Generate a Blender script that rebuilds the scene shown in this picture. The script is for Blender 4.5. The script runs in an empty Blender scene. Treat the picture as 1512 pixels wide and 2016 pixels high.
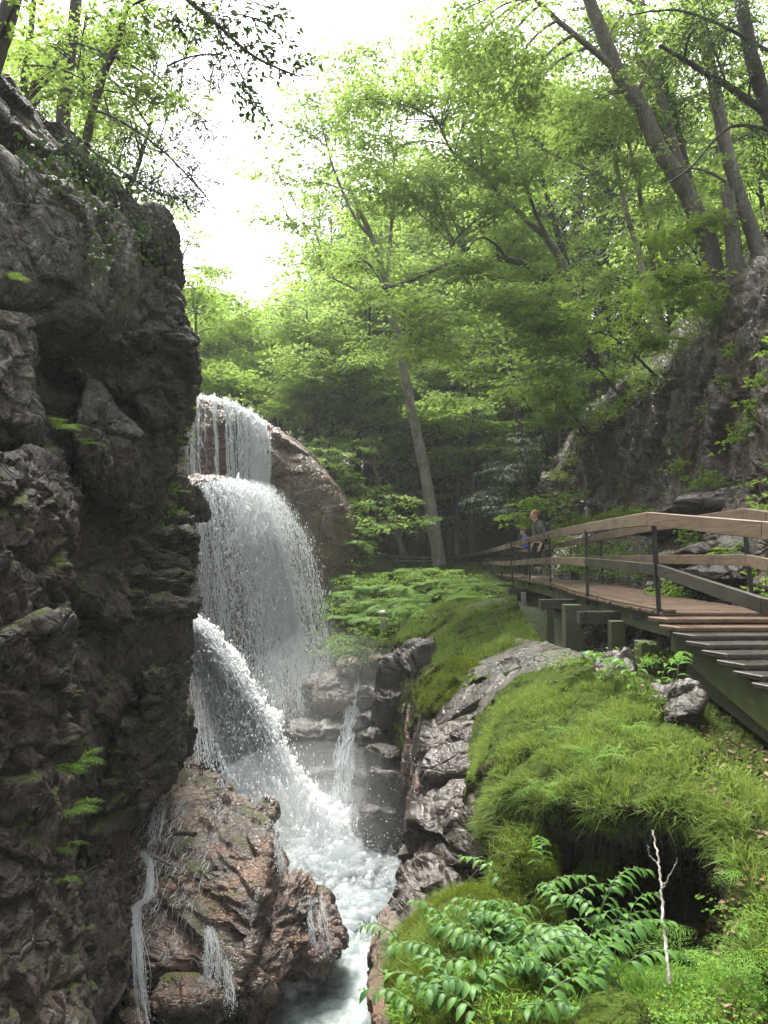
import bpy, math, random
import numpy as np
from mathutils import Vector, Matrix

# ------------------------------------------------------------------ camera, sky, sun, exposure
S = bpy.context.scene
COL = S.collection
PITCH = math.radians(3.6)
FOC = 1456.0
cam_d = bpy.data.cameras.new('camera')
cam_d.sensor_fit = 'VERTICAL'; cam_d.sensor_height = 36.0
cam_d.lens = 36.0 * FOC / 2016.0
cam_d.clip_start = 0.05; cam_d.clip_end = 2000
cam = bpy.data.objects.new('camera', cam_d); COL.objects.link(cam)
cam.location = (0, 0, 0); cam.rotation_euler = (math.radians(90) + PITCH, 0, 0)
S.camera = cam

HAZE = 0.0009
SUN_EL, SUN_AZ = math.radians(64), math.radians(-20)     # azimuth from +Y (ahead of the camera) towards -X (left)
W = bpy.data.worlds.new('World'); S.world = W; W.use_nodes = True
nt = W.node_tree; nt.nodes.clear()
wo = nt.nodes.new('ShaderNodeOutputWorld'); bg = nt.nodes.new('ShaderNodeBackground')
sky = nt.nodes.new('ShaderNodeTexSky'); sky.sky_type = 'NISHITA'; sky.sun_disc = False
sky.sun_elevation = SUN_EL; sky.sun_rotation = SUN_AZ; sky.air_density = 1.0; sky.dust_density = 6.0; sky.ozone_density = 1.0
hs = nt.nodes.new('ShaderNodeHueSaturation'); hs.inputs['Saturation'].default_value = 0.12
nt.links.new(sky.outputs[0], hs.inputs['Color']); nt.links.new(hs.outputs[0], bg.inputs[0])
bg.inputs[1].default_value = 0.15
nt.links.new(bg.outputs[0], wo.inputs[0])
sd = bpy.data.lights.new('sun', 'SUN'); sd.energy = 2.5; sd.angle = math.radians(22); sd.color = (1.0, 0.96, 0.88)
so = bpy.data.objects.new('sun', sd); COL.objects.link(so)
sdir = Vector((math.sin(SUN_AZ) * math.cos(SUN_EL), math.cos(SUN_AZ) * math.cos(SUN_EL), math.sin(SUN_EL)))
so.rotation_euler = sdir.to_track_quat('Z', 'Y').to_euler()
S.view_settings.view_transform = 'Standard'; S.view_settings.look = 'None'
S.view_settings.exposure = 2.0; S.view_settings.gamma = 1.0
S.cycles.max_bounces = 7; S.cycles.diffuse_bounces = 3; S.cycles.glossy_bounces = 2
S.cycles.transmission_bounces = 4; S.cycles.transparent_max_bounces = 12; S.cycles.volume_bounces = 1
S.cycles.caustics_reflective = False; S.cycles.caustics_refractive = False
S.cycles.use_adaptive_sampling = True; S.cycles.adaptive_threshold = 0.02

# ------------------------------------------------------------------ geometry helpers
cp, sp_ = math.cos(PITCH), math.sin(PITCH)
def P(px, py, d):
    """a point on the sight line of a photo pixel, d metres ahead"""
    u = (np.asarray(px, float) - 756) / FOC; v = (1008 - np.asarray(py, float)) / FOC
    fy = cp - v * sp_; fz = sp_ + v * cp
    d = np.asarray(d, float)
    return np.stack([u / fy * d, np.broadcast_to(d, u.shape) * 1.0 if u.shape else d, fz / fy * d], -1)

def U32(x): return x.astype(np.int64) & 0xffffffff
def hsh(ix, iy, iz, s):
    h = (U32(ix) * 374761393 + U32(iy) * 668265263 + U32(iz) * 2147483647 % 4294967291 + s * 974711) & 0xffffffff
    h = ((h ^ (h >> 13)) * 1274126177) & 0xffffffff
    h = ((h ^ (h >> 15)) * 2246822519) & 0xffffffff
    h = h ^ (h >> 16)
    return (h & 0xffffff) / float(0x1000000)
def vnoise(p, s=0):
    i = np.floor(p).astype(np.int64); f = p - i; f = f * f * f * (f * (f * 6 - 15) + 10)
    r = 0
    for a in (0, 1):
        for b in (0, 1):
            for c in (0, 1):
                w = (f[:, 0] if a else 1 - f[:, 0]) * (f[:, 1] if b else 1 - f[:, 1]) * (f[:, 2] if c else 1 - f[:, 2])
                r = r + w * hsh(i[:, 0] + a, i[:, 1] + b, i[:, 2] + c, s)
    return r * 2 - 1
def fbm(p, o=4, s=0):
    r = 0; a = 1.0; t = 0
    for k in range(o):
        r = r + a * vnoise(p * 2.03 ** k + 17.3 * k, s + k); t += a; a *= 0.5
    return r / t
def voro(p, s=0):
    i = np.floor(p).astype(np.int64)
    f1 = np.full(len(p), 9.0); f2 = np.full(len(p), 9.0); dl = np.zeros_like(p); rn = np.zeros_like(p)
    for a in (-1, 0, 1):
        for b in (-1, 0, 1):
            for c in (-1, 0, 1):
                x, y, z = i[:, 0] + a, i[:, 1] + b, i[:, 2] + c
                q = np.stack([x + hsh(x, y, z, s + 1), y + hsh(x, y, z, s + 2), z + hsh(x, y, z, s + 3)], -1)
                e = p - q; dd = (e * e).sum(1) ** .5
                m = dd < f1
                f2 = np.where(m, f1, np.minimum(f2, dd)); f1 = np.where(m, dd, f1)
                dl[m] = e[m]
                if m.any(): rn[m] = np.stack([hsh(x[m], y[m], z[m], s + 4), hsh(x[m], y[m], z[m], s + 5), hsh(x[m], y[m], z[m], s + 6)], -1)
    return f1, f2, dl, rn
def rotm(ax, ay, az):
    return np.array(Matrix.Rotation(ax, 3, 'X') @ Matrix.Rotation(ay, 3, 'Y') @ Matrix.Rotation(az, 3, 'Z'))
def rockd(p, scale=1.0, s=0, stretch=(1, 1, 1), rot=(0.15, 0.25, 0.3), crack=0.3, facet=1.5, small=0.45):
    q = (p @ rotm(*rot).T) * np.array(stretch) / scale
    q = q + 0.06 * np.stack([vnoise(q * 1.3, s + 31), vnoise(q * 1.3, s + 32), vnoise(q * 1.3, s + 33)], -1)
    r = 0
    for k, (sc, am) in enumerate(((1.0, 1.0), (2.7, small), (6.5, small * .4))):
        f1, f2, dl, rn = voro(q * sc, s + 11 * k)
        h = (rn[:, 0] - .5) * .9 + ((rn - .5) * dl).sum(1) * facet
        e = np.clip((f2 - f1) / .07, 0, 1)
        h = h - crack * (1 - e * e * (3 - 2 * e))
        r = r + h * am
    return r + .08 * fbm(q * 4, 4, s + 50)

def mesh_from(name, V, F, smooth=True, attrs=None, uv=None):
    """V (n,3); F (m,k) one face size"""
    me = bpy.data.meshes.new(name)
    V = np.ascontiguousarray(V, dtype=np.float32); F = np.ascontiguousarray(F, dtype=np.int32)
    me.vertices.add(len(V)); me.vertices.foreach_set('co', V.ravel())
    k = F.shape[1]
    me.loops.add(F.size); me.loops.foreach_set('vertex_index', F.ravel())
    me.polygons.add(len(F)); me.polygons.foreach_set('loop_start', np.arange(0, F.size, k, dtype=np.int32))
    me.polygons.foreach_set('use_smooth', np.full(len(F), bool(smooth)))
    for an, av in (attrs or {}).items():
        a = me.attributes.new(an, 'FLOAT', 'POINT'); a.data.foreach_set('value', np.ascontiguousarray(av, dtype=np.float32))
    if uv is not None:
        l = me.uv_layers.new(name='UVMap'); l.data.foreach_set('uv', np.ascontiguousarray(uv[F.ravel()], dtype=np.float32).ravel())
    me.update(calc_edges=True)
    return me
def link(name, me, mat=None, parent=None):
    o = bpy.data.objects.new(name, me); COL.objects.link(o)
    if mat is not None and me is not None and not me.materials: me.materials.append(mat)
    if parent is not None: o.parent = parent
    return o
def tag(o, label=None, cat=None, group=None, kind=None):
    if label: o['label'] = label
    if cat: o['category'] = cat
    if group: o['group'] = group
    if kind: o['kind'] = kind
    return o
def empty(name, loc=(0, 0, 0), rz=0.0):
    o = bpy.data.objects.new(name, None); COL.objects.link(o); o.location = tuple(float(c) for c in loc)
    o.rotation_euler = (0, 0, rz); o.empty_display_size = .2
    return o
def copy_tree(root, loc, rz, sc=1.0, name=None):
    r = root.copy(); COL.objects.link(r); r.location = tuple(float(c) for c in loc); r.rotation_euler = (0, 0, rz); r.scale = (sc, sc, sc)
    for ch in list(root.children):
        c = ch.copy(); COL.objects.link(c); c.parent = r
        for g in list(ch.children):
            e = g.copy(); COL.objects.link(e); e.parent = c
    return r

def merge(parts):
    """join (V,F) lists with the same face size"""
    Vs, Fs, o = [], [], 0
    for V, F in parts:
        Vs.append(V); Fs.append(np.asarray(F) + o); o += len(V)
    return np.concatenate(Vs), np.concatenate(Fs)
def grid_faces(nr, nc, wrap=False):
    r = np.arange(nr - 1)[:, None]; c = np.arange(nc if wrap else nc - 1)[None, :]
    c2 = (c + 1) % nc
    a = r * nc + c; b = r * nc + c2; d = (r + 1) * nc + c; e = (r + 1) * nc + c2
    return np.stack([a, d, e, b], -1).reshape(-1, 4)
def grid_normals(G, wrap=False):
    if wrap: du = np.roll(G, -1, 1) - np.roll(G, 1, 1)
    else: du = np.gradient(G, axis=1)
    dv = np.gradient(G, axis=0)
    n = np.cross(dv, du); return n / (np.linalg.norm(n, axis=-1, keepdims=True) + 1e-9)
def cr(ctrl, n, closed=False):
    """Catmull-Rom along axis 0"""
    C = np.asarray(ctrl, float); m = len(C)
    t = np.linspace(0, m if closed else m - 1, n, endpoint=not closed); i = np.floor(t).astype(int)
    if not closed: i = np.minimum(i, m - 2)
    f = (t - i).reshape((-1,) + (1,) * (C.ndim - 1))
    g = (lambda k: C[k % m]) if closed else (lambda k: C[np.clip(k, 0, m - 1)])
    p0, p1, p2, p3 = g(i - 1), g(i), g(i + 1), g(i + 2)
    return .5 * (2 * p1 + (p2 - p0) * f + (2 * p0 - 5 * p1 + 4 * p2 - p3) * f ** 2 + (3 * p1 - p0 - 3 * p2 + p3) * f ** 3)
def sheet_grid(rows, nr, nc):
    R = np.array([[P(*c) for c in r] for r in rows])            # (R,C,3)
    R = cr(R, nr); R = np.swapaxes(cr(np.swapaxes(R, 0, 1), nc), 0, 1)
    return R
def rock_sheet(rows, nr, nc, amp=.3, flip=False, **kw):
    G = sheet_grid(rows, nr, nc); n = grid_normals(G)
    if flip: n = -n
    V = G.reshape(-1, 3); N = n.reshape(-1, 3)
    N = N * np.sign((-(V * N)).sum(1, keepdims=True) + 1e-6)       # face the viewer's side
    V = V + N * (rockd(V, **kw) * amp)[:, None]
    return V, grid_faces(nr, nc)
def norm_(a): return a / (np.linalg.norm(a, axis=-1, keepdims=True) + 1e-9)
def rock_blob(outline, T=.6, Tb=None, e=.6, amp=.12, nth=150, nph=70, pole=None, fwd=(0, -1, .15), **kw):
    """a closed rock whose outline runs through photo pixels (px,py,depth), T thick to the front, Tb to the back"""
    O = cr(np.array([P(*c) for c in outline]), nth, closed=True)
    C = O.mean(0) if pole is None else P(*pole)
    Tb = T if Tb is None else Tb
    f = np.array(fwd, float); f /= np.linalg.norm(f)
    Rm = np.linalg.norm(O - C, axis=1).mean()
    ph = np.r_[np.geomspace(1e-7, .4, 1500), np.linspace(.401, math.pi - .401, 3000), math.pi - np.geomspace(.4, 1e-7, 1500)]
    s = np.sin(ph) ** e; c = np.sign(np.cos(ph)) * np.abs(np.cos(ph)) ** e; s[0] = s[-1] = 0
    al = np.r_[0, np.cumsum(np.hypot(np.diff(s * Rm), np.diff(np.where(c > 0, c * T, c * Tb))))]
    q_ = np.linspace(0, al[-1], nph); s = np.interp(q_, al, s); c = np.interp(q_, al, c)
    G = C + (O - C)[None] * s[:, None, None] + f * (np.where(c > 0, c * T, c * Tb))[:, None, None]
    n = grid_normals(G, True)
    out = np.sign(((G - C) * n).sum(-1).mean() + 1e-9); n = n * out; n[0] = f; n[-1] = -f
    n[1] = norm_(n[1] + 2 * f); n[-2] = norm_(n[-2] - 2 * f)
    V = G.reshape(-1, 3); N = n.reshape(-1, 3)
    V = V + N * (rockd(V, **kw) * amp)[:, None]
    F = grid_faces(nph, nth, True)
    return V, F
def rock_xyz(c, r, amp=.1, n=40, squash=1, e=.75, rz=0, **kw):
    th = np.linspace(0, 2 * math.pi, n, endpoint=False); ph = np.linspace(0, math.pi, n // 2 + 2)
    pw = lambda x: np.sign(x) * (np.abs(x) * (np.abs(x) > 1e-6)) ** e
    x = pw(np.sin(ph))[:, None] * pw(np.cos(th))[None]; y = pw(np.sin(ph))[:, None] * pw(np.sin(th))[None]; z = pw(np.cos(ph))[:, None] * np.ones_like(th)[None]
    D = np.stack([x * r[0], y * r[1], z * r[2]], -1).reshape(-1, 3)
    D = D @ rotm(0, 0, rz)
    V = D + np.array(c); N = D / np.linalg.norm(D, axis=1, keepdims=True)
    V = V + N * (rockd(V, **kw) * amp)[:, None]
    return V, grid_faces(n // 2 + 2, n, True)

def tube(pts, rad, k=6, cap=True):
    """one tube as quads"""
    p = np.asarray(pts, float); r = np.broadcast_to(np.asarray(rad, float), (len(p),))
    t = np.gradient(p, axis=0); t /= np.linalg.norm(t, axis=1, keepdims=True) + 1e-9
    a = np.array([0, 0, 1.0]) if abs(t[0, 2]) < .85 else np.array([0, 1.0, 0])
    s = np.cross(t, a); s /= np.linalg.norm(s, axis=1, keepdims=True) + 1e-9
    b = np.cross(s, t)
    an = np.arange(k) * 2 * math.pi / k
    V = p[:, None] + r[:, None, None] * (np.cos(an)[None, :, None] * s[:, None] + np.sin(an)[None, :, None] * b[:, None])
    return V.reshape(-1, 3), grid_faces(len(p), k, True)
def box(c, h, R=None):
    """8-corner box, centre c, half sizes h, optional 3x3 rotation (columns = axes)"""
    s = np.array([[-1, -1, -1], [1, -1, -1], [1, 1, -1], [-1, 1, -1], [-1, -1, 1], [1, -1, 1], [1, 1, 1], [-1, 1, 1]], float) * np.array(h)
    if R is not None: s = s @ np.asarray(R).T
    F = np.array([[0, 3, 2, 1], [4, 5, 6, 7], [0, 1, 5, 4], [1, 2, 6, 5], [2, 3, 7, 6], [3, 0, 4, 7]])
    return s + np.array(c, float), F
def beam(a, b, w, h, up=(0, 0, 1)):
    """rectangular beam from a to b: w sideways, h along up"""
    a = np.array(a, float); b = np.array(b, float); t = b - a; L = np.linalg.norm(t); t /= L
    s = np.cross(t, np.array(up, float)); s /= np.linalg.norm(s); u = np.cross(s, t)
    return box((a + b) / 2, (L / 2, w / 2, h / 2), np.stack([t, s, u], 1))

# ------------------------------------------------------------------ materials
def mat(name):
    m = bpy.data.materials.new(name); m.use_nodes = True
    n = m.node_tree; n.nodes.clear()
    return m, n
class NB:
    def __init__(s, n): s.n = n
    def add(s, t, **kw):
        x = s.n.nodes.new(t)
        for k, v in kw.items():
            if k.startswith('i_'): x.inputs[k[2:].replace('_', ' ')].default_value = v
            else: setattr(x, k, v)
        return x
    def l(s, a, b): s.n.links.new(a, b)
    def noise(s, vec, scale, detail=5, rough=.55, dist=0):
        x = s.add('ShaderNodeTexNoise'); x.inputs['Scale'].default_value = scale; x.inputs['Detail'].default_value = detail
        x.inputs['Roughness'].default_value = rough; x.inputs['Distortion'].default_value = dist
        s.l(vec, x.inputs['Vector']); return x.outputs['Fac']
    def ramp(s, fac, stops):
        x = s.add('ShaderNodeValToRGB'); e = x.color_ramp.elements
        while len(e) < len(stops): e.new(.5)
        for k, (p, c) in enumerate(stops):
            e[k].position = p; e[k].color = tuple(c) + (1,) if len(c) == 3 else c
        s.l(fac, x.inputs[0]); return x.outputs[0]
    def mix(s, f, a, b):
        x = s.add('ShaderNodeMix', data_type='RGBA')
        for v, i in ((f, 0), (a, 6), (b, 7)):
            if hasattr(v, 'links'): s.l(v, x.inputs[i])
            else: x.inputs[i].default_value = (v if i == 0 else (tuple(v) + (1,) if len(v) == 3 else v))
        return x.outputs[2]
    def math(s, op, a, b=0.0, clamp=False):
        x = s.add('ShaderNodeMath', operation=op, use_clamp=clamp)
        for v, i in ((a, 0), (b, 1)):
            if hasattr(v, 'links'): s.l(v, x.inputs[i])
            else: x.inputs[i].default_value = v
        return x.outputs[0]
    def rng(s, v, a, b, c=0.0, d=1.0):
        x = s.add('ShaderNodeMapRange', clamp=True); s.l(v, x.inputs[0])
        for k, q in zip((1, 2, 3, 4), (a, b, c, d)): x.inputs[k].default_value = q
        return x.outputs[0]

def rock_mat(name, dark, mid, pale, moss=.3, mosscol=(.055, .075, .012), lichen=.25, rough=(.35, .8), rust=0.0, rustcol=(.30, .13, .05), scale=1.0, bump=.6, stretch=(1, 1, 1), spec=.5):
    m, n = mat(name); b = NB(n)
    geo = b.add('ShaderNodeNewGeometry'); pos = geo.outputs['Position']
    mp = b.add('ShaderNodeMapping'); mp.inputs['Scale'].default_value = tuple(scale * q for q in stretch); mp.inputs['Rotation'].default_value = (.2, .35, .1)
    b.l(pos, mp.inputs[0]); v = mp.outputs[0]
    n1 = b.noise(v, 1.1, 8, .62, .4); n2 = b.noise(v, 6, 8, .65); n3 = b.noise(v, 38, 6, .7)
    col = b.ramp(n1, [(.32, dark), (.5, mid), (.68, pale)])
    col = b.mix(b.rng(n2, .35, .7, .0, .75), col, b.ramp(n3, [(.3, dark), (.7, pale)]))
    if rust:
        rn = b.noise(v, .9, 6, .7, 1.0)
        col = b.mix(b.math('MULTIPLY', b.rng(rn, .5 - rust * .25, .62), .85), col, b.mix(n3, rustcol, tuple(c * .35 for c in rustcol)))
    if lichen:
        ln = b.noise(v, 9, 3, .8, .3); lf = b.math('MULTIPLY', b.rng(ln, .60, .66), b.rng(b.noise(v, .8, 3), .4, .6))
        col = b.mix(b.math('MULTIPLY', lf, lichen * 2), col, (.30, .31, .27))
    sep = b.add('ShaderNodeSeparateXYZ'); b.l(geo.outputs['Normal'], sep.inputs[0])
    up = sep.outputs[2]
    mn = b.noise(v, 1.7, 7, .65, .2)
    mf = b.rng(b.math('ADD', b.math('MULTIPLY', up, .45), mn), 1.02 - moss * .55, 1.14 - moss * .55)
    mf = b.math('MULTIPLY', mf, 1.0 if moss > 0 else 0.0)
    mcol = b.mix(b.noise(v, 14, 4), tuple(c * .45 for c in mosscol), tuple(c * 1.9 for c in mosscol))
    col = b.mix(mf, col, mcol)
    cr_ = b.add('ShaderNodeTexVoronoi', feature='DISTANCE_TO_EDGE'); cr_.inputs['Scale'].default_value = 1.6
    wv = b.add('ShaderNodeVectorMath', operation='ADD'); b.l(v, wv.inputs[0])
    nn = b.add('ShaderNodeTexNoise'); nn.inputs['Scale'].default_value = 1.6; nn.inputs['Detail'].default_value = 5; b.l(v, nn.inputs['Vector'])
    sc = b.add('ShaderNodeVectorMath', operation='SCALE'); sc.inputs['Scale'].default_value = .9; b.l(nn.outputs['Color'], sc.inputs[0]); b.l(sc.outputs[0], wv.inputs[1])
    b.l(wv.outputs[0], cr_.inputs['Vector'])
    ck = b.rng(cr_.outputs['Distance'], 0, .035)
    def chips(sc, mx):
        x = b.add('ShaderNodeTexVoronoi', feature='DISTANCE_TO_EDGE'); x.inputs['Scale'].default_value = sc; x.inputs['Randomness'].default_value = 1
        w = b.add('ShaderNodeVectorMath', operation='ADD'); b.l(v, w.inputs[0]); k_ = b.add('ShaderNodeVectorMath', operation='SCALE'); k_.inputs['Scale'].default_value = 1.6 / sc; b.l(nn.outputs['Color'], k_.inputs[0]); b.l(k_.outputs[0], w.inputs[1])
        b.l(w.outputs[0], x.inputs['Vector']); return b.rng(x.outputs['Distance'], 0, mx)
    c5 = chips(3.5, .10); c14 = chips(11, .14)
    dk_ = b.math('MULTIPLY', b.math('ADD', b.math('MULTIPLY', c5, .35), .65), b.math('ADD', b.math('MULTIPLY', n3, .7), .65))  # crevice shade painted into the colour along chip edges, plus fine grain tone
    hv = b.add('ShaderNodeMix', data_type='RGBA', blend_type='MULTIPLY'); hv.inputs[0].default_value = 1; b.l(col, hv.inputs[6]); b.l(dk_, hv.inputs[7]); col = hv.outputs[2]
    ht = b.math('ADD', b.math('MULTIPLY', n2, .30), b.math('MULTIPLY', n3, .13))
    ht = b.math('ADD', ht, b.math('MULTIPLY', ck, .16)); ht = b.math('ADD', ht, b.math('MULTIPLY', c5, .10)); ht = b.math('ADD', ht, b.math('MULTIPLY', c14, .05))
    ht = b.math('ADD', ht, b.math('MULTIPLY', n1, .3))
    ht = b.math('ADD', ht, b.math('MULTIPLY', b.math('MULTIPLY', mf, b.noise(v, 60, 3)), .35))
    bp = b.add('ShaderNodeBump'); bp.inputs['Strength'].default_value = bump; bp.inputs['Distance'].default_value = .20 / scale
    b.l(ht, bp.inputs['Height'])
    pr = b.add('ShaderNodeBsdfPrincipled'); b.l(col, pr.inputs['Base Color']); b.l(bp.outputs[0], pr.inputs['Normal'])
    rg = b.rng(b.noise(v, 2.2, 6, .6), .35, .65, rough[0], rough[1])
    rg = b.math('MAXIMUM', rg, b.math('MULTIPLY', mf, .9))
    b.l(rg, pr.inputs['Roughness']); pr.inputs['Specular IOR Level'].default_value = spec
    o = b.add('ShaderNodeOutputMaterial'); b.l(pr.outputs[0], o.inputs[0])
    return m
def leaf_mat(name, c0, c1, trans=.42, rough=.6, tcol=None, spec=.22):
    m, n = mat(name); b = NB(n)
    at = b.add('ShaderNodeAttribute', attribute_name='tint')
    col = b.ramp(at.outputs['Fac'], [(0, c0), (1, c1)])
    pr = b.add('ShaderNodeBsdfPrincipled'); b.l(col, pr.inputs['Base Color']); pr.inputs['Roughness'].default_value = rough
    pr.inputs['Specular IOR Level'].default_value = spec
    tr = b.add('ShaderNodeBsdfTranslucent')
    tc = b.mix(.5, col, tcol or (.39, .51, .09)); b.l(tc, tr.inputs[0])
    mx = b.add('ShaderNodeMixShader'); mx.inputs[0].default_value = trans
    b.l(pr.outputs[0], mx.inputs[1]); b.l(tr.outputs[0], mx.inputs[2])
    o = b.add('ShaderNodeOutputMaterial'); b.l(mx.outputs[0], o.inputs[0])
    return m
def simple_mat(name, c, rough=.6, var=.25, scale=12, bump=.15, spec=.5, c2=None, stretch=(1, 1, 1), coord='Object', dist=.01):
    m, n = mat(name); b = NB(n)
    tc = b.add('ShaderNodeTexCoord'); mp = b.add('ShaderNodeMapping'); mp.inputs['Scale'].default_value = stretch; b.l(tc.outputs[coord], mp.inputs[0])
    f = b.noise(mp.outputs[0], scale, 7, .65)
    col = b.ramp(f, [(.3, tuple(q * (1 - var) for q in c)), (.7, tuple(min(1, q * (1 + var)) for q in (c2 or c)))])
    pr = b.add('ShaderNodeBsdfPrincipled'); b.l(col, pr.inputs['Base Color']); pr.inputs['Roughness'].default_value = rough
    pr.inputs['Specular IOR Level'].default_value = spec
    bp = b.add('ShaderNodeBump'); bp.inputs['Strength'].default_value = bump; bp.inputs['Distance'].default_value = dist; b.l(f, bp.inputs['Height']); b.l(bp.outputs[0], pr.inputs['Normal'])
    o = b.add('ShaderNodeOutputMaterial'); b.l(pr.outputs[0], o.inputs[0])
    return m

M = {}
M['cliff'] = rock_mat('grey_cliff_rock', (.014, .012, .010), (.044, .039, .030), (.12, .108, .086), moss=.24, lichen=.4, rough=(.5, .95), bump=.7, spec=.3)
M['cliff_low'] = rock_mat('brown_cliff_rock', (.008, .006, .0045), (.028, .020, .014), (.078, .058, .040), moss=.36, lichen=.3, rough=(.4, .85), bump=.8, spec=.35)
M['fall_rock'] = rock_mat('wet_fall_rock', (.04, .032, .028), (.14, .112, .09), (.26, .215, .17), moss=.2, mosscol=(.05, .06, .015), lichen=.08, rough=(.25, .6), rust=.35, rustcol=(.2, .09, .06), scale=.7, bump=.7)
M['pink_rock'] = rock_mat('wet_pinkish_rock', (.018, .014, .012), (.068, .052, .043), (.17, .135, .105), moss=.16, lichen=.12, rough=(.12, .42), rust=.2, rustcol=(.30, .16, .09), scale=1.0, bump=.7, spec=.6, stretch=(1, 1, 2.5))
M['ledge'] = rock_mat('wet_ledge_rock', (.012, .009, .008), (.040, .031, .025), (.105, .088, .072), moss=.05, lichen=.1, rough=(.25, .55), rust=.0, scale=.9, bump=.4, spec=.4, stretch=(1, 1, 1.8))
M['dike'] = rock_mat('brown_dike_rock', (.03, .02, .016), (.045, .033, .027), (.10, .07, .052), moss=.0, lichen=.05, rough=(.15, .5), rust=.12, rustcol=(.26, .11, .05), scale=1.2, bump=.7, spec=.6)
M['wet_cliff'] = rock_mat('wet_dark_cliff', (.010, .010, .010), (.034, .030, .025), (.09, .078, .066), moss=.14, lichen=.06, rough=(.10, .4), rust=.45, rustcol=(.13, .07, .03), scale=.9, bump=.9, spec=.7)
M['forest_floor'] = rock_mat('forest_floor', (.02, .017, .01), (.045, .036, .022), (.08, .06, .035), moss=.5, mosscol=(.035, .05, .012), lichen=0, rough=(.8, .95), bump=.6)
M['soil'] = rock_mat('mossy_soil', (.018, .014, .009), (.04, .035, .018), (.07, .06, .03), moss=.75, mosscol=(.036, .058, .007), lichen=0, rough=(.85, 1.0), bump=.7, spec=.1)
M['bark'] = rock_mat('grey_bark', (.05, .043, .036), (.11, .098, .082), (.22, .2, .17), moss=.0, lichen=.5, rough=(.8, .95), scale=5, bump=.5, stretch=(1, 1, .25))
M['bark_dark'] = rock_mat('dark_bark', (.02, .017, .014), (.05, .042, .034), (.09, .08, .065), moss=.12, lichen=.2, rough=(.8, .95), scale=5, bump=.5, stretch=(1, 1, .25))
M['bark_birch'] = rock_mat('birch_bark', (.12, .1, .085), (.34, .31, .27), (.55, .52, .46), moss=.0, lichen=.1, rough=(.6, .9), scale=5, bump=.3, stretch=(.5, .5, 2.5))
M['leaf'] = leaf_mat('maple_leaf', (.075, .165, .04), (.20, .34, .085), trans=.55)
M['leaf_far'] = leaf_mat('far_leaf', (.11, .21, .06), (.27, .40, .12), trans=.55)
M['leaf_yellow'] = leaf_mat('bright_leaf', (.10, .21, .025), (.26, .42, .05), trans=.5)
M['leaf_dark'] = leaf_mat('dark_broad_leaf', (.02, .05, .012), (.06, .11, .025), trans=.15, tcol=(.12, .2, .04))  # even dark green leaf that lets little through
M['needle'] = leaf_mat('hemlock_needle', (.012, .03, .012), (.035, .07, .025), trans=.15, tcol=(.1, .2, .04))
M['fern'] = leaf_mat('fern_green', (.06, .15, .015), (.17, .32, .04), trans=.4)
M['grass'] = leaf_mat('grass_blade', (.03, .07, .009), (.18, .26, .045), trans=.35)
M['plant'] = leaf_mat('broad_plant_leaf', (.035, .095, .022), (.10, .20, .045), trans=.35, rough=.45, spec=.22, tcol=(.25, .5, .06))
M['foam'] = None
M['moss'] = leaf_mat('moss_tuft', (.05, .07, .006), (.17, .22, .018), trans=.2, rough=.8, spec=.1)
# ------------------------------------------------------------------ the big rocks, ground, water bed
POOL_Z = -6.0
def struct(name, VF, m, smooth=True):
    V, F = merge(VF) if isinstance(VF, list) else VF
    o = link(name, mesh_from(name, V, F, smooth), m); tag(o, kind='structure'); return o

# ground: thin-plate height field through hand-set world points
gc = np.array([
 (-40, -15, 6), (-12, -12, 4), (0, -12, -3), (12, -12, -1), (40, -12, 8),
 (-12, 4, 8), (-9, 12, 9), (-9, 18, 9), (-9.5, 24, 8), (-6.2, 24, -1), (-6.8, 20, -2), (-7.2, 27, 4.0), (-22, 12, 14), (-40, 20, 22), (-40, 60, 26),
 (-1, 2, -7.5), (-1.5, 9, -7.5), (-2, 14, -7.6), (-4, 14, -7.5), (-4, 8, -7.5), (-2.5, 18, -6.5), (-.5, 17, -6), (-4, 20, -5), (-3, 23, -2),
 (.7, 6, -7.4), (.6, 9, -7.6), (.7, 12, -7.6), (.75, 15, -7.2), (1.7, 7, -4.6), (1.8, 10, -4.2), (3, 0, -4), (3, 3, -4.2), (2, 5, -4.6), (4, 5, -4.0), (3, 6.5, -4.2), (1.5, 9, -3.4), (3.2, 9, -1.9), (2.6, 12, -2.0), (1.5, 13, -3.2), (2.2, 16, -1.7), (1, 17, -2.6),
 (4.5, 14, -1.5), (3, 20, -1.5), (0, 22, -1.9), (4.6, 26, -1.4), (1, 28, -1.3), (3.5, 34, -1.0), (0, 36, -.6), (8, 32, 3.0),
 (9.5, 26, 4.0), (8.6, 20, 5.0), (8.0, 16, 5.2), (7.4, 13, 5.0), (7.2, 10, 4.6), (7.5, 6, 4.4), (8.2, 2, 4.5),
 (6.6, 26, .2), (5.9, 21, -.6), (5.6, 17, -1.2), (5.2, 13, -1.8), (4.6, 10, -2.2), (4.6, 7, -2.6), (5.6, 3, -2.6), (5.8, -2, -3),  (12, 6, 8.5), (12, 14, 8), (12, 22, 8), (14, 32, 8), (22, 15, 14), (24, 40, 14), (40, 20, 22), (45, 60, 26),
 (-6, 29, 5.2), (-3.5, 29, 4.6), (-1.8, 30, 2.2), (-9, 34, 6), (-5, 40, 6.5), (0, 46, 3.5), (8, 46, 6), (-15, 60, 12), (0, 62, 8), (15, 62, 14), (0, 110, 20), (-40, 110, 32), (40, 110, 34)], float)
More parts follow.
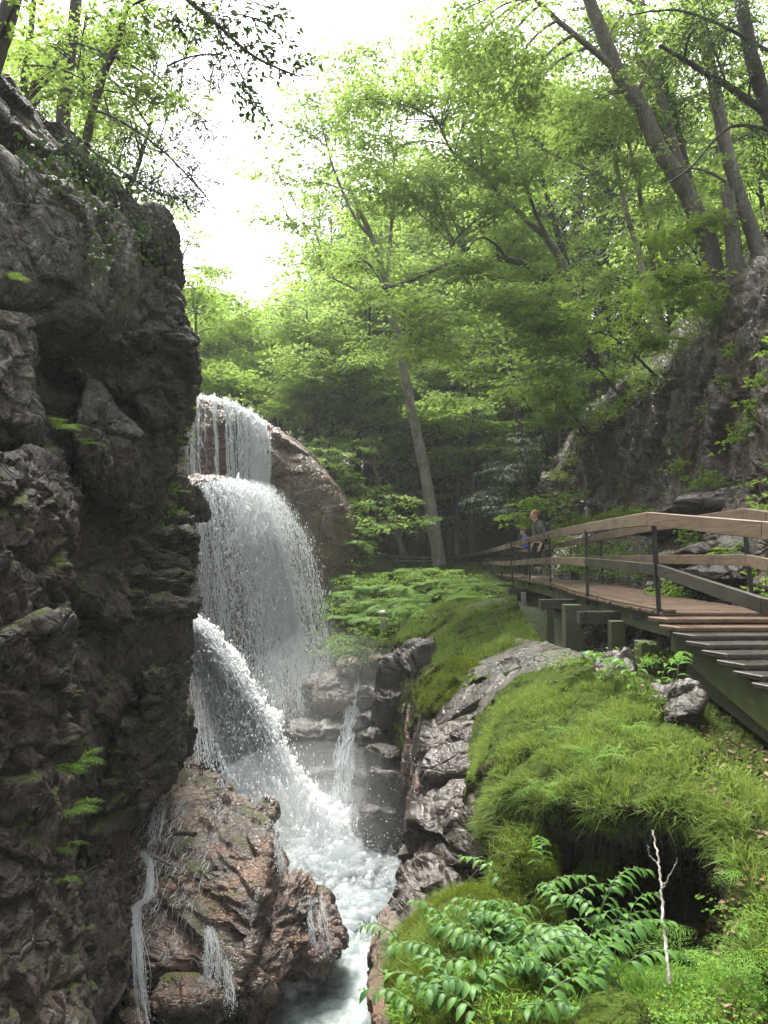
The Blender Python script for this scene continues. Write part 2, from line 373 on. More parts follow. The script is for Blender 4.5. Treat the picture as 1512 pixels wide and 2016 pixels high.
def tps_fit(c):
    d = np.linalg.norm(c[:, None, :2] - c[None, :, :2], axis=2); K = np.where(d > 0, d * d * np.log(d + 1e-9), 0)
    n = len(c); A = np.zeros((n + 3, n + 3)); A[:n, :n] = K + np.eye(n) * .02
    Pm = np.c_[np.ones(n), c[:, :2]]; A[:n, n:] = Pm; A[n:, :n] = Pm.T
    return np.linalg.solve(A, np.r_[c[:, 2], 0, 0, 0])
gw = tps_fit(gc)
def ground_z(x, y):
    x = np.asarray(x, float); y = np.asarray(y, float); sh = x.shape; x = x.ravel(); y = y.ravel()
    r = gw[-3] + gw[-2] * x + gw[-1] * y
    for k in range(len(gc)):
        d2 = (x - gc[k, 0]) ** 2 + (y - gc[k, 1]) ** 2
        r = r + gw[k] * .5 * d2 * np.log(d2 + 1e-9)
    return r.reshape(sh)
ys = np.r_[np.linspace(-15, 0, 20), np.linspace(.3, 40, 200), np.linspace(41, 160, 90)]
xs = np.r_[np.linspace(-80, -13, 50), np.linspace(-12.8, 16, 180), np.linspace(16.5, 80, 50)]
XX, YY = np.meshgrid(xs, ys); ZZ = ground_z(XX, YY)
Vg = np.stack([XX, YY, ZZ], -1).reshape(-1, 3)
Vg[:, 2] += .25 * fbm(Vg * .8, 5, 5) + .5 * fbm(Vg * .2, 3, 9) * np.clip((Vg[:, 1] - 28) / 10, 0, 1)
struct('ground', (Vg, grid_faces(len(ys), len(xs))), M['forest_floor'])

# the ledge the water falls over, with its smooth right shoulder
rows = [
 [(300, 800, 36), (400, 798, 36), (470, 815, 34), (520, 840, 33), (600, 895, 33), (655, 955, 33), (700, 1030, 33), (725, 1095, 33)],
 [(300, 790, 28), (400, 790, 28), (470, 808, 28), (520, 835, 28), (600, 888, 28), (655, 948, 29), (700, 1020, 30), (722, 1085, 31)],
 [(300, 784, 25), (400, 784, 25), (470, 805, 25), (517, 830, 25), (595, 885, 25.5), (650, 945, 26), (695, 1012, 26.5), (716, 1080, 27)],
 [(300, 860, 24.2), (400, 860, 24.2), (470, 870, 24.2), (520, 890, 24.2), (572, 930, 24.4), (628, 985, 25), (674, 1050, 25.7), (700, 1105, 26.2)],
 [(300, 935, 23.9), (400, 930, 23.8), (470, 945, 23.8), (525, 968, 23.9), (570, 1010, 24.1), (612, 1055, 24.5), (655, 1110, 25.2), (690, 1140, 25.8)],
 [(300, 965, 22.3), (400, 955, 22.2), (470, 970, 22.4), (525, 1005, 23), (570, 1060, 23.3), (607, 1110, 23.8), (645, 1160, 24.5), (680, 1185, 25.2)],
 [(300, 1100, 21.9), (400, 1100, 21.8), (470, 1100, 22), (530, 1120, 22.4), (580, 1160, 22.9), (612, 1190, 23.4), (645, 1215, 24), (678, 1235, 24.8)],
 [(300, 1230, 21.3), (400, 1230, 21.2), (470, 1230, 21.4), (530, 1240, 21.7), (580, 1260, 22.1), (618, 1275, 22.5), (648, 1285, 23), (685, 1290, 23.6)],
 [(300, 1350, 20), (400, 1350, 20), (480, 1350, 20), (540, 1360, 20), (595, 1360, 20.3), (635, 1345, 20.8), (670, 1330, 21.5), (730, 1310, 22)],
 [(300, 1480, 18.3), (420, 1480, 18.3), (500, 1480, 18.3), (560, 1480, 18.3), (620, 1465, 18.4), (670, 1440, 18.7), (720, 1410, 19), (800, 1390, 19)],
 [(300, 1620, 17), (420, 1620, 17), (500, 1620, 17), (570, 1620, 17), (640, 1620, 16.9), (700, 1620, 16.6), (760, 1620, 16.5), (840, 1600, 16.3)],
 [(300, 1800, 15), (420, 1800, 15), (500, 1800, 15), (570, 1800, 15), (640, 1800, 15), (700, 1800, 15), (760, 1800, 15), (850, 1790, 15)]]
G = sheet_grid(rows, 420, 260); n = grid_normals(G)
V = G.reshape(-1, 3); N = n.reshape(-1, 3); N = N * np.sign((-(V * N)).sum(1, keepdims=True))
uu = np.tile(np.linspace(0, 7, 260), 420)
am = np.where(uu > 4, .07, .30)
am = np.interp(uu, [0, 3.2, 4.3, 6, 7], [.30, .30, .10, .06, .2]); vv = np.repeat(np.linspace(0, 11, 420), 260)
am = np.where(vv > 6.5, .38, am); am = np.where(vv < 2, .08, am)
V = V + N * (rockd(V, scale=1.5, s=3, stretch=(1, 1, 1.6)) * am)[:, None]
FALLG = V.reshape(420, 260, 3)
struct('waterfall_ledge', (V, grid_faces(420, 260)), M['fall_rock'])

# layered dark rock beside the thin right cascade, seen through the spray
lay = []
for k, (x0, x1, y0, y1, d, T) in enumerate([(600, 700, 1330, 1400, 19.4, .8), (560, 690, 1420, 1520, 18.2, 1.0), (705, 800, 1345, 1400, 18.2, .8), (700, 800, 1395, 1445, 17.8, .9), (700, 795, 1430, 1520, 17.4, 1.0),
        (695, 800, 1500, 1600, 16.9, 1.1), (600, 690, 1500, 1580, 17.4, .8), (690, 800, 1585, 1660, 16.3, 1.2)]):
    lay.append(rock_blob([(x0, (y0 + y1) / 2, d), (x0 + 10, y0 + 6, d), ((x0 + x1) / 2, y0, d), (x1, y0 + 5, d), (x1 + 8, (y0 + y1) / 2, d), (x1, y1, d), ((x0 + x1) / 2, y1 + 8, d), (x0 + 5, y1 - 4, d)],
        T=T, e=.45, amp=.10, nth=90, nph=44, scale=.5, s=40 + k, stretch=(1, 1, 3)))
struct('streambed_rock', lay, M['ledge'])

# left cliff ---------------------------------------------------------------
base = [
 [(-260, 60, 5), (-60, 120, 7), (60, 180, 8.5), (150, 260, 9.5), (230, 350, 10.5), (300, 430, 11), (330, 480, 11.5), (330, 520, 14)],
 [(-260, 300, 4.6), (-60, 330, 6.4), (60, 360, 7.6), (150, 420, 8.8), (220, 470, 9.8), (290, 520, 10.6), (318, 560, 11.4), (320, 600, 14)],
 [(-260, 560, 4.6), (-60, 600, 6.2), (60, 620, 7.4), (150, 640, 8.8), (230, 660, 10), (310, 660, 10.8), (345, 680, 11.6), (350, 700, 15)],
 [(-260, 700, 4.8), (-60, 700, 6.4), (40, 720, 7.8), (110, 720, 9.6), (220, 740, 10.8), (310, 760, 11.4), (350, 800, 12), (355, 820, 16)],
 [(-260, 900, 4.6), (-60, 900, 6), (50, 900, 7.2), (130, 880, 8.6), (220, 900, 9.6), (300, 900, 11), (335, 900, 13), (340, 900, 17)],
 [(-260, 1100, 4.4), (-60, 1100, 5.8), (60, 1100, 6.8), (140, 1100, 8.6), (230, 1100, 10), (300, 1080, 12), (346, 1080, 13.6), (353, 1080, 18)],
 [(-260, 1300, 4.2), (-60, 1300, 5.4), (60, 1300, 6.2), (135, 1300, 8.0), (240, 1300, 10), (310, 1300, 11.6), (353, 1290, 13.2), (363, 1290, 18)],
 [(-260, 1500, 4), (-60, 1500, 5.1), (60, 1500, 5.8), (135, 1500, 7.6), (220, 1500, 9.6), (290, 1500, 11.2), (340, 1500, 12.8), (353, 1500, 17)],
 [(-260, 1750, 3.7), (-60, 1750, 4.7), (60, 1750, 5.4), (110, 1750, 6.6), (135, 1720, 8.4), (160, 1700, 9.6), (168, 1680, 11), (193, 1700, 14)],
 [(-260, 2050, 3.4), (-60, 2050, 4.3), (60, 2050, 5.0), (110, 2050, 5.8), (135, 2050, 6.6), (155, 2050, 7.6), (163, 2050, 9), (193, 2050, 11)],
 [(-260, 2600, 3.4), (-60, 2600, 4.2), (60, 2600, 4.8), (110, 2600, 5.4), (135, 2600, 6.0), (155, 2600, 7.0), (163, 2600, 8), (193, 2600, 9)]]
Gc = sheet_grid(base, 640, 420); n = grid_normals(Gc); V = Gc.reshape(-1, 3); N = n.reshape(-1, 3); N = N * np.sign((-(V * N)).sum(1, keepdims=True))
V = V + N * (rockd(V, scale=1.3, s=7, stretch=(.8, .8, 1.5), small=.4) * .26)[:, None]
cl = [(V, grid_faces(640, 420))]
def blob(ol, **k): cl.append(rock_blob(ol, **k))
# upper overhanging mass
blob([(-150, 330, 6.4), (0, 330, 7.2), (90, 380, 8), (170, 400, 8.8), (235, 460, 9.4), (268, 540, 9.8), (262, 610, 9.7), (225, 665, 9.2), (150, 668, 8.4), (70, 655, 7.6), (-20, 640, 6.9), (-150, 620, 6.2)], T=.9, Tb=1.5, e=.5, amp=.17, nth=260, nph=140, scale=2.0, s=21, stretch=(1.3, 1.3, .7), fwd=(.35, -1, 0))
# boulder nose at the right end of the top
blob([(285, 430, 10.6), (320, 425, 10.8), (350, 455, 11), (356, 485, 11.1), (345, 515, 11), (318, 540, 10.8), (295, 520, 10.6), (275, 480, 10.5)], T=.6, Tb=1.6, e=.6, amp=.10, scale=.9, s=22, fwd=(.2, -1, 0))
# right buttress with strata
blob([(255, 560, 10.6), (310, 560, 11), (345, 590, 11.3), (368, 620, 11.5), (372, 660, 11.6), (380, 705, 11.7), (368, 750, 11.6), (358, 800, 11.6), (345, 835, 11.4), (300, 840, 11), (250, 800, 10.6), (215, 770, 10.2), (190, 740, 9.9), (225, 700, 10), (245, 640, 10.3)], T=.7, Tb=2.0, e=.5, amp=.24, nth=260, nph=120, scale=.9, s=23, stretch=(.7, .7, 1.6), rot=(.1, .6, .2), fwd=(.15, -1, 0))
# dark roof slab above the recess
blob([(60, 610, 7.8), (150, 640, 8.7), (240, 680, 9.6), (300, 740, 10.6), (230, 760, 10.4), (150, 700, 9.4), (80, 670, 8.3)], T=.5, Tb=1.5, e=.5, amp=.12, scale=.7, s=24)
# lit sloping nose under it
blob([(165, 770, 9.4), (205, 780, 9.6), (240, 830, 9.6), (278, 880, 9.6), (280, 940, 9.5), (262, 990, 9.4), (225, 1000, 9.2), (180, 985, 9), (150, 940, 8.9), (150, 850, 9.1)], T=.8, Tb=1.2, e=.55, amp=.14, nth=200, nph=90, scale=.9, s=25, fwd=(.3, -1, .2))
blob([(240, 860, 11), (300, 880, 11.4), (330, 900, 11.8), (325, 930, 11.8), (280, 935, 11.3), (245, 910, 11)], T=.5, e=.5, amp=.1, scale=.6, s=26)
# left pillar blocks
blob([(-150, 620, 5.8), (-20, 620, 6.6), (40, 640, 7), (65, 690, 7.2), (62, 780, 7.1), (70, 860, 7.0), (0, 900, 6.5), (-150, 880, 5.6)], T=.4, Tb=1, e=.4, amp=.14, nth=180, nph=80, scale=.8, s=27, fwd=(.5, -1, 0))
blob([(-150, 890, 5.4), (0, 900, 6.2), (75, 880, 6.8), (120, 960, 7), (128, 1100, 6.9), (128, 1190, 6.7), (60, 1210, 6.2), (-150, 1200, 5.2)], T=.4, Tb=1.2, e=.4, amp=.20, nth=220, nph=100, scale=.8, s=28, fwd=(.5, -1, 0))
blob([(-150, 1210, 5), (30, 1210, 5.8), (120, 1200, 6.5), (130, 1330, 6.4), (118, 1420, 6.3), (132, 1500, 6.2), (60, 1600, 5.7), (-150, 1590, 4.8)], T=.35, Tb=1.2, e=.4, amp=.16, nth=220, nph=100, scale=.7, s=29, fwd=(.5, -1, 0))
blob([(-150, 1600, 4.6), (40, 1590, 5.5), (128, 1520, 6.1), (120, 1650, 5.9), (125, 1780, 5.7), (150, 1900, 5.6), (160, 2060, 5.4), (-150, 2100, 4.2)], T=.35, Tb=1.4, e=.4, amp=.14, nth=240, nph=110, scale=.7, s=30, fwd=(.5, -1, 0))
blob([(110, 1760, 6.4), (135, 1740, 6.8), (152, 1800, 7), (156, 1880, 6.9), (160, 1990, 6.7), (150, 2080, 6.4), (120, 2080, 6.0), (110, 1880, 6.2)], T=.35, Tb=1.4, e=.5, amp=.08, nth=150, nph=70, scale=.5, s=31)
# ledges at the right end, by the falls
blob([(330, 950, 13.6), (355, 935, 13.8), (376, 950, 14), (378, 985, 14), (360, 1005, 13.9), (335, 995, 13.7)], T=.6, Tb=2, e=.6, amp=.08, scale=.6, s=32)
for k, (yt, yb, x0, x1, d) in enumerate([(1008, 1040, 300, 372, 13.6), (1042, 1092, 240, 388, 13.2), (1088, 1130, 200, 380, 13.0), (1120, 1168, 150, 374, 12.6), (1172, 1215, 130, 388, 12.4)]):
    dl = d - 2.6 * (x1 - x0) / 240.
    blob([(x0, (yt + yb) / 2, dl), (x0 + 20, yt + 4, dl + .2), ((x0 + x1) / 2, yt - 3, (d + dl) / 2), (x1 - 6, yt + 4, d), (x1, (yt + yb) / 2, d), (x1 - 12, yb, d), ((x0 + x1) / 2, yb, (d + dl) / 2), (x0 + 10, yb - 4, dl + .2)],
         T=.45, Tb=1.5, e=.45, amp=.11, scale=.45, s=60 + k, nth=170, nph=50, stretch=(.8, .8, 1.6), fwd=(.2, -1, 0))
# smooth dark wall (fluted) with rounded strata beneath it
blob([(135, 1215, 9.2), (240, 1205, 10.6), (340, 1200, 12), (378, 1208, 12.6), (380, 1250, 12.6), (368, 1290, 12.5), (300, 1330, 11.4), (284, 1375, 11.2), (240, 1450, 10.6), (205, 1510, 10.2), (150, 1540, 9.4), (130, 1400, 9.2)], T=.3, Tb=1.5, e=.3, amp=.09, nth=260, nph=110, scale=1.2, s=33, stretch=(1.5, 1.5, .4), rot=(0, .1, 0), fwd=(.4, -1, 0))
strata = [((290, 1320), (362, 1295), 46), ((285, 1372), (362, 1335), 44), ((240, 1420), (360, 1375), 50), ((225, 1470), (358, 1415), 52), ((205, 1530), (352, 1450), 56), ((215, 1580), (340, 1490), 56), ((180, 1625), (275, 1555), 56), ((160, 1680), (225, 1625), 56)]
for k, (a, b_, h) in enumerate(strata):
    d0 = 9.2 + (a[0] - 170) * .012; d1 = 9.2 + (b_[0] - 170) * .0165
    mx_, my_ = (a[0] + b_[0]) / 2, (a[1] + b_[1]) / 2
    blob([(a[0] - 10, a[1] + h * .3, d0), (a[0] + 8, a[1] - 4, d0), (mx_, my_ - 4, (d0 + d1) / 2), (b_[0] - 8, b_[1], d1), (b_[0], b_[1] + h * .4, d1), (b_[0] - 8, b_[1] + h * .95, d1), (mx_, my_ + h, (d0 + d1) / 2), (a[0], a[1] + h * .9, d0)],
         T=.5, Tb=1.5, e=.6, amp=.10, scale=.5, s=80 + k, nth=150, nph=60, stretch=(.6, .6, 1.5), rot=(0, -.45, 0), fwd=(.3, -1, 0))
Vc, Fc = merge(cl)
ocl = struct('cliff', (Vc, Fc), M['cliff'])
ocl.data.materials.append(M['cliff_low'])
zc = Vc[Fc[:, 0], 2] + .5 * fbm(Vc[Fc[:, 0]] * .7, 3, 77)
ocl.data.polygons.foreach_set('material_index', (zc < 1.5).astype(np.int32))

# right cliff --------------------------------------------------------------
rc = [
 [(1040, 1000, 33), (1110, 880, 29), (1190, 780, 26), (1290, 690, 23), (1400, 590, 19), (1450, 520, 17), (1530, 440, 15), (1700, 350, 13)],
 [(1060, 985, 27.5), (1125, 880, 24.5), (1195, 800, 21.5), (1290, 720, 18.5), (1395, 645, 15), (1445, 590, 13), (1530, 530, 11), (1720, 470, 9)],
 [(1070, 1000, 27), (1135, 930, 24), (1200, 860, 21.2), (1285, 800, 18.2), (1375, 740, 14.8), (1440, 700, 12.6), (1530, 640, 10.6), (1740, 600, 8.6)],
 [(1080, 1020, 26.6), (1140, 980, 23.8), (1210, 930, 21), (1280, 890, 18), (1370, 850, 14.8), (1440, 820, 12.6), (1530, 780, 10.4), (1750, 760, 8.2)],
 [(1090, 1040, 26), (1150, 1020, 23.4), (1220, 1000, 20.6), (1285, 985, 17.7), (1370, 975, 14.5), (1440, 965, 12.4), (1530, 950, 10.2), (1760, 960, 8)],
 [(1090, 1080, 24), (1150, 1060, 21.5), (1220, 1050, 18.5), (1290, 1050, 15.8), (1380, 1060, 13), (1440, 1050, 11.4), (1530, 1050, 9.6), (1770, 1100, 7.6)],
 [(1080, 1130, 22), (1150, 1110, 19), (1220, 1110, 16.5), (1290, 1120, 14.2), (1380, 1140, 11.8), (1440, 1140, 10.4), (1530, 1150, 9.0), (1780, 1250, 7.2)],
 [(1060, 1170, 20), (1150, 1200, 15.5), (1220, 1210, 13), (1300, 1230, 11.4), (1380, 1250, 10.1), (1440, 1260, 9.3), (1530, 1290, 8.4), (1800, 1450, 6.6)],
 [(1050, 1200, 19), (1130, 1260, 13.5), (1200, 1290, 11.2), (1280, 1320, 9.8), (1370, 1360, 8.8), (1440, 1390, 8.2), (1530, 1430, 7.6), (1800, 1600, 6)]]
struct('hillside_cliff', rock_sheet(rc, 330, 420, amp=.26, scale=1.3, s=101, stretch=(1, 1, .8), rot=(.2, .7, .1)), M['wet_cliff'])
ledge = []
ledge.append(rock_blob([(1300, 1000, 13.4), (1340, 985, 13.2), (1420, 978, 12.6), (1432, 990, 12.5), (1425, 1012, 12.5), (1360, 1020, 13), (1305, 1020, 13.4)], T=.8, Tb=2, e=.35, amp=.10, scale=.7, s=110))
ledge.append(rock_blob([(1310, 1095, 12), (1400, 1070, 11.4), (1480, 1072, 10.6), (1560, 1080, 10), (1560, 1110, 10), (1470, 1115, 10.6), (1360, 1115, 11.6)], T=.7, Tb=2, e=.4, amp=.10, scale=.8, s=111))
ledge.append(rock_blob([(1330, 1130, 10.8), (1400, 1118, 10.4), (1460, 1125, 9.8), (1462, 1145, 9.8), (1400, 1155, 10.2), (1340, 1150, 10.7)], T=.6, Tb=1.5, e=.4, amp=.08, scale=.6, s=112))
struct('hillside_ledge', ledge, M['ledge'])

# right bank ---------------------------------------------------------------
bank_far = [  # far grassy shoulder between the gorge and the boardwalk
 [(560, 1120, 34), (700, 1112, 33), (780, 1108, 33), (860, 1112, 31), (940, 1112, 30), (1010, 1118, 30)],
 [(655, 1190, 26), (700, 1160, 26), (780, 1145, 26), (860, 1145, 25), (940, 1150, 24), (1010, 1160, 22)],
 [(650, 1240, 22), (700, 1215, 22), (780, 1195, 21.5), (860, 1185, 20), (940, 1180, 18.5), (1020, 1185, 17)],
 [(655, 1275, 19.8), (700, 1270, 19.4), (770, 1250, 18.6), (850, 1225, 17), (940, 1215, 15.5), (1040, 1230, 14)],
 [(660, 1320, 19), (720, 1320, 18.6), (790, 1290, 17.2), (860, 1270, 15.4), (950, 1260, 13.8), (1070, 1270, 12)],
 [(665, 1400, 18.6), (730, 1400, 17.8), (800, 1340, 16), (855, 1330, 14), (940, 1310, 12.4), (1080, 1290, 11)],
 [(665, 1560, 18), (730, 1560, 17), (810, 1440, 14.6), (840, 1410, 12.6), (900, 1360, 11.6), (1090, 1310, 10.2)]]
VF, FF = rock_sheet(bank_far, 240, 280, amp=.12, scale=1.0, s=130)
struct('bank_far', (VF, FF), M['soil'])
BANKFAR = VF.reshape(240, 280, 3)
slab = [  # wet rock slab running down to the gorge edge
 [(1000, 1250, 13), (1060, 1262, 12), (1110, 1275, 11), (1180, 1290, 10), (1260, 1300, 9.6), (1400, 1330, 9)],
 [(900, 1330, 12.4), (980, 1300, 11.8), (1060, 1290, 10.8), (1150, 1300, 9.8), (1250, 1320, 9), (1400, 1370, 8.4)],
 [(850, 1385, 12), (900, 1370, 11.5), (980, 1340, 10.8), (1070, 1330, 9.8), (1200, 1350, 8.6), (1400, 1420, 7.6)],
 [(832, 1430, 11.8), (880, 1410, 11.2), (950, 1390, 10.2), (1040, 1370, 9.2), (1200, 1390, 8), (1400, 1460, 7)],
 [(828, 1470, 11.4), (870, 1460, 10.7), (940, 1440, 9.7), (1020, 1420, 8.8), (1200, 1450, 7.6), (1400, 1500, 6.6)],
 [(822, 1540, 11), (860, 1540, 10.3), (930, 1520, 9.2), (1020, 1500, 8.2), (1200, 1520, 7.2), (1400, 1560, 6.2)]]
struct('rock_slab', rock_sheet(slab, 200, 240, amp=.07, small=.3, scale=1.2, s=140, stretch=(1, 1, 1.5)), M['ledge'])
# gorge wall under the slab and under the near ledges
wall = [
 [(815, 1270, 17.0), (835, 1330, 15), (850, 1400, 13.6), (850, 1460, 12), (840, 1540, 11), (850, 1640, 9.6), (830, 1740, 8.4), (800, 1840, 7), (770, 2040, 5.2), (770, 2300, 3.8)],
 [(800, 1290, 17.2), (815, 1350, 15.4), (830, 1430, 13.8), (832, 1500, 12.4), (815, 1580, 11.2), (812, 1680, 9.8), (790, 1780, 8.6), (760, 1870, 7.2), (755, 2040, 5.4), (755, 2300, 3.9)],
 [(795, 1380, 17), (808, 1450, 15.2), (815, 1520, 13.6), (812, 1600, 12.4), (805, 1680, 11.3), (795, 1800, 9.8), (775, 1900, 8.6), (750, 2000, 7.4), (740, 2150, 5.6), (740, 2500, 4)],
 [(795, 1500, 16.5), (800, 1560, 15), (806, 1640, 13.4), (800, 1720, 12.3), (795, 1820, 11), (780, 2000, 9.6), (765, 2150, 8.4), (745, 2350, 7), (735, 2700, 5.4), (735, 3000, 4)],
 [(790, 1660, 16), (795, 1700, 15), (797, 1800, 13.2), (790, 1900, 12), (780, 2100, 10), (770, 2300, 9), (760, 2500, 8), (745, 2800, 6.8), (735, 3200, 5.2), (735, 3400, 4)]]
struct('gorge_wall', rock_sheet(wall, 300, 460, amp=.16, scale=.9, s=150, stretch=(1, 1, .6), small=.4), M['dike'])
# ------------------------------------------------------------------ near bank, ledges and boulders
near = [
 [(930, 1420, 9.6), (1000, 1345, 9.4), (1100, 1315, 9.2), (1200, 1300, 8.9), (1300, 1330, 8.3), (1400, 1370, 7.6), (1520, 1420, 7), (1700, 1500, 6)],
 [(925, 1480, 8.6), (985, 1395, 8.2), (1100, 1345, 8), (1215, 1315, 7.8), (1290, 1370, 7), (1400, 1430, 6.4), (1520, 1480, 6), (1720, 1600, 5.2)],
 [(920, 1560, 7.6), (965, 1465, 7.2), (1080, 1410, 7), (1200, 1395, 6.8), (1290, 1430, 6.2), (1400, 1480, 5.7), (1520, 1550, 5.2), (1750, 1700, 4.5)],
 [(930, 1620, 7.0), (965, 1540, 6.5), (1060, 1505, 6.1), (1180, 1490, 5.8), (1290, 1500, 5.5), (1400, 1545, 5.1), (1520, 1630, 4.7), (1760, 1800, 4.1)],
 [(945, 1650, 6.7), (985, 1600, 6.1), (1060, 1590, 5.7), (1170, 1600, 5.3), (1280, 1600, 5.0), (1390, 1630, 4.8), (1460, 1700, 4.5), (1780, 1900, 3.8)],
 [(955, 1690, 6.7), (1000, 1650, 6.4), (1070, 1650, 6.3), (1170, 1660, 6.2), (1280, 1640, 6.0), (1390, 1670, 5.5), (1450, 1770, 4.4), (1780, 2000, 3.6)],
 [(965, 1740, 6.7), (1010, 1730, 7.2), (1080, 1740, 7.6), (1170, 1750, 7.6), (1280, 1730, 7.4), (1385, 1740, 6.6), (1445, 1840, 4.3), (1780, 2080, 3.5)],
 [(975, 1790, 6.2), (1010, 1850, 6.2), (1080, 1870, 6.1), (1170, 1880, 6.0), (1280, 1885, 5.8), (1380, 1890, 5.2), (1440, 1920, 4.2), (1780, 2150, 3.4)],
 [(950, 1900, 4.6), (1010, 1920, 4.5), (1080, 1930, 4.4), (1170, 1935, 4.3), (1280, 1940, 4.2), (1380, 1950, 4.1), (1450, 1980, 3.8), (1780, 2250, 3.2)],
 [(930, 2060, 3.7), (1010, 2060, 3.6), (1080, 2060, 3.6), (1170, 2060, 3.5), (1280, 2060, 3.5), (1380, 2060, 3.5), (1470, 2080, 3.4), (1780, 2350, 3.0)],
 [(900, 2500, 2.6), (1010, 2500, 2.6), (1080, 2500, 2.6), (1170, 2500, 2.6), (1280, 2500, 2.6), (1380, 2500, 2.6), (1470, 2500, 2.6), (1780, 2700, 2.5)]]
VF, FF = rock_sheet(near, 340, 320, amp=.07, scale=.6, s=160)
struct('bank_near', (VF, FF), M['soil']); NEARG = VF.reshape(340, 320, 3)
front = [
 [(790, 1850, 6.8), (850, 1780, 6.6), (920, 1750, 6.4), (1000, 1770, 6.2), (1080, 1810, 5.8), (1160, 1860, 5.4)],
 [(778, 1870, 5.8), (850, 1795, 5.4), (930, 1765, 5.2), (1010, 1795, 5.1), (1090, 1850, 4.9), (1180, 1900, 4.6)],
 [(768, 1930, 5.0), (830, 1860, 4.7), (930, 1840, 4.5), (1010, 1865, 4.4), (1100, 1910, 4.2), (1200, 1960, 3.9)],
 [(772, 2010, 4.5), (830, 1940, 4.15), (930, 1920, 4.0), (1020, 1945, 3.9), (1110, 1985, 3.8), (1200, 2020, 3.6)],
 [(778, 2080, 4.2), (840, 2020, 3.8), (930, 2000, 3.6), (1020, 2020, 3.5), (1110, 2050, 3.4), (1200, 2080, 3.3)],
 [(760, 2500, 3.4), (840, 2400, 3.0), (930, 2400, 2.8), (1020, 2400, 2.8), (1110, 2400, 2.8), (1200, 2400, 2.7)]]
VF, FF = rock_sheet(front, 220, 220, amp=.06, scale=.5, s=170)
struct('bank_front', (VF, FF), M['soil']); FRONTG = VF.reshape(220, 220, 3)

bt = rock_blob([(975, 1690, 6.0), (1000, 1640, 5.9), (1050, 1650, 5.8), (1085, 1700, 5.7), (1090, 1770, 5.5), (1110, 1850, 5.3), (1060, 1880, 5.2), (1000, 1850, 5.4), (965, 1780, 5.8)], T=.35, Tb=.8, e=.6, amp=.09, scale=.4, s=450, nth=120, nph=70, fwd=(-.1, -1, .2))
struct('bank_buttress', bt, M['soil']); BUTG = bt[0].reshape(70, 120, 3)[:40]
# wet ledges stepping down the gorge edge (part of the bank's bedrock)
lg = []
def L(ol, **k): k['scale'] *= 1.2; k['e'] = .36; k['crack'] = .2; lg.append(rock_blob(ol, small=.42, **k))
L([(832, 1545, 9.6), (838, 1512, 9.8), (870, 1488, 9.9), (930, 1480, 9.6), (960, 1500, 9.2), (950, 1535, 9.1), (900, 1552, 9.2), (850, 1560, 9.4)], T=.35, Tb=.7, e=.5, amp=.10, scale=.7, s=200, fwd=(-.1, -.7, .7))
L([(822, 1600, 9.3), (850, 1565, 9.4), (930, 1555, 9), (965, 1590, 8.4), (940, 1630, 8.4), (870, 1615, 8.8), (825, 1625, 9)], T=.3, Tb=.7, e=.5, amp=.12, scale=.5, s=201, fwd=(-.1, -.8, .6))
L([(806, 1690, 8.8), (815, 1640, 9), (850, 1615, 9), (905, 1605, 8.6), (960, 1630, 8), (965, 1700, 7.6), (930, 1740, 7.6), (870, 1745, 8), (825, 1735, 8.4)], T=.45, Tb=.8, e=.5, amp=.13, scale=.8, s=202, nth=200, nph=90, fwd=(-.15, -.7, .7), stretch=(1, 1, 1.6))
L([(785, 1760, 8.1), (800, 1720, 8.4), (850, 1700, 8.1), (910, 1740, 7.4), (905, 1790, 7.1), (850, 1805, 7.3), (800, 1800, 7.8)], T=.4, Tb=.7, e=.5, amp=.12, scale=.6, s=203, fwd=(-.2, -.8, .5))
L([(776, 1815, 7.2), (790, 1785, 7.4), (830, 1765, 7.2), (862, 1795, 6.8), (850, 1835, 6.6), (800, 1840, 6.9)], T=.35, Tb=.6, e=.6, amp=.08, scale=.5, s=204, fwd=(-.2, -.8, .5))
L([(830, 1470, 10.6), (860, 1440, 10.7), (930, 1430, 10), (960, 1465, 9.4), (920, 1490, 9.6), (850, 1500, 10.1)], T=.3, Tb=.7, e=.5, amp=.10, scale=.5, s=205, fwd=(-.2, -.8, .5))
L([(935, 1545, 7.6), (960, 1560, 7.3), (980, 1610, 7), (985, 1690, 6.7), (955, 1705, 6.9), (938, 1640, 7.3)], T=.3, Tb=1, e=.5, amp=.06, scale=.8, s=206, fwd=(-.5, -.8, .1))
L([(1160, 1320, 8.6), (1190, 1296, 8.6), (1230, 1300, 8.3), (1245, 1330, 8.0), (1240, 1370, 7.8), (1190, 1375, 8), (1165, 1350, 8.3)], T=.4, Tb=.7, e=.5, amp=.10, scale=.5, s=207, fwd=(-.2, -.8, .4))
L([(1240, 1395, 7.5), (1280, 1360, 7.4), (1340, 1355, 7), (1375, 1390, 6.6), (1360, 1425, 6.5), (1300, 1440, 6.6), (1250, 1430, 7)], T=.35, Tb=.7, e=.5, amp=.10, scale=.5, s=208, fwd=(-.1, -.8, .5))
L([(780, 1290, 17.2), (800, 1265, 17.2), (840, 1265, 16.4), (865, 1300, 15.4), (850, 1330, 15.2), (810, 1325, 16)], T=.6, Tb=1, e=.45, amp=.12, scale=.6, s=209)
L([(835, 1330, 14.6), (870, 1312, 14.2), (885, 1325, 13.8), (860, 1350, 14), (838, 1360, 14.2)], T=.4, Tb=1, e=.45, amp=.08, scale=.5, s=210)
struct('bank_ledge', lg, M['ledge'])

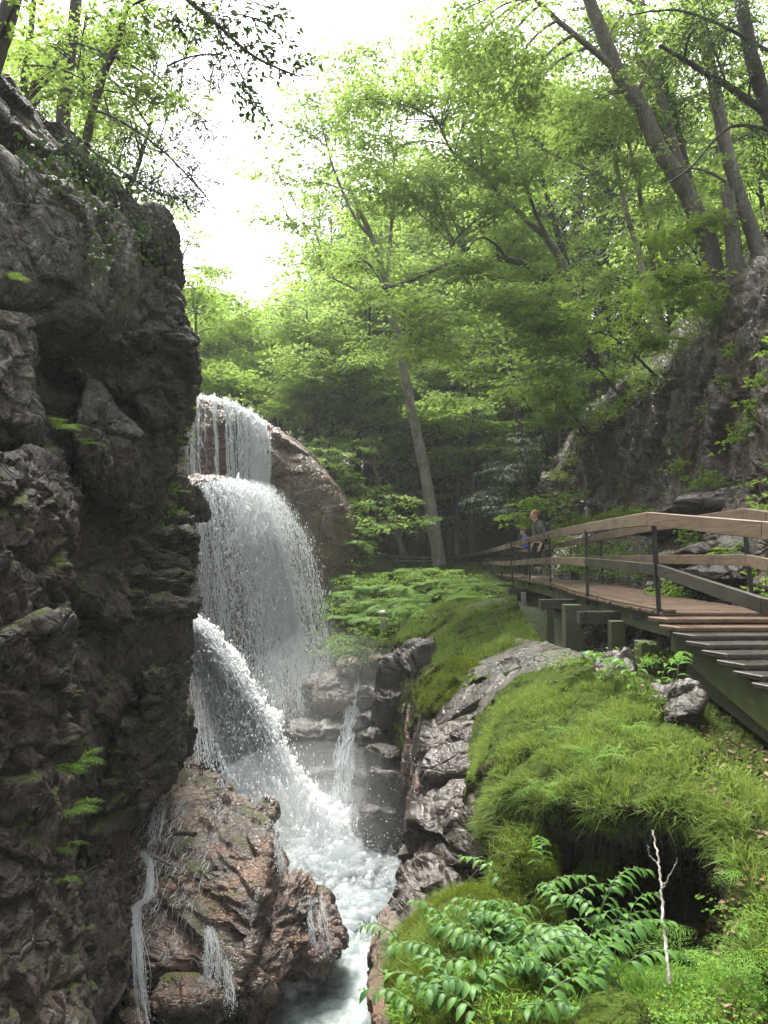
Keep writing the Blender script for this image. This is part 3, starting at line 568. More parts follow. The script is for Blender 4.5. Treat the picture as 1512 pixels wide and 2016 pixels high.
# the fractured reddish-brown dike: a column of blocks down the gorge wall
dk = []; R_ = random.Random(5)
def Lblk(x, y, w, h, d, rr, s, tilt=0):
    c = P(x, y, d); k = d / FOC
    V, F = rock_xyz((0, 0, 0), (w * k * .58, w * k * .7, h * k * .75), amp=.13, n=64, e=.33, rz=rr, scale=.5, s=s, stretch=(1.4, 1.4, .6), crack=.15)
    dk.append((V @ rotm(R_.uniform(-.12, .12), tilt, 0).T + c, F))
for k, (x, y, w, h, d) in enumerate([(772, 1335, 46, 50, 17.0), (768, 1395, 44, 46, 16.6), (763, 1500, 52, 40, 15.9), (760, 1560, 56, 60, 15.5), (752, 1630, 60, 60, 15.1), (840, 1300, 40, 50, 15.4), (846, 1440, 30, 80, 13.0), (838, 1600, 26, 80, 11.6)]):
    Lblk(x, y, w * 1.1, h, d, R_.uniform(-.7, .7), 300 + k, R_.uniform(-.25, .25))
struct('rock_dike', dk, M['ledge'])

def boulder(label, VF, m, group=None, name='boulder', cat='boulder'):
    V, F = merge(VF) if isinstance(VF, list) else VF
    c = V.mean(0); c[2] = V[:, 2].min()
    o = link(name, mesh_from(name, V - c, F), m); o.location = tuple(float(q) for q in c); tag(o, label, cat, group)
    return o
boulder('huge sloping wet boulder with pink and grey streaks below the white jet',
    [rock_blob([(200, 1790, 10.6), (225, 1720, 11.2), (290, 1655, 11.8), (340, 1600, 12.4), (410, 1565, 12.9), (470, 1580, 12.9), (520, 1612, 12.4), (545, 1650, 11.7), (545, 1720, 11), (520, 1830, 10.2), (505, 1930, 9.75), (480, 1975, 9.5), (440, 1950, 9.6), (380, 1925, 9.8), (300, 1930, 9.8), (225, 1890, 10)],
     T=.45, Tb=1.2, e=.30, amp=.12, nth=340, nph=200, scale=.8, s=400, fwd=(-.12, -.62, .75), stretch=(.55, .55, 2.0), rot=(.35, -.35, .2), small=.6, crack=.2),
     rock_blob([(480, 1700, 11), (520, 1650, 11.4), (545, 1665, 11.4), (548, 1740, 11), (530, 1830, 10.4), (512, 1950, 9.8), (478, 1985, 9.6), (462, 1900, 9.9), (470, 1790, 10.3)], T=.35, Tb=.5, e=.45, amp=.10, nth=170, nph=80, scale=.5, s=401, stretch=(2.2, 2.2, .35), rot=(0, .12, 0), fwd=(.1, -1, .1))], M['pink_rock'])
boulder('orange-brown split boulder between the huge sloping boulder and the foaming pool',
    [rock_blob([(525, 1800, 10.8), (548, 1745, 11.2), (585, 1722, 11.4), (620, 1750, 11.3), (618, 1830, 10.8), (600, 1890, 10.4), (560, 1925, 10.1), (512, 1965, 9.8), (500, 1930, 9.9)], T=.4, Tb=.7, e=.5, amp=.16, nth=200, nph=100, scale=.6, s=403, stretch=(1, 1, 2.0), rot=(.2, .7, 0), fwd=(.1, -.8, .5))], M['pink_rock'])
boulder('dark rounded boulder with water pouring over it at the pool edge',
    [rock_blob([(590, 1800, 11.1), (605, 1758, 11.5), (640, 1760, 11.6), (668, 1810, 11.2), (676, 1860, 10.8), (660, 1895, 10.5), (610, 1910, 10.4), (580, 1880, 10.5)], T=.5, Tb=.7, e=.65, amp=.12, scale=.45, s=404, fwd=(.1, -.8, .5))], M['fall_rock'])
boulder('wet brown boulder at the foot of the strata wall above the huge boulder',
    [rock_blob([(330, 1610, 13), (370, 1555, 13.6), (425, 1528, 14), (450, 1545, 13.9), (440, 1590, 13.4), (400, 1625, 13), (350, 1640, 12.8)], T=.5, Tb=.9, e=.6, amp=.13, scale=.6, s=405, fwd=(0, -.8, .6))], M['pink_rock'])
boulder('small rock poking out of the spray right of the brown boulder',
    rock_blob([(505, 1600, 13.2), (525, 1578, 13.4), (545, 1590, 13.3), (540, 1620, 13), (515, 1622, 13)], T=.3, e=.6, amp=.08, scale=.4, s=406, fwd=(0, -.8, .6)), M['pink_rock'])
boulder('glossy pink boulder lying in the water at the foot of the trickles',
    rock_blob([(300, 1985, 9.3), (312, 1950, 9.5), (345, 1928, 9.7), (400, 1932, 9.8), (455, 1958, 9.6), (448, 1985, 9.4), (400, 2002, 9.2), (340, 2012, 9.1), (305, 2005, 9.1)], T=.35, Tb=.5, e=.6, amp=.09, nth=200, nph=90, scale=.6, s=407, fwd=(0, -.6, .8)), M['pink_rock'])
boulder('small brown boulder left of the long white trickle',
    rock_blob([(248, 1975, 9.4), (262, 1958, 9.5), (290, 1962, 9.5), (292, 1988, 9.3), (262, 1992, 9.3)], T=.2, e=.6, amp=.05, scale=.3, s=408, fwd=(0, -.6, .8)), M['pink_rock'])
boulder('brown boulder cut by the bottom edge at the foot of the left wall',
    rock_blob([(232, 2020, 9), (245, 1998, 9.1), (280, 2000, 9.1), (292, 2030, 8.9), (260, 2050, 8.8)], T=.25, e=.6, amp=.05, scale=.3, s=409, fwd=(0, -.6, .8)), M['pink_rock'])
boulder('dark mossy rock in the shadow at the foot of the left cliff',
    [rock_blob([(185, 1860, 8.6), (200, 1780, 9.4), (240, 1770, 10), (262, 1830, 10), (260, 1900, 9.6), (225, 1960, 9), (190, 1950, 8.4)], T=.4, Tb=.9, e=.6, amp=.16, scale=.45, s=410, fwd=(.2, -.8, .4))], M['cliff_low'])
boulder('heap of wet brown rubble beside the cliff above the trickles',
    rock_blob([(190, 1730, 10.4), (215, 1680, 11), (260, 1650, 11.4), (290, 1680, 11.3), (280, 1730, 10.8), (230, 1760, 10.4)], T=.35, e=.6, amp=.13, scale=.22, s=411, fwd=(0, -.6, .8), small=.8), M['pink_rock'])
boulder('smooth dark rock standing at the pool edge under the ledges',
    [rock_blob([(736, 1880, 6.0), (740, 1838, 6.2), (758, 1820, 6.3), (786, 1832, 6.1), (800, 1875, 5.9), (792, 1935, 5.7), (750, 1935, 5.6)], T=.25, Tb=.6, e=.65, amp=.05, scale=.5, s=412),
     rock_blob([(736, 1930, 5.6), (770, 1905, 5.8), (800, 1920, 5.6), (812, 1990, 5.2), (800, 2120, 4.6), (745, 2120, 4.7), (733, 1990, 5.2)], T=.25, Tb=.6, e=.6, amp=.06, scale=.5, s=413)], M['fall_rock'])
boulder('orange boulder perched above the thin right cascade',
    rock_blob([(664, 1310, 18.6), (672, 1297, 18.7), (695, 1292, 18.7), (715, 1302, 18.6), (716, 1318, 18.5), (700, 1332, 18.4), (672, 1330, 18.4)], T=.4, e=.55, amp=.05, scale=.5, s=414), M['pink_rock'])
boulder('flat pinkish stone on the dark streambed by the plants',
    rock_blob([(725, 1293, 18.6), (745, 1284, 18.7), (768, 1286, 18.6), (762, 1294, 18.4), (735, 1298, 18.4)], T=.3, e=.4, amp=.03, scale=.4, s=415), M['pink_rock'])
boulder('broad brown boulder blurred by spray left of the thin right cascade',
    rock_blob([(612, 1375, 18.6), (640, 1335, 19), (690, 1335, 18.9), (715, 1370, 18.4), (690, 1400, 18), (630, 1405, 18.1)], T=.6, e=.6, amp=.10, scale=.6, s=416, fwd=(0, -.8, .5)), M['pink_rock'])
boulder('mossy stone in the bottom right corner among ferns',
    rock_blob([(1120, 2030, 3.5), (1150, 1985, 3.7), (1210, 1960, 3.8), (1260, 1985, 3.7), (1270, 2040, 3.5), (1180, 2060, 3.4)], T=.15, e=.6, amp=.03, scale=.3, s=417, fwd=(0, -.6, .8)), M['soil'])
boulder('small mossy rock jutting from the cave under the grassy lip',
    rock_blob([(1130, 1730, 5.7), (1155, 1690, 5.9), (1195, 1665, 6), (1215, 1690, 5.9), (1200, 1720, 5.8), (1150, 1760, 5.7)], T=.12, e=.6, amp=.05, scale=.3, s=418), M['soil'])
boulder('moss cushion stone beside the tree roots on the right cliff rim',
    rock_blob([(1187, 835, 22), (1195, 815, 22), (1212, 812, 22), (1220, 825, 22), (1205, 842, 22)], T=.3, e=.8, amp=.05, scale=.3, s=419), M['soil'])

# ------------------------------------------------------------------ water
def water_mat(name, kind):
    m, n = mat(name); b = NB(n)
    o = b.add('ShaderNodeOutputMaterial')
    df = b.add('ShaderNodeBsdfPrincipled'); df.inputs['Base Color'].default_value = (.50, .54, .55, 1) if kind in ('pool', 'foamy') else (.86, .89, .90, 1); df.inputs['Roughness'].default_value = .35
    df.inputs['Subsurface Weight'].default_value = 1.0 if kind in ('solid', 'foamy') else 0.0; df.inputs['Subsurface Radius'].default_value = (.5, .52, .55); df.inputs['Subsurface Scale'].default_value = .6
    tl = b.add('ShaderNodeBsdfTranslucent'); tl.inputs[0].default_value = (.86, .89, .90, 1)
    mx = b.add('ShaderNodeMixShader'); mx.inputs[0].default_value = {'solid': .15, 'pool': .3}.get(kind, .66); b.l(df.outputs[0], mx.inputs[1]); b.l(tl.outputs[0], mx.inputs[2])
    if kind == 'veil':
        uv = b.add('ShaderNodeTexCoord').outputs['UV']
        mp = b.add('ShaderNodeMapping'); mp.inputs['Scale'].default_value = (1, .10, 1); b.l(uv, mp.inputs[0])
        a = b.noise(mp.outputs[0], 16, 9, .72, .25); c = b.noise(uv, 5, 5, .6)
        at = b.add('ShaderNodeAttribute', attribute_name='dens').outputs['Fac']
        f = b.math('ADD', b.math('MULTIPLY', a, 1.0), b.math('MULTIPLY', c, .3))
        al = b.rng(b.math('ADD', f, b.math('MULTIPLY', at, .6)), .84, 1.06)
        tp = b.add('ShaderNodeBsdfTransparent')
        al = b.math('MULTIPLY', al, .85); m2 = b.add('ShaderNodeMixShader'); b.l(al, m2.inputs[0]); b.l(tp.outputs[0], m2.inputs[1]); b.l(mx.outputs[0], m2.inputs[2])
        bp = b.add('ShaderNodeBump'); bp.inputs['Strength'].default_value = .7; bp.inputs['Distance'].default_value = .08; b.l(a, bp.inputs['Height']); b.l(bp.outputs[0], df.inputs['Normal'])
        b.l(m2.outputs[0], o.inputs[0])
    elif kind == 'pool':
        geo = b.add('ShaderNodeNewGeometry').outputs['Position']
        at = b.add('ShaderNodeAttribute', attribute_name='foam').outputs['Fac']
        a = b.noise(geo, 2.2, 8, .7, 1.2); c = b.noise(geo, 11, 6, .7, .8)
        f = b.math('ADD', b.math('MULTIPLY', a, .7), b.math('MULTIPLY', c, .3))
        al = b.rng(b.math('ADD', f, b.math('MULTIPLY', at, .55)), .68, 1.02)
        wt = b.add('ShaderNodeBsdfPrincipled'); wt.inputs['Roughness'].default_value = .08
        wc = b.mix(at, (.035, .04, .03), (.22, .32, .29)); b.l(wc, wt.inputs['Base Color'])
        m2 = b.add('ShaderNodeMixShader'); b.l(al, m2.inputs[0]); b.l(wt.outputs[0], m2.inputs[1]); b.l(mx.outputs[0], m2.inputs[2])
        bp = b.add('ShaderNodeBump'); bp.inputs['Strength'].default_value = .6; bp.inputs['Distance'].default_value = .08; b.l(f, bp.inputs['Height'])
        b.l(bp.outputs[0], df.inputs['Normal']); b.l(bp.outputs[0], wt.inputs['Normal'])
        b.l(m2.outputs[0], o.inputs[0])
    else:
        b.l(mx.outputs[0], o.inputs[0])
    return m
M['veil'] = water_mat('falling_water', 'veil'); M['white'] = water_mat('white_water', 'white'); M['pool'] = water_mat('pool_water', 'pool'); M['solid'] = water_mat('thick_white_water', 'solid'); M['foamy'] = water_mat('churned_foam_white', 'foamy')

rng = np.random.default_rng(11)
def sampleG(G, u, v):
    nr, nc = G.shape[:2]
    x = np.clip(u, 0, 1) * (nc - 1.001); y = np.clip(v, 0, 1) * (nr - 1.001)
    i = y.astype(int); j = x.astype(int); a = (y - i)[:, None]; b_ = (x - j)[:, None]
    return (G[i, j] * (1 - a) * (1 - b_) + G[i + 1, j] * a * (1 - b_) + G[i, j + 1] * (1 - a) * b_ + G[i + 1, j + 1] * a * b_)
def bundles(nb, sig, lo=0.0, hi=1.0, w=None):
    c = rng.uniform(lo, hi, nb); ww = rng.random(nb) ** 2 + .05
    if w is not None: ww = ww * w(c)
    ww /= ww.sum(); sg = sig * rng.uniform(.3, 1.6, nb)
    return lambda k: (lambda j: np.clip(c[j] + rng.normal(0, 1, k) * sg[j], 0, 1))(rng.choice(nb, k, p=ww))
def clots(C, r, flow=(0, -.3, -1), el=(1.2, 2.6)):
    """torn lumps of white water"""
    th = np.linspace(0, 2 * math.pi, 9, endpoint=False); ph = np.linspace(0, math.pi, 7)
    D = np.stack([np.sin(ph)[:, None] * np.cos(th)[None], np.sin(ph)[:, None] * np.sin(th)[None], np.cos(ph)[:, None] * np.ones(9)[None]], -1).reshape(-1, 3); F0 = grid_faces(7, 9, True)
    n = len(C); R = r[0] + (r[1] - r[0]) * rng.random(n) ** 1.8; e = rng.uniform(*el, n)
    z = norm_(np.array(flow) + rng.normal(0, .25, (n, 3))); x = norm_(np.cross(z, [0, 1, .1])); y = np.cross(z, x)
    V = C[:, None] + R[:, None, None] * (D[None, :, :1] * x[:, None] + D[None, :, 1:2] * y[:, None] + D[None, :, 2:] * z[:, None] * e[:, None, None])
    V = V.reshape(-1, 3); dd = V - np.repeat(C, 63, 0); V = V + dd * (fbm(V * (1.2 / R.mean()), 3, 5) * 1.1)[:, None]
    return V, (F0[None] + (np.arange(n) * 63)[:, None, None]).reshape(-1, 4)
def strands(G, n, r=(.01, .03), ln=(.05, .2), wob=.05, ufun=None, vfun=None, off=(0, .15), seg=9):
    u = (ufun or (lambda k: rng.random(k)))(n); v0 = (vfun or (lambda k: rng.random(k)))(n) ; L = rng.uniform(*ln, n)
    t = np.linspace(0, 1, seg); N3 = []
    vv = v0[:, None] + t[None] * L[:, None]
    du = rng.normal(0, .006, n)[:, None] * t[None] + .004 * np.sin(t[None] * rng.uniform(3, 14, n)[:, None] + rng.uniform(0, 6, n)[:, None])
    pts = sampleG(G, (u[:, None] + du).ravel(), vv.ravel()).reshape(n, seg, 3)
    pts = pts + np.array([0, -1, 0]) * rng.uniform(*off, n)[:, None, None]
    ph = rng.uniform(0, 6, (n, 1)); pts[:, :, 0] += wob * np.sin(t[None] * rng.uniform(2, 9, (n, 1)) + ph) * rng.random((n, 1)); pts[:, :, 1] += wob * np.cos(t[None] * rng.uniform(2, 9, (n, 1)) + ph) * rng.random((n, 1))
    ok = (vv <= 1).all(1); pts = pts[ok]; n = len(pts)
    rad = rng.uniform(*r, n)[:, None] * (np.sin(np.pi * np.clip(t, .04, .96)) ** .7)[None] * rng.uniform(.45, 1.3, (n, seg))
    an = np.array([0, 2.09, 4.19]) ; ring = np.stack([np.cos(an), np.sin(an), 0 * an], -1)
    V = pts[:, :, None] + rad[:, :, None, None] * ring[None, None]
    V = V.reshape(-1, 3)
    s = np.arange(n)[:, None, None] * seg * 3; k = np.arange(seg - 1)[None, :, None] * 3; j = np.arange(3)[None, None]
    j2 = (j + 1) % 3
    F = np.stack([s + k + j, s + k + 3 + j, s + k + 3 + j2, s + k + j2], -1).reshape(-1, 4)
    return V, F
OCT = np.array([[1, 0, 0], [0, 1, 0], [-1, 0, 0], [0, -1, 0], [0, 0, 1], [0, 0, -1]], float)
OCF = np.array([[0, 1, 4], [1, 2, 4], [2, 3, 4], [3, 0, 4], [1, 0, 5], [2, 1, 5], [3, 2, 5], [0, 3, 5]])
def drops(C, r, el=1.5):
    n = len(C); R = r[0] + (r[1] - r[0]) * rng.random(n) ** 2.2 * 1.3
    sc = np.stack([R, R, R * rng.uniform(1, el, n)], -1)
    V = (C[:, None] + OCT[None] * sc[:, None]).reshape(-1, 3)
    F = (OCF[None] + (np.arange(n) * 6)[:, None, None]).reshape(-1, 3)
    return V, F
def veil(G, dens, off=.04, uvs=(1, 1)):
    """water sheet over a control grid"""
    nr, nc = G.shape[:2]
    n = grid_normals(G).reshape(-1, 3); V = G.reshape(-1, 3); n = n * np.sign((-(V * n)).sum(1, keepdims=True))
    uvx, uvy = np.meshgrid(np.linspace(0, uvs[0], nc), np.linspace(0, uvs[1], nr)); uv = np.stack([uvx.ravel(), uvy.ravel()], -1)
    q = np.stack([uvx.ravel() * 3, uvy.ravel() * .7, 0 * uvx.ravel()], -1)
    V = V + n * (off + off * 1.6 * fbm(q * 2, 4, 3)[:, None])
    return V, grid_faces(nr, nc), uv, dens.ravel()
def veil_obj(name, G, dens, off, uvs, parent=None):
    V, F, uv, a = veil(G, dens, off, uvs)
    return link(name, mesh_from(name, V, F, True, {'dens': a}, uv), M['veil'], parent)
UV = lambda nr, nc: np.meshgrid(np.linspace(0, 1, nc), np.linspace(0, 1, nr))

wf = empty('waterfall', P(460, 1640, 17)); tag(wf, kind='structure')
def wpart(name, o): o.parent = wf; o.matrix_parent_inverse = Matrix.Translation(-wf.location); return o
def nm(V, F, name, m=None): return wpart(name, link(name, mesh_from(name, V, F, True), m or M['white']))
# 1 top fall
top = [[(345, 780, 26.5), (400, 781, 26.5), (445, 790, 26.5), (480, 808, 26.5), (516, 832, 26.4)],
       [(345, 779, 24.9), (400, 780, 24.9), (450, 792, 24.9), (487, 812, 24.9), (520, 836, 24.9)],
       [(352, 800, 24.4), (400, 805, 24.4), (452, 815, 24.4), (494, 835, 24.4), (528, 855, 24.5)],
       [(358, 860, 24.0), (402, 865, 24.0), (455, 875, 24), (500, 885, 24), (534, 900, 24.1)],
       [(362, 925, 23.7), (405, 930, 23.6), (458, 945, 23.5), (500, 955, 23.5), (530, 965, 23.6)],
       [(366, 965, 23.2), (408, 970, 23.0), (460, 985, 22.9), (498, 995, 22.9), (525, 1005, 23)]]
G1 = sheet_grid(top, 200, 160); uu, vv = UV(200, 160)
d1 = -.20 + .30 * np.exp(-((uu - .80) / .12) ** 2) + .25 * np.exp(-((uu - .35) / .1) ** 2) * (vv < .6) + .45 * (vv < .26) - .20 * np.exp(-((uu - .18) / .22) ** 2) * (vv > .4)
wpart('water_sheet', veil_obj('water_sheet', G1, d1, .05, (4, 4)))
uw = bundles(34, .012, 0, 1, lambda c: .5 + 1.6 * np.exp(-((c - .8) / .14) ** 2)); uw2 = lambda k: np.clip(rng.normal(.80, .07, k), 0, 1)
V, F = merge([strands(G1, 1500, (.002, .012), (.08, .35), .05, uw, lambda k: .15 + .72 * rng.random(k), (0, .2)), strands(G1, 900, (.002, .014), (.08, .3), .07, uw2, lambda k: .15 + .7 * rng.random(k), (0, .25)),
              strands(G1, 420, (.004, .014), (.03, .12), .04, lambda k: rng.random(k), lambda k: .06 + .2 * rng.random(k) ** 2, (0, .08))]); nm(V, F, 'water_strand')
# 2 wide fan below the middle ledge
fan = [[(372, 955, 23), (410, 950, 22.9), (460, 955, 22.9), (505, 960, 22.9), (535, 965, 23)],
       [(385, 975, 22.2), (425, 968, 22.1), (480, 975, 22), (530, 985, 22.1), (570, 1005, 22.4)],
       [(392, 1060, 21.7), (440, 1050, 21.5), (505, 1055, 21.3), (565, 1065, 21.4), (615, 1085, 21.7)],
       [(398, 1170, 21.3), (455, 1170, 21), (530, 1170, 20.8), (590, 1180, 20.9), (640, 1195, 21.2)],
       [(402, 1290, 20.6), (470, 1290, 20.3), (545, 1290, 20.1), (610, 1295, 20.2), (655, 1300, 20.6)],
       [(410, 1420, 19.2), (480, 1420, 19), (560, 1415, 18.9), (620, 1400, 19), (665, 1385, 19.3)]]
G2 = sheet_grid(fan, 260, 200); uu, vv = UV(260, 200)
ridge = .50 + .14 * vv
d2 = -.38 + .46 * np.exp(-((uu - ridge) / .15) ** 2) * (1 - .6 * vv) + .22 * np.exp(-((uu - .1) / .08) ** 2) * (vv > .1) + .35 * (vv < .08) - .12 * vv
wpart('water_sheet', veil_obj('water_sheet', G2, d2, .07, (5, 5)))
bf = bundles(46, .014, .03, .97, lambda c: .35 + 1.5 * np.exp(-((c - .55) / .2) ** 2)); bf2 = bundles(16, .02, .35, .75)
def ufan(k): return np.clip(np.where(rng.random(k) < .75, bf(k), rng.random(k)), 0.01, .99)
V, F = merge([strands(G2, 1700, (.002, .010), (.05, .25), .10, ufan, lambda k: rng.random(k) ** 1.2 * .9, (0, .5), seg=7), strands(G2, 1500, (.002, .014), (.05, .22), .10, bf2, lambda k: rng.random(k) ** 1.6 * .8, (0, .5), seg=7),
              strands(G2, 200, (.003, .011), (.05, .2), .05, lambda k: rng.uniform(.02, .22, k), lambda k: .1 + rng.random(k) * .6, (0, .1))]); nm(V, F, 'water_strand')
n = 44000; u = ufan(n); v = np.clip(rng.random(n) ** .8, 0, 1); C = sampleG(G2, np.clip(u + rng.normal(0, .015, n) + rng.normal(0, .06, n) * v, 0, 1), v) + rng.normal(0, .07, (n, 3)) * (1 + 2.5 * v[:, None]) + np.array([0, -.3, 0])
V, F = drops(C, (.002, .011), 5); V1, F1 = drops(sampleG(G1, uw(5000), rng.random(5000)) + rng.normal(0, .08, (5000, 3)) + np.array([0, -.2, 0]), (.002, .010), 4); V, F = merge([(V, F), (V1, F1)]); nm(V, F, 'water_drop')
n = 420; v = rng.random(n) ** 1.3 * .6; C = sampleG(G2, np.clip(.50 + .10 * v + rng.normal(0, .05, n), 0, 1), v) + rng.normal(0, .08, (n, 3)) + np.array([0, -.25, 0])
V, F = clots(C, (.01, .05), (0, -.3, -1), (1.5, 4)); nm(V, F, 'water_clot')
n = 900; u_ = uw(n); C = sampleG(G1, u_, .12 + .8 * rng.random(n)) + rng.normal(0, .03, (n, 3)) + np.array([0, -.12, 0]); V, F = clots(C, (.006, .03), (0, -.1, -1), (2, 6)); nm(V, F, 'water_clot')
n = 2600; v = rng.random(n) ** 1.1 * .85; C = sampleG(G2, np.clip(bf(n) * .6 + .4 * (.5 + .14 * v + rng.normal(0, .10, n)), 0, 1), v) + rng.normal(0, .06, (n, 3)) + np.array([0, -.25, 0]); V, F = clots(C, (.005, .028), (.15, -.2, -1), (2, 6)); nm(V, F, 'water_clot')
# 3 thick lower jet: a solid rounded tongue of foam plus threads
jet = [((386, 1215, 18.6), (382, 1300, 18.4), .3), ((420, 1235, 18.1), (412, 1350, 17.9), .45), ((465, 1290, 17.6), (440, 1420, 17.4), .6), ((505, 1355, 17.2), (460, 1500, 17), .7), ((540, 1420, 16.9), (480, 1560, 16.6), .8), ((572, 1490, 16.6), (500, 1610, 16.2), .9), ((640, 1580, 16.2), (540, 1660, 15.7), 1.0), ((730, 1650, 15.9), (600, 1720, 14.9), 1.0)]
nj = 300; A = cr(np.array([P(*j[0]) for j in jet]), nj); B = cr(np.array([P(*j[1]) for j in jet]), nj); Tj = cr(np.array([[j[2]] for j in jet]), nj)[:, 0]
kk = 96; an = np.linspace(0, 2 * math.pi, kk, endpoint=False)
Cj = (A + B) / 2; Hj = (A - B) / 2
G3 = Cj[:, None] + Hj[:, None] * (np.cos(an) * .9)[None, :, None] + np.array([0, -1.0, .2]) * (np.sin(an)[None] * Tj[:, None] * .55)[..., None]
V = G3.reshape(-1, 3); nrm = grid_normals(G3, True).reshape(-1, 3)
nrm *= np.sign(((V - np.repeat(Cj, kk, 0)) * nrm).sum(1, keepdims=True))
tt = np.repeat(np.linspace(0, 1, nj), kk)
q = V * np.array([2.0, 2.0, 1.0]) ; q[:, 2] = tt * 9; q[:, 1] = np.tile(np.cos(an), nj) * 2.5; q[:, 0] = np.tile(np.sin(an), nj) * 2.5
V = V + nrm * ((fbm(q * 1.2, 5, 9) * .34 + np.abs(fbm(q * 4, 4, 19)) * .34 + fbm(V * 9, 3, 4) * .08) * (.35 + .9 * tt))[:, None]
uvj = np.stack([np.tile(np.linspace(0, 3, kk), nj), tt * 4], -1)
ed = np.abs(np.tile(np.cos(an), nj))
wpart('water_jet', link('water_jet', mesh_from('water_jet', V, grid_faces(nj, kk, True), True, {'dens': .98 - .60 * ed ** 4}, uvj), M['solid']))
G3f = np.stack([A * (1 - f) + B * f for f in np.linspace(0, 1, 30)], 1)
n = 4200; vj = rng.random(n)
C = sampleG(G3f, np.clip(rng.beta(.8, .9, n), 0, 1), vj) + rng.normal(0, .05, (n, 3)) * (1 + 2 * vj[:, None]) + np.array([0, -1, .1]) * rng.uniform(.1, .5, (n, 1)) * (.5 + vj[:, None])
V, F = clots(C, (.006, .036), (.5, -.5, -1), (1.2, 3)); nm(V, F, 'water_clot', M['solid'])
V, F = strands(G3f, 5200, (.004, .02), (.02, .10), .12, bundles(26, .03), lambda k: rng.random(k) * .93, (.1, .75), seg=7); nm(V, F, 'water_strand')
n = 22000; u = rng.random(n); v = rng.random(n); C = sampleG(G3f, u, v) + rng.normal(0, .13, (n, 3)) * (.6 + 2.0 * v[:, None]) + np.array([0, -.5, .05])
# sheet of drips below the jet, along the wall
drip = [[(384, 1290, 17.6), (440, 1380, 17.4)], [(376, 1400, 16.6), (450, 1480, 16.6)], [(374, 1500, 15.6), (480, 1560, 15.6)]]
Gd = np.swapaxes(np.array([[P(*c) for c in r] for r in drip]), 0, 0); Gd = cr(Gd, 40)
u2 = rng.random(2600); C2 = sampleG(Gd, u2, rng.random(2600)) + rng.normal(0, .1, (2600, 3))
V, F = drops(np.concatenate([C, C2]), (.002, .012), 4); nm(V, F, 'water_drop')
V, F = strands(Gd, 160, (.005, .012), (.2, .5), .05, None, lambda k: rng.random(k) * .6, (0, .2)); nm(V, F, 'water_strand')
# 4 thin right cascade
rcx = [[(682, 1345, 18.3), (702, 1335, 18.3), (716, 1345, 18.2)], [(682, 1400, 17.8), (700, 1400, 17.7), (712, 1400, 17.8)], [(664, 1470, 17.2), (690, 1470, 17.1), (706, 1470, 17.2)], [(655, 1540, 16.7), (690, 1540, 16.5), (712, 1540, 16.6)], [(650, 1620, 16), (695, 1620, 15.9), (725, 1620, 16)]]
G4 = sheet_grid(rcx, 120, 60); uu, vv = UV(120, 60)
wpart('water_sheet', veil_obj('water_sheet', G4, .25 + .3 * np.exp(-((uu - .5) / .3) ** 2), .05, (1.5, 3)))
V, F = strands(G4, 420, (.006, .02), (.06, .25), .08, None, lambda k: rng.random(k) * .85, (0, .25)); nm(V, F, 'water_strand')
# 5 trickles down the huge boulder
Vt = []
def trickle(path, w, n, dens=.35, **k):
    dens = dens - .18
    w = w * .7
    rows_ = [[(x - w * f, y, d), (x, y, d - .03), (x + w * f, y, d)] for (x, y, d, f) in path]
    Gt = sheet_grid(rows_, 90, 24); uu, vv = UV(90, 24)
    n = int(n * 1.3)
    Vt.append(strands(Gt, int(n * .6), (.001, .005), (.10, .5), .03, bundles(7, .05), lambda k: rng.random(k) * .8 - .05, (0, .10), seg=12))
    Cn = sampleG(Gt, rng.random(n * 3), rng.random(n * 3)) + rng.normal(0, .04, (n * 3, 3)) + np.array([0, -.08, 0])
    TD.append(Cn)
TD = []
trickle([(318, 1570, 11.9, 1), (312, 1610, 11.2, 1.2), (305, 1660, 10.6, 1)], 14, 120)
trickle([(285, 1672, 10.5, .7), (300, 1700, 10.2, .8), (298, 1760, 9.75, 1.2), (272, 1790, 9.6, 1.2), (278, 1880, 9.1, 1.3), (285, 1960, 8.9, 1.6), (300, 2040, 8.6, 1.8)], 13, 300, .45)
trickle([(415, 1820, 9.5, .6), (420, 1860, 9.25, 1.1), (420, 1905, 9.1, 1.3), (418, 1945, 9.0, 1.5)], 17, 200, .45)
trickle([(448, 1880, 9.4, .8), (452, 1930, 9.2, 1), (455, 1980, 9.0, 1.2)], 10, 90, .3)
trickle([(545, 1640, 11.2, .8), (552, 1690, 10.9, 1), (560, 1730, 10.8, 1.1)], 8, 90, .3)
trickle([(620, 1760, 10.9, 1), (630, 1820, 10.5, 1.3), (640, 1880, 10.3, 1.3)], 24, 160, .2)
trickle([(436, 1530, 13.2, .6), (440, 1560, 12.9, 1), (442, 1590, 12.6, 1)], 7, 50, .3)
hb = [o for o in bpy.data.objects if o.get('label', '').startswith('huge sloping')][0]
HV = np.empty(len(hb.data.vertices) * 3, np.float32); hb.data.vertices.foreach_get('co', HV); HV = HV.reshape(-1, 3)[:340 * 200] + np.array(hb.location); HG = HV.reshape(200, 340, 3)[2:95]
f_ = np.array([-.12, -.62, .75]); f_ /= np.linalg.norm(f_); cen = HG.reshape(-1, 3).mean(0)
ax1 = np.array([1.0, 0, 0]); ax2 = np.cross(f_, ax1); ax2 /= np.linalg.norm(ax2); ax2 *= np.sign(-ax2[2])
Q = HG.reshape(-1, 3) - cen; qa, qb, qc = Q @ ax1, Q @ ax2, Q @ f_
gx = np.linspace(-1.6, 1.6, 130); gy = np.linspace(-2.2, 2.4, 190); HM = np.full((190, 130), -9.0)
ii = np.clip(((qb + 2.2) / 4.6 * 189).astype(int), 0, 189); jj = np.clip(((qa + 1.6) / 3.2 * 129).astype(int), 0, 129); np.maximum.at(HM, (ii, jj), qc)
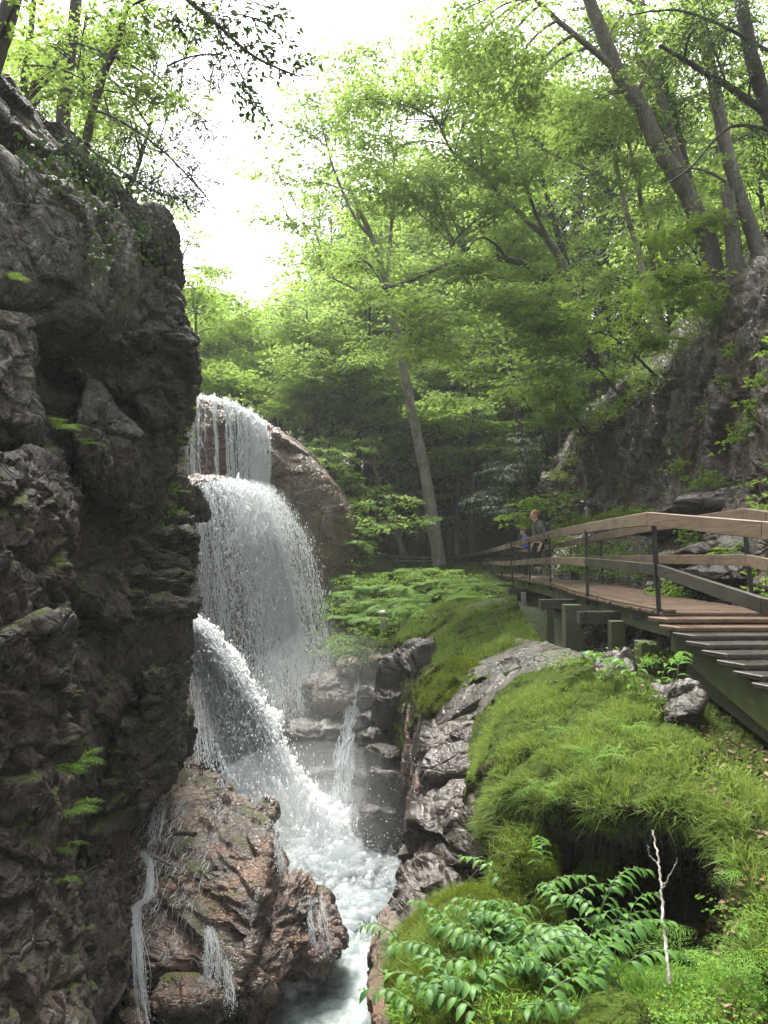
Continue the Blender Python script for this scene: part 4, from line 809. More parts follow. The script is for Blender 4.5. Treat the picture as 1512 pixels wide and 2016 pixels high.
nthr = 900; seg = 14; a0 = rng.choice([-1.05, -.95, -.5, .05, .55, .95], nthr) + rng.normal(0, .16, nthr); b0 = rng.uniform(-1.5, 1.5, nthr); ln_ = rng.uniform(.06, .3, nthr)
tt = np.linspace(0, 1, seg)[None]; aa = a0[:, None] + .010 * np.sin(tt * rng.uniform(4, 16, (nthr, 1)) + rng.uniform(0, 6, (nthr, 1))) - .15 * tt * ln_[:, None]; bb = b0[:, None] + tt * ln_[:, None]
hh = HM[np.clip(((bb + 2.2) / 4.6 * 189).astype(int), 0, 189), np.clip(((aa + 1.6) / 3.2 * 129).astype(int), 0, 129)]
ok = (hh > -1.2).all(1); aa, bb, hh = aa[ok], bb[ok], hh[ok]
for _ in range(4): hh = (hh + np.roll(hh, 1, 1) + np.roll(hh, -1, 1)) / 3; hh[:, 0] = hh[:, 1]; hh[:, -1] = hh[:, -2]
pts = cen + aa[..., None] * ax1 + bb[..., None] * ax2 + (hh[..., None] + .015) * f_
for p_ in pts: Vt.append(tube(p_, .0015 + .006 * rng.random() * np.sin(np.linspace(.15, 3.0, seg)) * rng.uniform(.4, 1.4, seg), 3))
V, F = merge(Vt); nm(V, F, 'water_strand')
V, F = drops(np.concatenate(TD), (.0015, .005), 3.0); nm(V, F, 'water_drop')

# pool
ny, nx = 420, 260
X, Y = np.meshgrid(np.linspace(-6.5, 2.2, nx), np.linspace(4, 18, ny))
ix, iy = float(P(600, 1660, 15.2)[0]), 14.6
fo = np.exp(-(((X - (-1.0)) / 1.6) ** 2 + ((Y - 14.6) / 2.6) ** 2)) * 1.25
fo = np.maximum(fo, np.exp(-((X + .30 + (Y - 12) * .02) / 1.05) ** 2) * np.clip((16 - Y) / 2, 0, 1) * np.clip(.45 + (Y - 7) * .055, .3, 1))
q = np.stack([X.ravel() * 1.1, Y.ravel() * .9, 0 * X.ravel()], -1)
hz_ = fbm(q * 1.3, 5, 71) * .10 + fo.ravel() * (.20 * np.abs(fbm(q * 3.5, 4, 61)) * 1.5 + .15 * fbm(q * 1.2, 3, 62) + .10) 
V = np.stack([X.ravel(), Y.ravel(), POOL_Z + hz_], -1)
o = link('pool_water', mesh_from('pool_water', V, grid_faces(ny, nx), True, {'foam': np.clip(fo.ravel(), 0, 1.2)}), M['pool']); tag(o, kind='structure')
# churned foam where the jet lands
Vs = []
for (x, y, d, r) in [(520, 1600, 15.6, .55), (575, 1625, 15.6, .7), (640, 1650, 15.4, .8), (700, 1660, 15.3, .8), (750, 1675, 15, .7), (600, 1690, 14.5, .7), (670, 1710, 14.2, .8), (730, 1720, 14, .7), (560, 1660, 14.6, .5), (610, 1740, 13.2, .5), (690, 1760, 12.9, .6)]:
    c = P(x, y, d); c[2] = POOL_Z - .05 + .1 * r
    Vr, Fr = rock_xyz(c, (r * 1.3, r, r * .5), amp=0, n=110, e=.9)
    n_ = (Vr - c); n_ /= np.linalg.norm(n_, axis=1, keepdims=True)
    Vr = Vr + n_ * (fbm(Vr * 3.2, 6, 8) * .42 + np.abs(fbm(Vr * 9, 4, 6)) * .16)[:, None] * r
    Vs.append((Vr, Fr))
V, F = merge(Vs); nm(V, F, 'churned_foam', M['foamy'])
n = 500; C = np.stack([rng.uniform(-2.4, .3, n), rng.uniform(12.6, 16.0, n), POOL_Z + .05 + rng.exponential(.13, n)], -1); V, F = clots(C, (.01, .07), (0, 0, 1), (.8, 1.8)); nm(V, F, 'churned_foam', M['foamy'])
n = 16000
Cs = np.stack([rng.uniform(-2.6, .45, n), rng.uniform(11.5, 16.2, n), POOL_Z + .1 + rng.exponential(.28, n)], -1)
V, F = drops(Cs, (.002, .010), 2); nm(V, F, 'splash_drop')
# ------------------------------------------------------------------ boardwalk, stairs and railings
def wood_mat(name, c, c2, rough=.5, moss=0.0, sc=1.0):
    m, n = mat(name); b = NB(n)
    pos = b.add('ShaderNodeTexCoord').outputs['Object']
    mp = b.add('ShaderNodeMapping'); mp.inputs['Scale'].default_value = (9 * sc, 1.0 * sc, 14 * sc); b.l(pos, mp.inputs[0])
    f = b.noise(mp.outputs[0], 2.5, 8, .65, .4); g = b.noise(pos, 1.7, 5, .6)
    rnd = b.add('ShaderNodeAttribute', attribute_name='tint').outputs['Fac']
    col = b.mix(b.rng(f, .3, .7), tuple(q * .6 for q in c), c2)
    col = b.mix(b.math('MULTIPLY', rnd, .45), col, tuple(q * .45 for q in c))
    col = b.mix(b.rng(g, .5, .68, 0, .7), col, tuple(q * .5 for q in c))
    if moss: col = b.mix(b.rng(b.noise(pos, 3, 6, .7), .66 - moss * .3, .74 - moss * .3, 0, .75), col, (.05, .07, .02))
    pr = b.add('ShaderNodeBsdfPrincipled'); b.l(col, pr.inputs['Base Color']); b.l(b.rng(g, .3, .7, rough * .55, rough * 1.3), pr.inputs['Roughness'])
    bp = b.add('ShaderNodeBump'); bp.inputs['Strength'].default_value = .5; bp.inputs['Distance'].default_value = .006; b.l(f, bp.inputs['Height']); b.l(bp.outputs[0], pr.inputs['Normal'])
    o = b.add('ShaderNodeOutputMaterial'); b.l(pr.outputs[0], o.inputs[0]); return m
M['deck'] = wood_mat('wet_deck_plank', (.11, .07, .045), (.20, .13, .085), .4, .15)
M['rail'] = wood_mat('brown_rail_board', (.14, .095, .065), (.25, .185, .13), .5, .2)
M['rail_dark'] = wood_mat('dark_wet_board', (.035, .03, .024), (.075, .065, .05), .4, .2)
M['joist'] = wood_mat('mossy_joist', (.05, .048, .03), (.10, .10, .055), .6, .8)
M['iron'] = simple_mat('black_iron', (.012, .012, .013), .45, .3, 30, .1)
M['greywood'] = wood_mat('grey_weathered_wood', (.20, .18, .15), (.36, .33, .28), .7)

def wmesh(name, boxes, m, parent):
    V, F = merge(boxes); t = np.repeat(rng.random(len(boxes)), 8)
    o = link(name, mesh_from(name, V - np.array(parent.location), F, False, {'tint': t}), m, parent)
    bv = o.modifiers.new('bevel', 'BEVEL'); bv.width = .006; bv.segments = 1
    return o
LE = np.array([(2.95, 7.75, -.56), (3.02, 10.9, -.55), (3.27, 14.5, -.50), (3.42, 17.4, -.51), (3.78, 21.6, -.55), (3.98, 25, -.57), (4.2, 28.6, -.58), (4.35, 32, -.58), (3.9, 34.6, -.56), (2.9, 36, -.52)])
pe = cr(LE, 400); seg_ = np.r_[0, np.cumsum(np.linalg.norm(np.diff(pe, axis=0), axis=1))]
def along(s):
    p = np.array([np.interp(s, seg_, pe[:, k]) for k in range(3)]); q = np.array([np.interp(min(s + .1, seg_[-1]), seg_, pe[:, k]) for k in range(3)]); r = np.array([np.interp(max(s - .1, 0), seg_, pe[:, k]) for k in range(3)])
    t = q - r; t[2] = 0; t /= np.linalg.norm(t); return p, t, np.array([t[1], -t[0], 0])
WID = 1.18
bw = empty('boardwalk', (3.5, 7.75, -1.6)); tag(bw, 'long wet timber boardwalk on posts running beside the rock wall above the gorge', 'boardwalk')
bx = []; s = .08
R_ = random.Random(3)
while s < seg_[-1] - .1:
    p, t, nn_ = along(s); c = p + nn_ * (WID / 2 + R_.uniform(-.015, .015)) + np.array([0, 0, -.02 + R_.uniform(-.004, .004)])
    bx.append(box(c, (.062 + R_.uniform(-.004, .004), WID / 2 + .05, .019), np.stack([t, -nn_, [0, 0, 1]], 1))); s += .146
wmesh('deck', bx, M['deck'], bw)
js = []
ks = np.linspace(0, seg_[-1] - .05, 15)
for side in (0.05, WID - .05):
    for a, b_ in zip(ks[:-1], ks[1:]):
        p, t, q = along(a); p2, t2, q2 = along(b_)
        js.append(beam(p + q * side + [0, 0, -.155], p2 + q2 * side + [0, 0, -.155], .05, .21))
wmesh('rim_joist', js[:14], M['joist'], bw); wmesh('rim_joist', js[14:], M['joist'], bw)
kb = []
for a, b_ in zip(ks[:-1], ks[1:]):      # kerb board lying flat along the gorge edge
    p, t, q = along(a); p2, t2, q2 = along(b_)
    kb.append(beam(p + q * .03 + [0, 0, .018], p2 + q2 * .03 + [0, 0, .018], .13, .03))
wmesh('edge_board', kb, M['deck'], bw)
# supports
def sup(px, pt, pb, d, w, m, off=0):
    a = P(px, pt, d); b_ = P(px, pb, d); b_[0] = a[0]; b_[1] = a[1]; b_[2] -= .5
    wmesh('support_post', [beam(b_, a, w, w, (0, 1, 0))], m, bw)
for q in [(1082, 1188, 1262, 13.0, .12), (1125, 1190, 1280, 11.2, .24), (1213, 1222, 1275, 9.3, .17), (1031, 1166, 1228, 17.0, .10), (1007, 1160, 1205, 20, .10), (985, 1152, 1190, 23.5, .12), (968, 1148, 1175, 26, .12), (952, 1144, 1168, 29, .14)]:
    sup(*q, M['joist'] if q[4] > .11 else M['greywood'])
wmesh('support_post', [beam(P(1276, 1300, 8.4) - [0, 0, .5], P(1276, 1262, 8.4), .24, .24, (0, 1, 0))], M['joist'], bw)
for (x0, x1, y, d) in [(1062, 1200, 1189, 12.0), (1138, 1290, 1215, 9.5), (1000, 1060, 1164, 18), (975, 1030, 1155, 23)]:
    a = P(x0, y, d); b_ = a + [1.5, .1, 0]
    wmesh('cross_beam', [beam(a, b_, .14, .15)], M['rail_dark'], bw)

# stairs
st = empty('stairway', (3.5, 6.0, -1.6)); tag(st, 'dark wooden steps with mossy stringer dropping off the near end of the boardwalk', 'stairs')
TX = [2.75, 2.76, 2.79, 2.8, 2.83, 2.84, 2.85, 2.86] + [2.87] * 9; tz = [-.625, -.685, -.735, -.785, -.835, -.885, -.935, -.985] + [-1.04 - .055 * k for k in range(9)]
for k in range(17):
    d = 7.62 - .275 * k
    Vb, Fb = box((0, 0, 0), (.72, .145, .022)); Vb[(Vb[:, 0] < 0) & (Vb[:, 1] < 0), 0] += .10
    Vb = Vb + np.array([TX[k] + .72, d, tz[k]])
    wmesh('step', [(Vb, Fb)], M['rail_dark'] if k > 1 else M['deck'], st)
for x in (3.0, 4.05):
    wmesh('stringer', [beam((x, 7.72, -.80), (x, 3.3, -1.72), .05, .30)], M['joist'], st)
wmesh('stringer', [beam((3.06, 7.5, -1.06), (3.06, 3.0, -1.75), .05, .32)], M['rail_dark'], st)

# railings
def rail_line(obj, pts, m, h=.14, w=.045, name='top_rail'):
    wmesh(name, [beam(a, b_, w, h) for a, b_ in zip(pts[:-1], pts[1:])], m, obj)
rl = empty('railing', (2.95, 7.8, -.56)); tag(rl, 'brown plank railing with black iron posts on the gorge side of the boardwalk', 'railing')
gpx = [(1302, 1203, 7.85), (1160, 1172, 10.9), (1086, 1150, 14.5), (1045, 1144, 17.3), (1010, 1139, 20.6), (990, 1134, 24), (969, 1131, 27.2), (954, 1128, 30)]
Lp = [P(*c) for c in gpx]
for k, c in enumerate(Lp):
    c[2] = np.interp(c[1], LE[:8, 1], LE[:8, 2])
    w = .042 if k < 6 else .05
    wmesh('rail_post', [beam(c - [0.02, 0, .12], c + [-.03 if k else -.06, 0, .98], w, w, (0, 1, 0))], M['iron'], rl)
tp = [P(1512 + 700, 1102, 3.2), P(1512, 1044, 5.7), P(1283, 1021, 7.85), P(1160, 1039, 10.9), P(1086, 1053, 14.5), P(1045, 1063.5, 17.3), P(1012, 1073, 20.6), P(986, 1080, 24), P(965, 1085, 27.2), P(950, 1088, 30), P(925, 1092, 32), P(895, 1095, 34), P(872, 1100, 35.5)]
rail_line(rl, [t - [.03, 0, 0] for t in tp], M['rail'])
lo_ = [P(1302, 1122, 7.85), P(1160, 1106, 10.9), P(1086, 1104, 14.5), P(1045, 1106, 17.3), P(1012, 1109, 20.6), P(986, 1109, 24), P(965, 1108, 27.2), P(950, 1110, 30), P(925, 1109, 32), P(895, 1108, 34), P(874, 1106, 35.5)]
rail_line(rl, [t - [.03, 0, 0] for t in lo_[1:]], M['rail'], .13, .04, 'middle_rail')
rail_line(rl, [t - [.035, 0, 0] for t in [P(1512 + 700, 1330, 3.2), P(1512, 1192, 5.7), lo_[0], lo_[1] + [0, .05, 0]]], M['rail_dark'], .125, .045, 'middle_rail')
rr = empty('railing', (4.1, 8.3, -.56)); tag(rr, 'brown plank railing with black iron posts on the cliff side of the boardwalk', 'railing')
rpx = [(1480, 1175, 8.3), (1289, 1169, 11.5), (1184, 1150, 14.7), (1124, 1145, 18), (1076, 1140, 21.5), (1042, 1136, 25.5), (1022, 1132, 29)]
for k, c in enumerate(rpx):
    c = P(*c); c[2] = -.56
    wmesh('rail_post', [beam(c - [-.02, 0, .12], c + [-.06 if k == 0 else 0, 0, .98], .042, .042, (0, 1, 0))], M['iron'], rr)
tr = [P(2300, 1100, 3.6), P(1512, 1020, 7.4), P(1468, 1013, 8.3), P(1283, 1037, 11.5), P(1182, 1057, 14.7), P(1123, 1069, 18), P(1076, 1078, 21.5), P(1042, 1084, 25.5), P(1022, 1087, 29), P(995, 1090, 32), P(960, 1094, 34.5)]
rail_line(rr, tr, M['rail'])
lr = [P(2300, 1250, 3.6), P(1512, 1112, 7.4), P(1472, 1103, 8.3), P(1290, 1101, 11.5), P(1184, 1101, 14.7), P(1124, 1104, 18), P(1076, 1107, 21.5), P(1042, 1109, 25.5), P(1022, 1109, 29), P(995, 1110, 32)]
rail_line(rr, lr, M['rail'], .13, .04, 'middle_rail')
ff = empty('fence', P(830, 1118, 36.5)); tag(ff, 'low grey rail fence at the far end of the boardwalk between the two pale trunks', 'fence')
for x in (782, 835, 872): wmesh('fence_post', [beam(P(x, 1125, 36.5), P(x, 1094, 36.5), .12, .12, (0, 1, 0))], M['greywood'], ff)
for y in (1097, 1104, 1111): wmesh('fence_rail', [beam(P(774, y, 36.4), P(880, y + 1, 36.4), .05, .12)], M['greywood'], ff)
wmesh('sign_board', [beam(P(809, 1090, 37), P(820, 1090, 37), .04, .2)], M['rail'], ff)
f2 = empty('fence', P(730, 1100, 37)); tag(f2, 'thin dark hand rail sloping down out of the dark woods left of the low fence', 'fence')
rail_line(f2, [P(722, 1086, 37), P(760, 1092, 37), P(782, 1096, 36.6)], M['greywood'], .1, .04, 'top_rail')
for x, y in ((728, 1087), (756, 1092)): wmesh('fence_post', [beam(P(x, y + 22, 37), P(x, y, 37), .07, .07, (0, 1, 0))], M['rail_dark'], f2)
# wooden platform behind the dome rock
br = empty('viewing_platform', P(610, 905, 31)); tag(br, 'end of a grey timber viewing platform behind the rock dome', 'platform')
wmesh('top_rail', [beam(P(585, 886, 31), P(628, 885, 31), .12, .10)], M['greywood'], br); wmesh('top_rail', [beam(P(585, 893, 31.4), P(622, 893, 31.4), .05, .07)], M['rail'], br)
wmesh('corner_post', [beam(P(621, 925, 31), P(621, 884, 31), .16, .16, (0, 1, 0))], M['greywood'], br)
wmesh('railing_panel', [beam(P(590, 906, 31.2), P(618, 906, 31.2), .04, .12)], M['greywood'], br)
wmesh('corner_post', [beam(P(633, 960, 31), P(631, 912, 31), .14, .14, (0, 1, 0))], M['rail_dark'], br)
# small post with rounded cap among the ferns
pv = empty('marker_post', P(756, 1232, 19)); tag(pv, 'short grey post with a round cap among the ferns above the streambed', 'post')
c = P(756, 1228, 19); V, F = tube([c + [0, 0, -.2], c + [0, 0, .22]], [.10, .09], 10); link('post_shaft', mesh_from('post_shaft', V - np.array(pv.location), F), M['greywood'], pv)
V, F = rock_xyz(c + [0, 0, .27], (.17, .17, .08), amp=0, n=16, e=1); link('post_cap', mesh_from('post_cap', V - np.array(pv.location), F), M['greywood'], pv)

# ------------------------------------------------------------------ people
def skin(name, pts, edges, rad, m, parent, sub=2):
    me = bpy.data.meshes.new(name); me.from_pydata([tuple(p) for p in pts], edges, [])
    o = bpy.data.objects.new(name, me); COL.objects.link(o)
    md = o.modifiers.new('skin', 'SKIN'); md.use_smooth_shade = True
    me.skin_vertices.new() if not me.skin_vertices else None
    for k, r in enumerate(rad):
        sv = me.skin_vertices[0].data[k]; sv.radius = (r, r) if not isinstance(r, tuple) else r; sv.use_root = (k == 0)
    sb = o.modifiers.new('sub', 'SUBSURF'); sb.levels = sb.render_levels = sub
    dg = bpy.context.evaluated_depsgraph_get(); dg.update()
    m2 = bpy.data.meshes.new_from_object(o.evaluated_get(dg)); bpy.data.objects.remove(o)
    m2.name = name; o = link(name, m2, m, parent)
    for p in m2.polygons: p.use_smooth = True
    return o
def flat(name, c, rough=.7, var=.2): return simple_mat(name, c, rough, var, 25, .3, .3, dist=.005)
skinm = flat('skin', (.62, .38, .28), .5, .08)
def sph(name, c, r, m, parent, n=20, e=1.0, amp=0.0, tilt=0.0, sc_=.05):
    V, F = rock_xyz((0, 0, 0), r, amp=amp, n=n, e=e, scale=sc_); V = V @ rotm(0, tilt, 0) + np.array(c); return link(name, mesh_from(name, V, F), m, parent)
def person(name_label, loc, H, rz, cloth, kind):
    """standing figure facing -X in its own frame, feet at z=0"""
    r = empty('person', loc, rz); tag(r, name_label, 'person'); k = H / 1.68
    def v(x, y, z): return (x * k, y * k, z * k)
    st = .10 if kind == 'woman' else .05
    # body: pelvis root, spine, neck, head stem, arms, hands with fingers, legs
    pts = [v(.02, 0, .92), v(.03, 0, 1.10), v(.03, 0, 1.30), v(.00, 0, 1.42), v(-.03, 0, 1.50), v(-.045, 0, 1.56)]
    ed = [(0, 1), (1, 2), (2, 3), (3, 4), (4, 5)]; rad = [.13 * k, .12 * k, .13 * k, .085 * k, .052 * k, .05 * k]
    arms = {'woman': [[(.03, -.19, 1.37), (.10, -.24, 1.12), (.02, -.23, .89), (-.02, -.23, .80)], [(.03, .19, 1.37), (.08, .25, 1.12), (.0, .24, .90), (-.04, .24, .81)]],
            'boy': [[(.02, -.17, 1.36), (.06, -.22, 1.12), (-.14, -.20, 1.05), (-.23, -.18, 1.06)], [(.02, .17, 1.36), (.02, .22, 1.12), (-.18, .20, 1.08), (-.26, .18, 1.10)]]}[kind]
    for a in arms:
        b0 = len(pts); pts += [v(*q) for q in a]; ed += [(2, b0)] + [(b0 + i, b0 + i + 1) for i in range(3)]; rad += [.062 * k, .046 * k, .03 * k, .034 * k]
        d = np.array(a[3]) - np.array(a[2]); d /= np.linalg.norm(d)
        for f, (o_, L_) in enumerate(((-.028, .075), (-.010, .085), (.010, .08), (.027, .065))):
            e_ = np.array(a[3]) + d * .03 + [o_, 0, 0] if abs(d[2]) > .6 else np.array(a[3]) + d * .03 + [0, o_, 0]
            i0 = len(pts); pts += [v(*e_), v(*(e_ + d * L_ * .6)), v(*(e_ + d * L_ + [-.012, 0, -.008]))]; ed += [(b0 + 3, i0), (i0, i0 + 1), (i0 + 1, i0 + 2)]; rad += [.012 * k, .010 * k, .008 * k]
        i0 = len(pts); th = np.array(a[3]) + [-.035, 0, .012]; pts += [v(*th), v(*(th + d * .035 + [-.015, 0, 0]))]; ed += [(b0 + 2, i0), (i0, i0 + 1)]; rad += [.013 * k, .010 * k]
    for sgn, fx in ((-1, -st), (1, st)):
        b0 = len(pts); pts += [v(.01 + fx * .1, sgn * .09, .84), v(fx * .5, sgn * .10, .48), v(.04 + fx, sgn * .10, .10), v(.03 + fx, sgn * .10, .05), v(-.13 + fx, sgn * .11, .035)]
        ed += [(0, b0)] + [(b0 + i, b0 + i + 1) for i in range(4)]; rad += [.092 * k, .062 * k, .038 * k, .04 * k, .03 * k]
    skin('body', pts, ed, rad, skinm, r)
    # head with nose, ears, eyes and mouth
    hz = 1.60 * k; hx = -.06 * k; up = -.28 if kind == 'woman' else .05
    hd = empty('head', (0, 0, 0)); bpy.data.objects.remove(hd)
    V, F = rock_xyz((0, 0, 0), (.098 * k, .075 * k, .118 * k), amp=0, n=28, e=1)
    V[:, 2] *= 1; m_ = V[:, 2] < 0; V[m_, 1] *= 1 + V[m_, 2] / (k * .35); 
    parts = [(V, F), rock_xyz((-.100 * k, 0, -.01 * k), (.020 * k, .014 * k, .026 * k), amp=0, n=10, e=1), rock_xyz((-.088 * k, 0, -.052 * k), (.016 * k, .026 * k, .010 * k), amp=0, n=10, e=1), rock_xyz((-.078 * k, 0, -.092 * k), (.022 * k, .026 * k, .02 * k), amp=0, n=10, e=1),
             rock_xyz((.005 * k, -.076 * k, -.01 * k), (.020 * k, .010 * k, .03 * k), amp=0, n=10, e=1), rock_xyz((.005 * k, .076 * k, -.01 * k), (.020 * k, .010 * k, .03 * k), amp=0, n=10, e=1)]
    V, F = merge(parts); V = V @ rotm(0, up, 0).T + np.array([hx, 0, hz]); ho = link('head', mesh_from('head', V, F), skinm, r)
    V, F = merge([rock_xyz((-.088 * k, s_ * .032 * k, .018 * k), (.008 * k, .012 * k, .008 * k), amp=0, n=8, e=1) for s_ in (-1, 1)]); V = V @ rotm(0, up, 0).T + np.array([hx, 0, hz]); link('eyes', mesh_from('eyes', V, F), flat('eye', (.03, .02, .015), .3), ho)
    hr = [rock_xyz((.022 * k, 0, .022 * k), (.098 * k, .084 * k, .112 * k), amp=.012, n=26, e=1, scale=.05)]
    if kind == 'woman': hr.append(rock_xyz((.135 * k, 0, .03 * k), (.045 * k, .045 * k, .05 * k), amp=.02, n=16, e=1, scale=.04))
    else: hr.append(rock_xyz((-.03 * k, 0, .075 * k), (.085 * k, .08 * k, .05 * k), amp=.012, n=18, e=1, scale=.04))
    V, F = merge(hr); V = V @ rotm(0, up, 0).T + np.array([hx, 0, hz]); link('hair', mesh_from('hair', V, F), cloth['hair'], r)
    # top with sleeves
    tp_ = [v(.02, 0, .90), v(.03, 0, 1.08), v(.035, 0, 1.28), v(.01, 0, 1.42), v(-.02, 0, 1.47)]
    te = [(0, 1), (1, 2), (2, 3), (3, 4)]; trd = [(.165 * k, .14 * k), (.155 * k, .13 * k), (.17 * k, .135 * k), .105 * k, .07 * k]
    for a in arms:
        b0 = len(tp_); tp_ += [v(*q) for q in a[:3]]; te += [(2, b0), (b0, b0 + 1), (b0 + 1, b0 + 2)]; trd += [.082 * k, .066 * k, .05 * k]
    trd = [t if isinstance(t, tuple) else (t, t) for t in trd]
    skin('top', tp_, te, trd, cloth['top'], r)
    lp_ = [v(.02, 0, .93)]; le_ = []; lr_ = [.14 * k]
    for sgn, fx in ((-1, -st), (1, st)):
        b0 = len(lp_); zz = .30 if kind == 'woman' else .10
        lp_ += [v(.01 + fx * .1, sgn * .09, .82), v(fx * .5, sgn * .10, .50), v(.02 + fx * .85, sgn * .10, zz)]; le_ += [(0, b0), (b0, b0 + 1), (b0 + 1, b0 + 2)]; lr_ += [.112 * k, .082 * k, .062 * k]
    skin('trousers', lp_, le_, lr_, cloth['bottom'], r)
    for sgn, fx in ((-1, -st), (1, st)):
        skin('shoe', [v(.06 + fx, sgn * .10, .045), v(-.03 + fx, sgn * .10, .045), v(-.16 + fx, sgn * .11, .035)], [(0, 1), (1, 2)], [.045 * k, .048 * k, .034 * k], cloth['shoe'], r, 1)
        if kind == 'woman': skin('sock', [v(.03 + fx, sgn * .10, .09), v(.02 + fx * .9, sgn * .10, .30)], [(0, 1)], [.048 * k, .056 * k], cloth['sock'], r, 1)
    return r, k
cw = {'hair': flat('reddish_hair', (.30, .15, .07)), 'top': flat('olive_sweatshirt', (.11, .135, .10)), 'bottom': flat('dark_leggings', (.02, .022, .026)), 'shoe': flat('pale_pink_shoe', (.6, .45, .45)), 'sock': flat('grey_sock', (.12, .125, .13))}
w_, k_ = person('woman in an olive sweatshirt and dark leggings gazing up at the falls', (3.72, 18.0, -.51), 1.64, math.radians(12), cw, 'woman')
cb = {'hair': flat('brown_hair', (.16, .085, .045)), 'top': flat('blue_jacket', (.03, .13, .58), .5), 'bottom': flat('grey_trousers', (.07, .075, .085)), 'shoe': flat('dark_shoe', (.05, .04, .04))}
person('small boy in a bright blue jacket leaning at the railing', (3.66, 19.2, -.52), 1.28, math.radians(8), cb, 'boy')
# backpack she wears
bk = empty('backpack', (3.72, 18.0, -.51), math.radians(12)); tag(bk, 'small black backpack worn by the woman in olive', 'backpack')
V, F = rock_xyz((.24, 0, 1.16), (.09, .14, .22), amp=.02, n=26, e=.7, scale=.15); link('bag', mesh_from('bag', V, F), flat('black_nylon', (.02, .021, .025), .5), bk)
for s_ in (-1, 1):
    V, F = tube(cr([(.20, s_ * .09, 1.30), (.08, s_ * .11, 1.45), (-.06, s_ * .11, 1.42), (-.12, s_ * .12, 1.28), (-.05, s_ * .17, 1.10), (.17, s_ * .12, 1.02)], 20), .016, 6); link('strap', mesh_from('strap', V, F), bpy.data.materials['black_nylon'], bk)
M['bark_pale'] = rock_mat('pale_grey_bark', (.10, .09, .078), (.22, .205, .18), (.38, .36, .32), moss=.0, lichen=.5, rough=(.8, .95), scale=5, bump=.4, stretch=(1, 1, .4))
# ------------------------------------------------------------------ trees
def norm(a): return a / (np.linalg.norm(a, axis=-1, keepdims=True) + 1e-9)
def leaves(pos, d, nrm, size, wid=.62, fold=.12):
    """pointed folded leaves: pos (n,3), direction, normal, size (n,)"""
    s = norm(np.cross(d, nrm)); n2 = norm(np.cross(s, d)); z = size[:, None]
    a = pos; t = pos + d * z; m = pos + d * z * .42
    l = m + s * z * wid * .5 + n2 * z * fold; r = m - s * z * wid * .5 + n2 * z * fold
    tip = t - n2 * z * .12
    V = np.stack([a, r, tip, l], 1).reshape(-1, 3)
    F = np.arange(len(pos) * 4).reshape(-1, 4)
    return V, F
def sprays(C, D, nleaf, L, size, rg, kind='broad', wid=.62):
    """flat leafy twigs starting at C along D"""
    n = len(C); D = norm(D)
    up = np.array([0, 0, 1.0]); S = norm(np.cross(D, up) + 1e-6)
    t = rg.random((n, nleaf)); side = np.where(rg.random((n, nleaf)) < .5, -1, 1); Ln = L * rg.uniform(.6, 1.3, (n, 1))
    w = rg.random((n, nleaf)) * (.15 + .5 * np.sin(np.pi * np.clip(t, 0, 1) ** .8)) * .75
    pos = C[:, None] + D[:, None] * (t * Ln)[..., None] + S[:, None] * (side * w * Ln)[..., None]
    pos[..., 2] += rg.normal(0, .035, (n, nleaf)) * L - (.12 if kind == 'broad' else .22) * L * t ** 2 - .12 * L * w
    dr = norm(D[:, None] * rg.uniform(.3, 1, (n, nleaf, 1)) + S[:, None] * (side * rg.uniform(.3, 1.0, (n, nleaf)))[..., None] + rg.normal(0, .22, (n, nleaf, 3)) + np.array([0, 0, -.18]))
    nr = norm(up + rg.normal(0, .38 if kind == 'broad' else .2, (n, nleaf, 3)))
    sz = size * rg.uniform(.6, 1.25, (n, nleaf))
    V, F = leaves(pos.reshape(-1, 3), dr.reshape(-1, 3), nr.reshape(-1, 3), sz.ravel(), wid)
    tint = np.clip(.45 + rg.normal(0, .22, (n, 1)) + rg.normal(0, .14, (n, nleaf)), 0, 1)
    return V, F, np.repeat(tint.ravel(), 4)
def bend(a, b, n, sag, rg, j=.03):
    t = np.linspace(0, 1, n)[:, None]; L = np.linalg.norm(b - a)
    p = a * (1 - t) + b * t; p[:, 2] += (np.sin(np.pi * t[:, 0]) * sag * L)
    q = np.cumsum(rg.normal(0, j * L / n, (n, 3)), 0) * np.sin(np.pi * t); return p + q
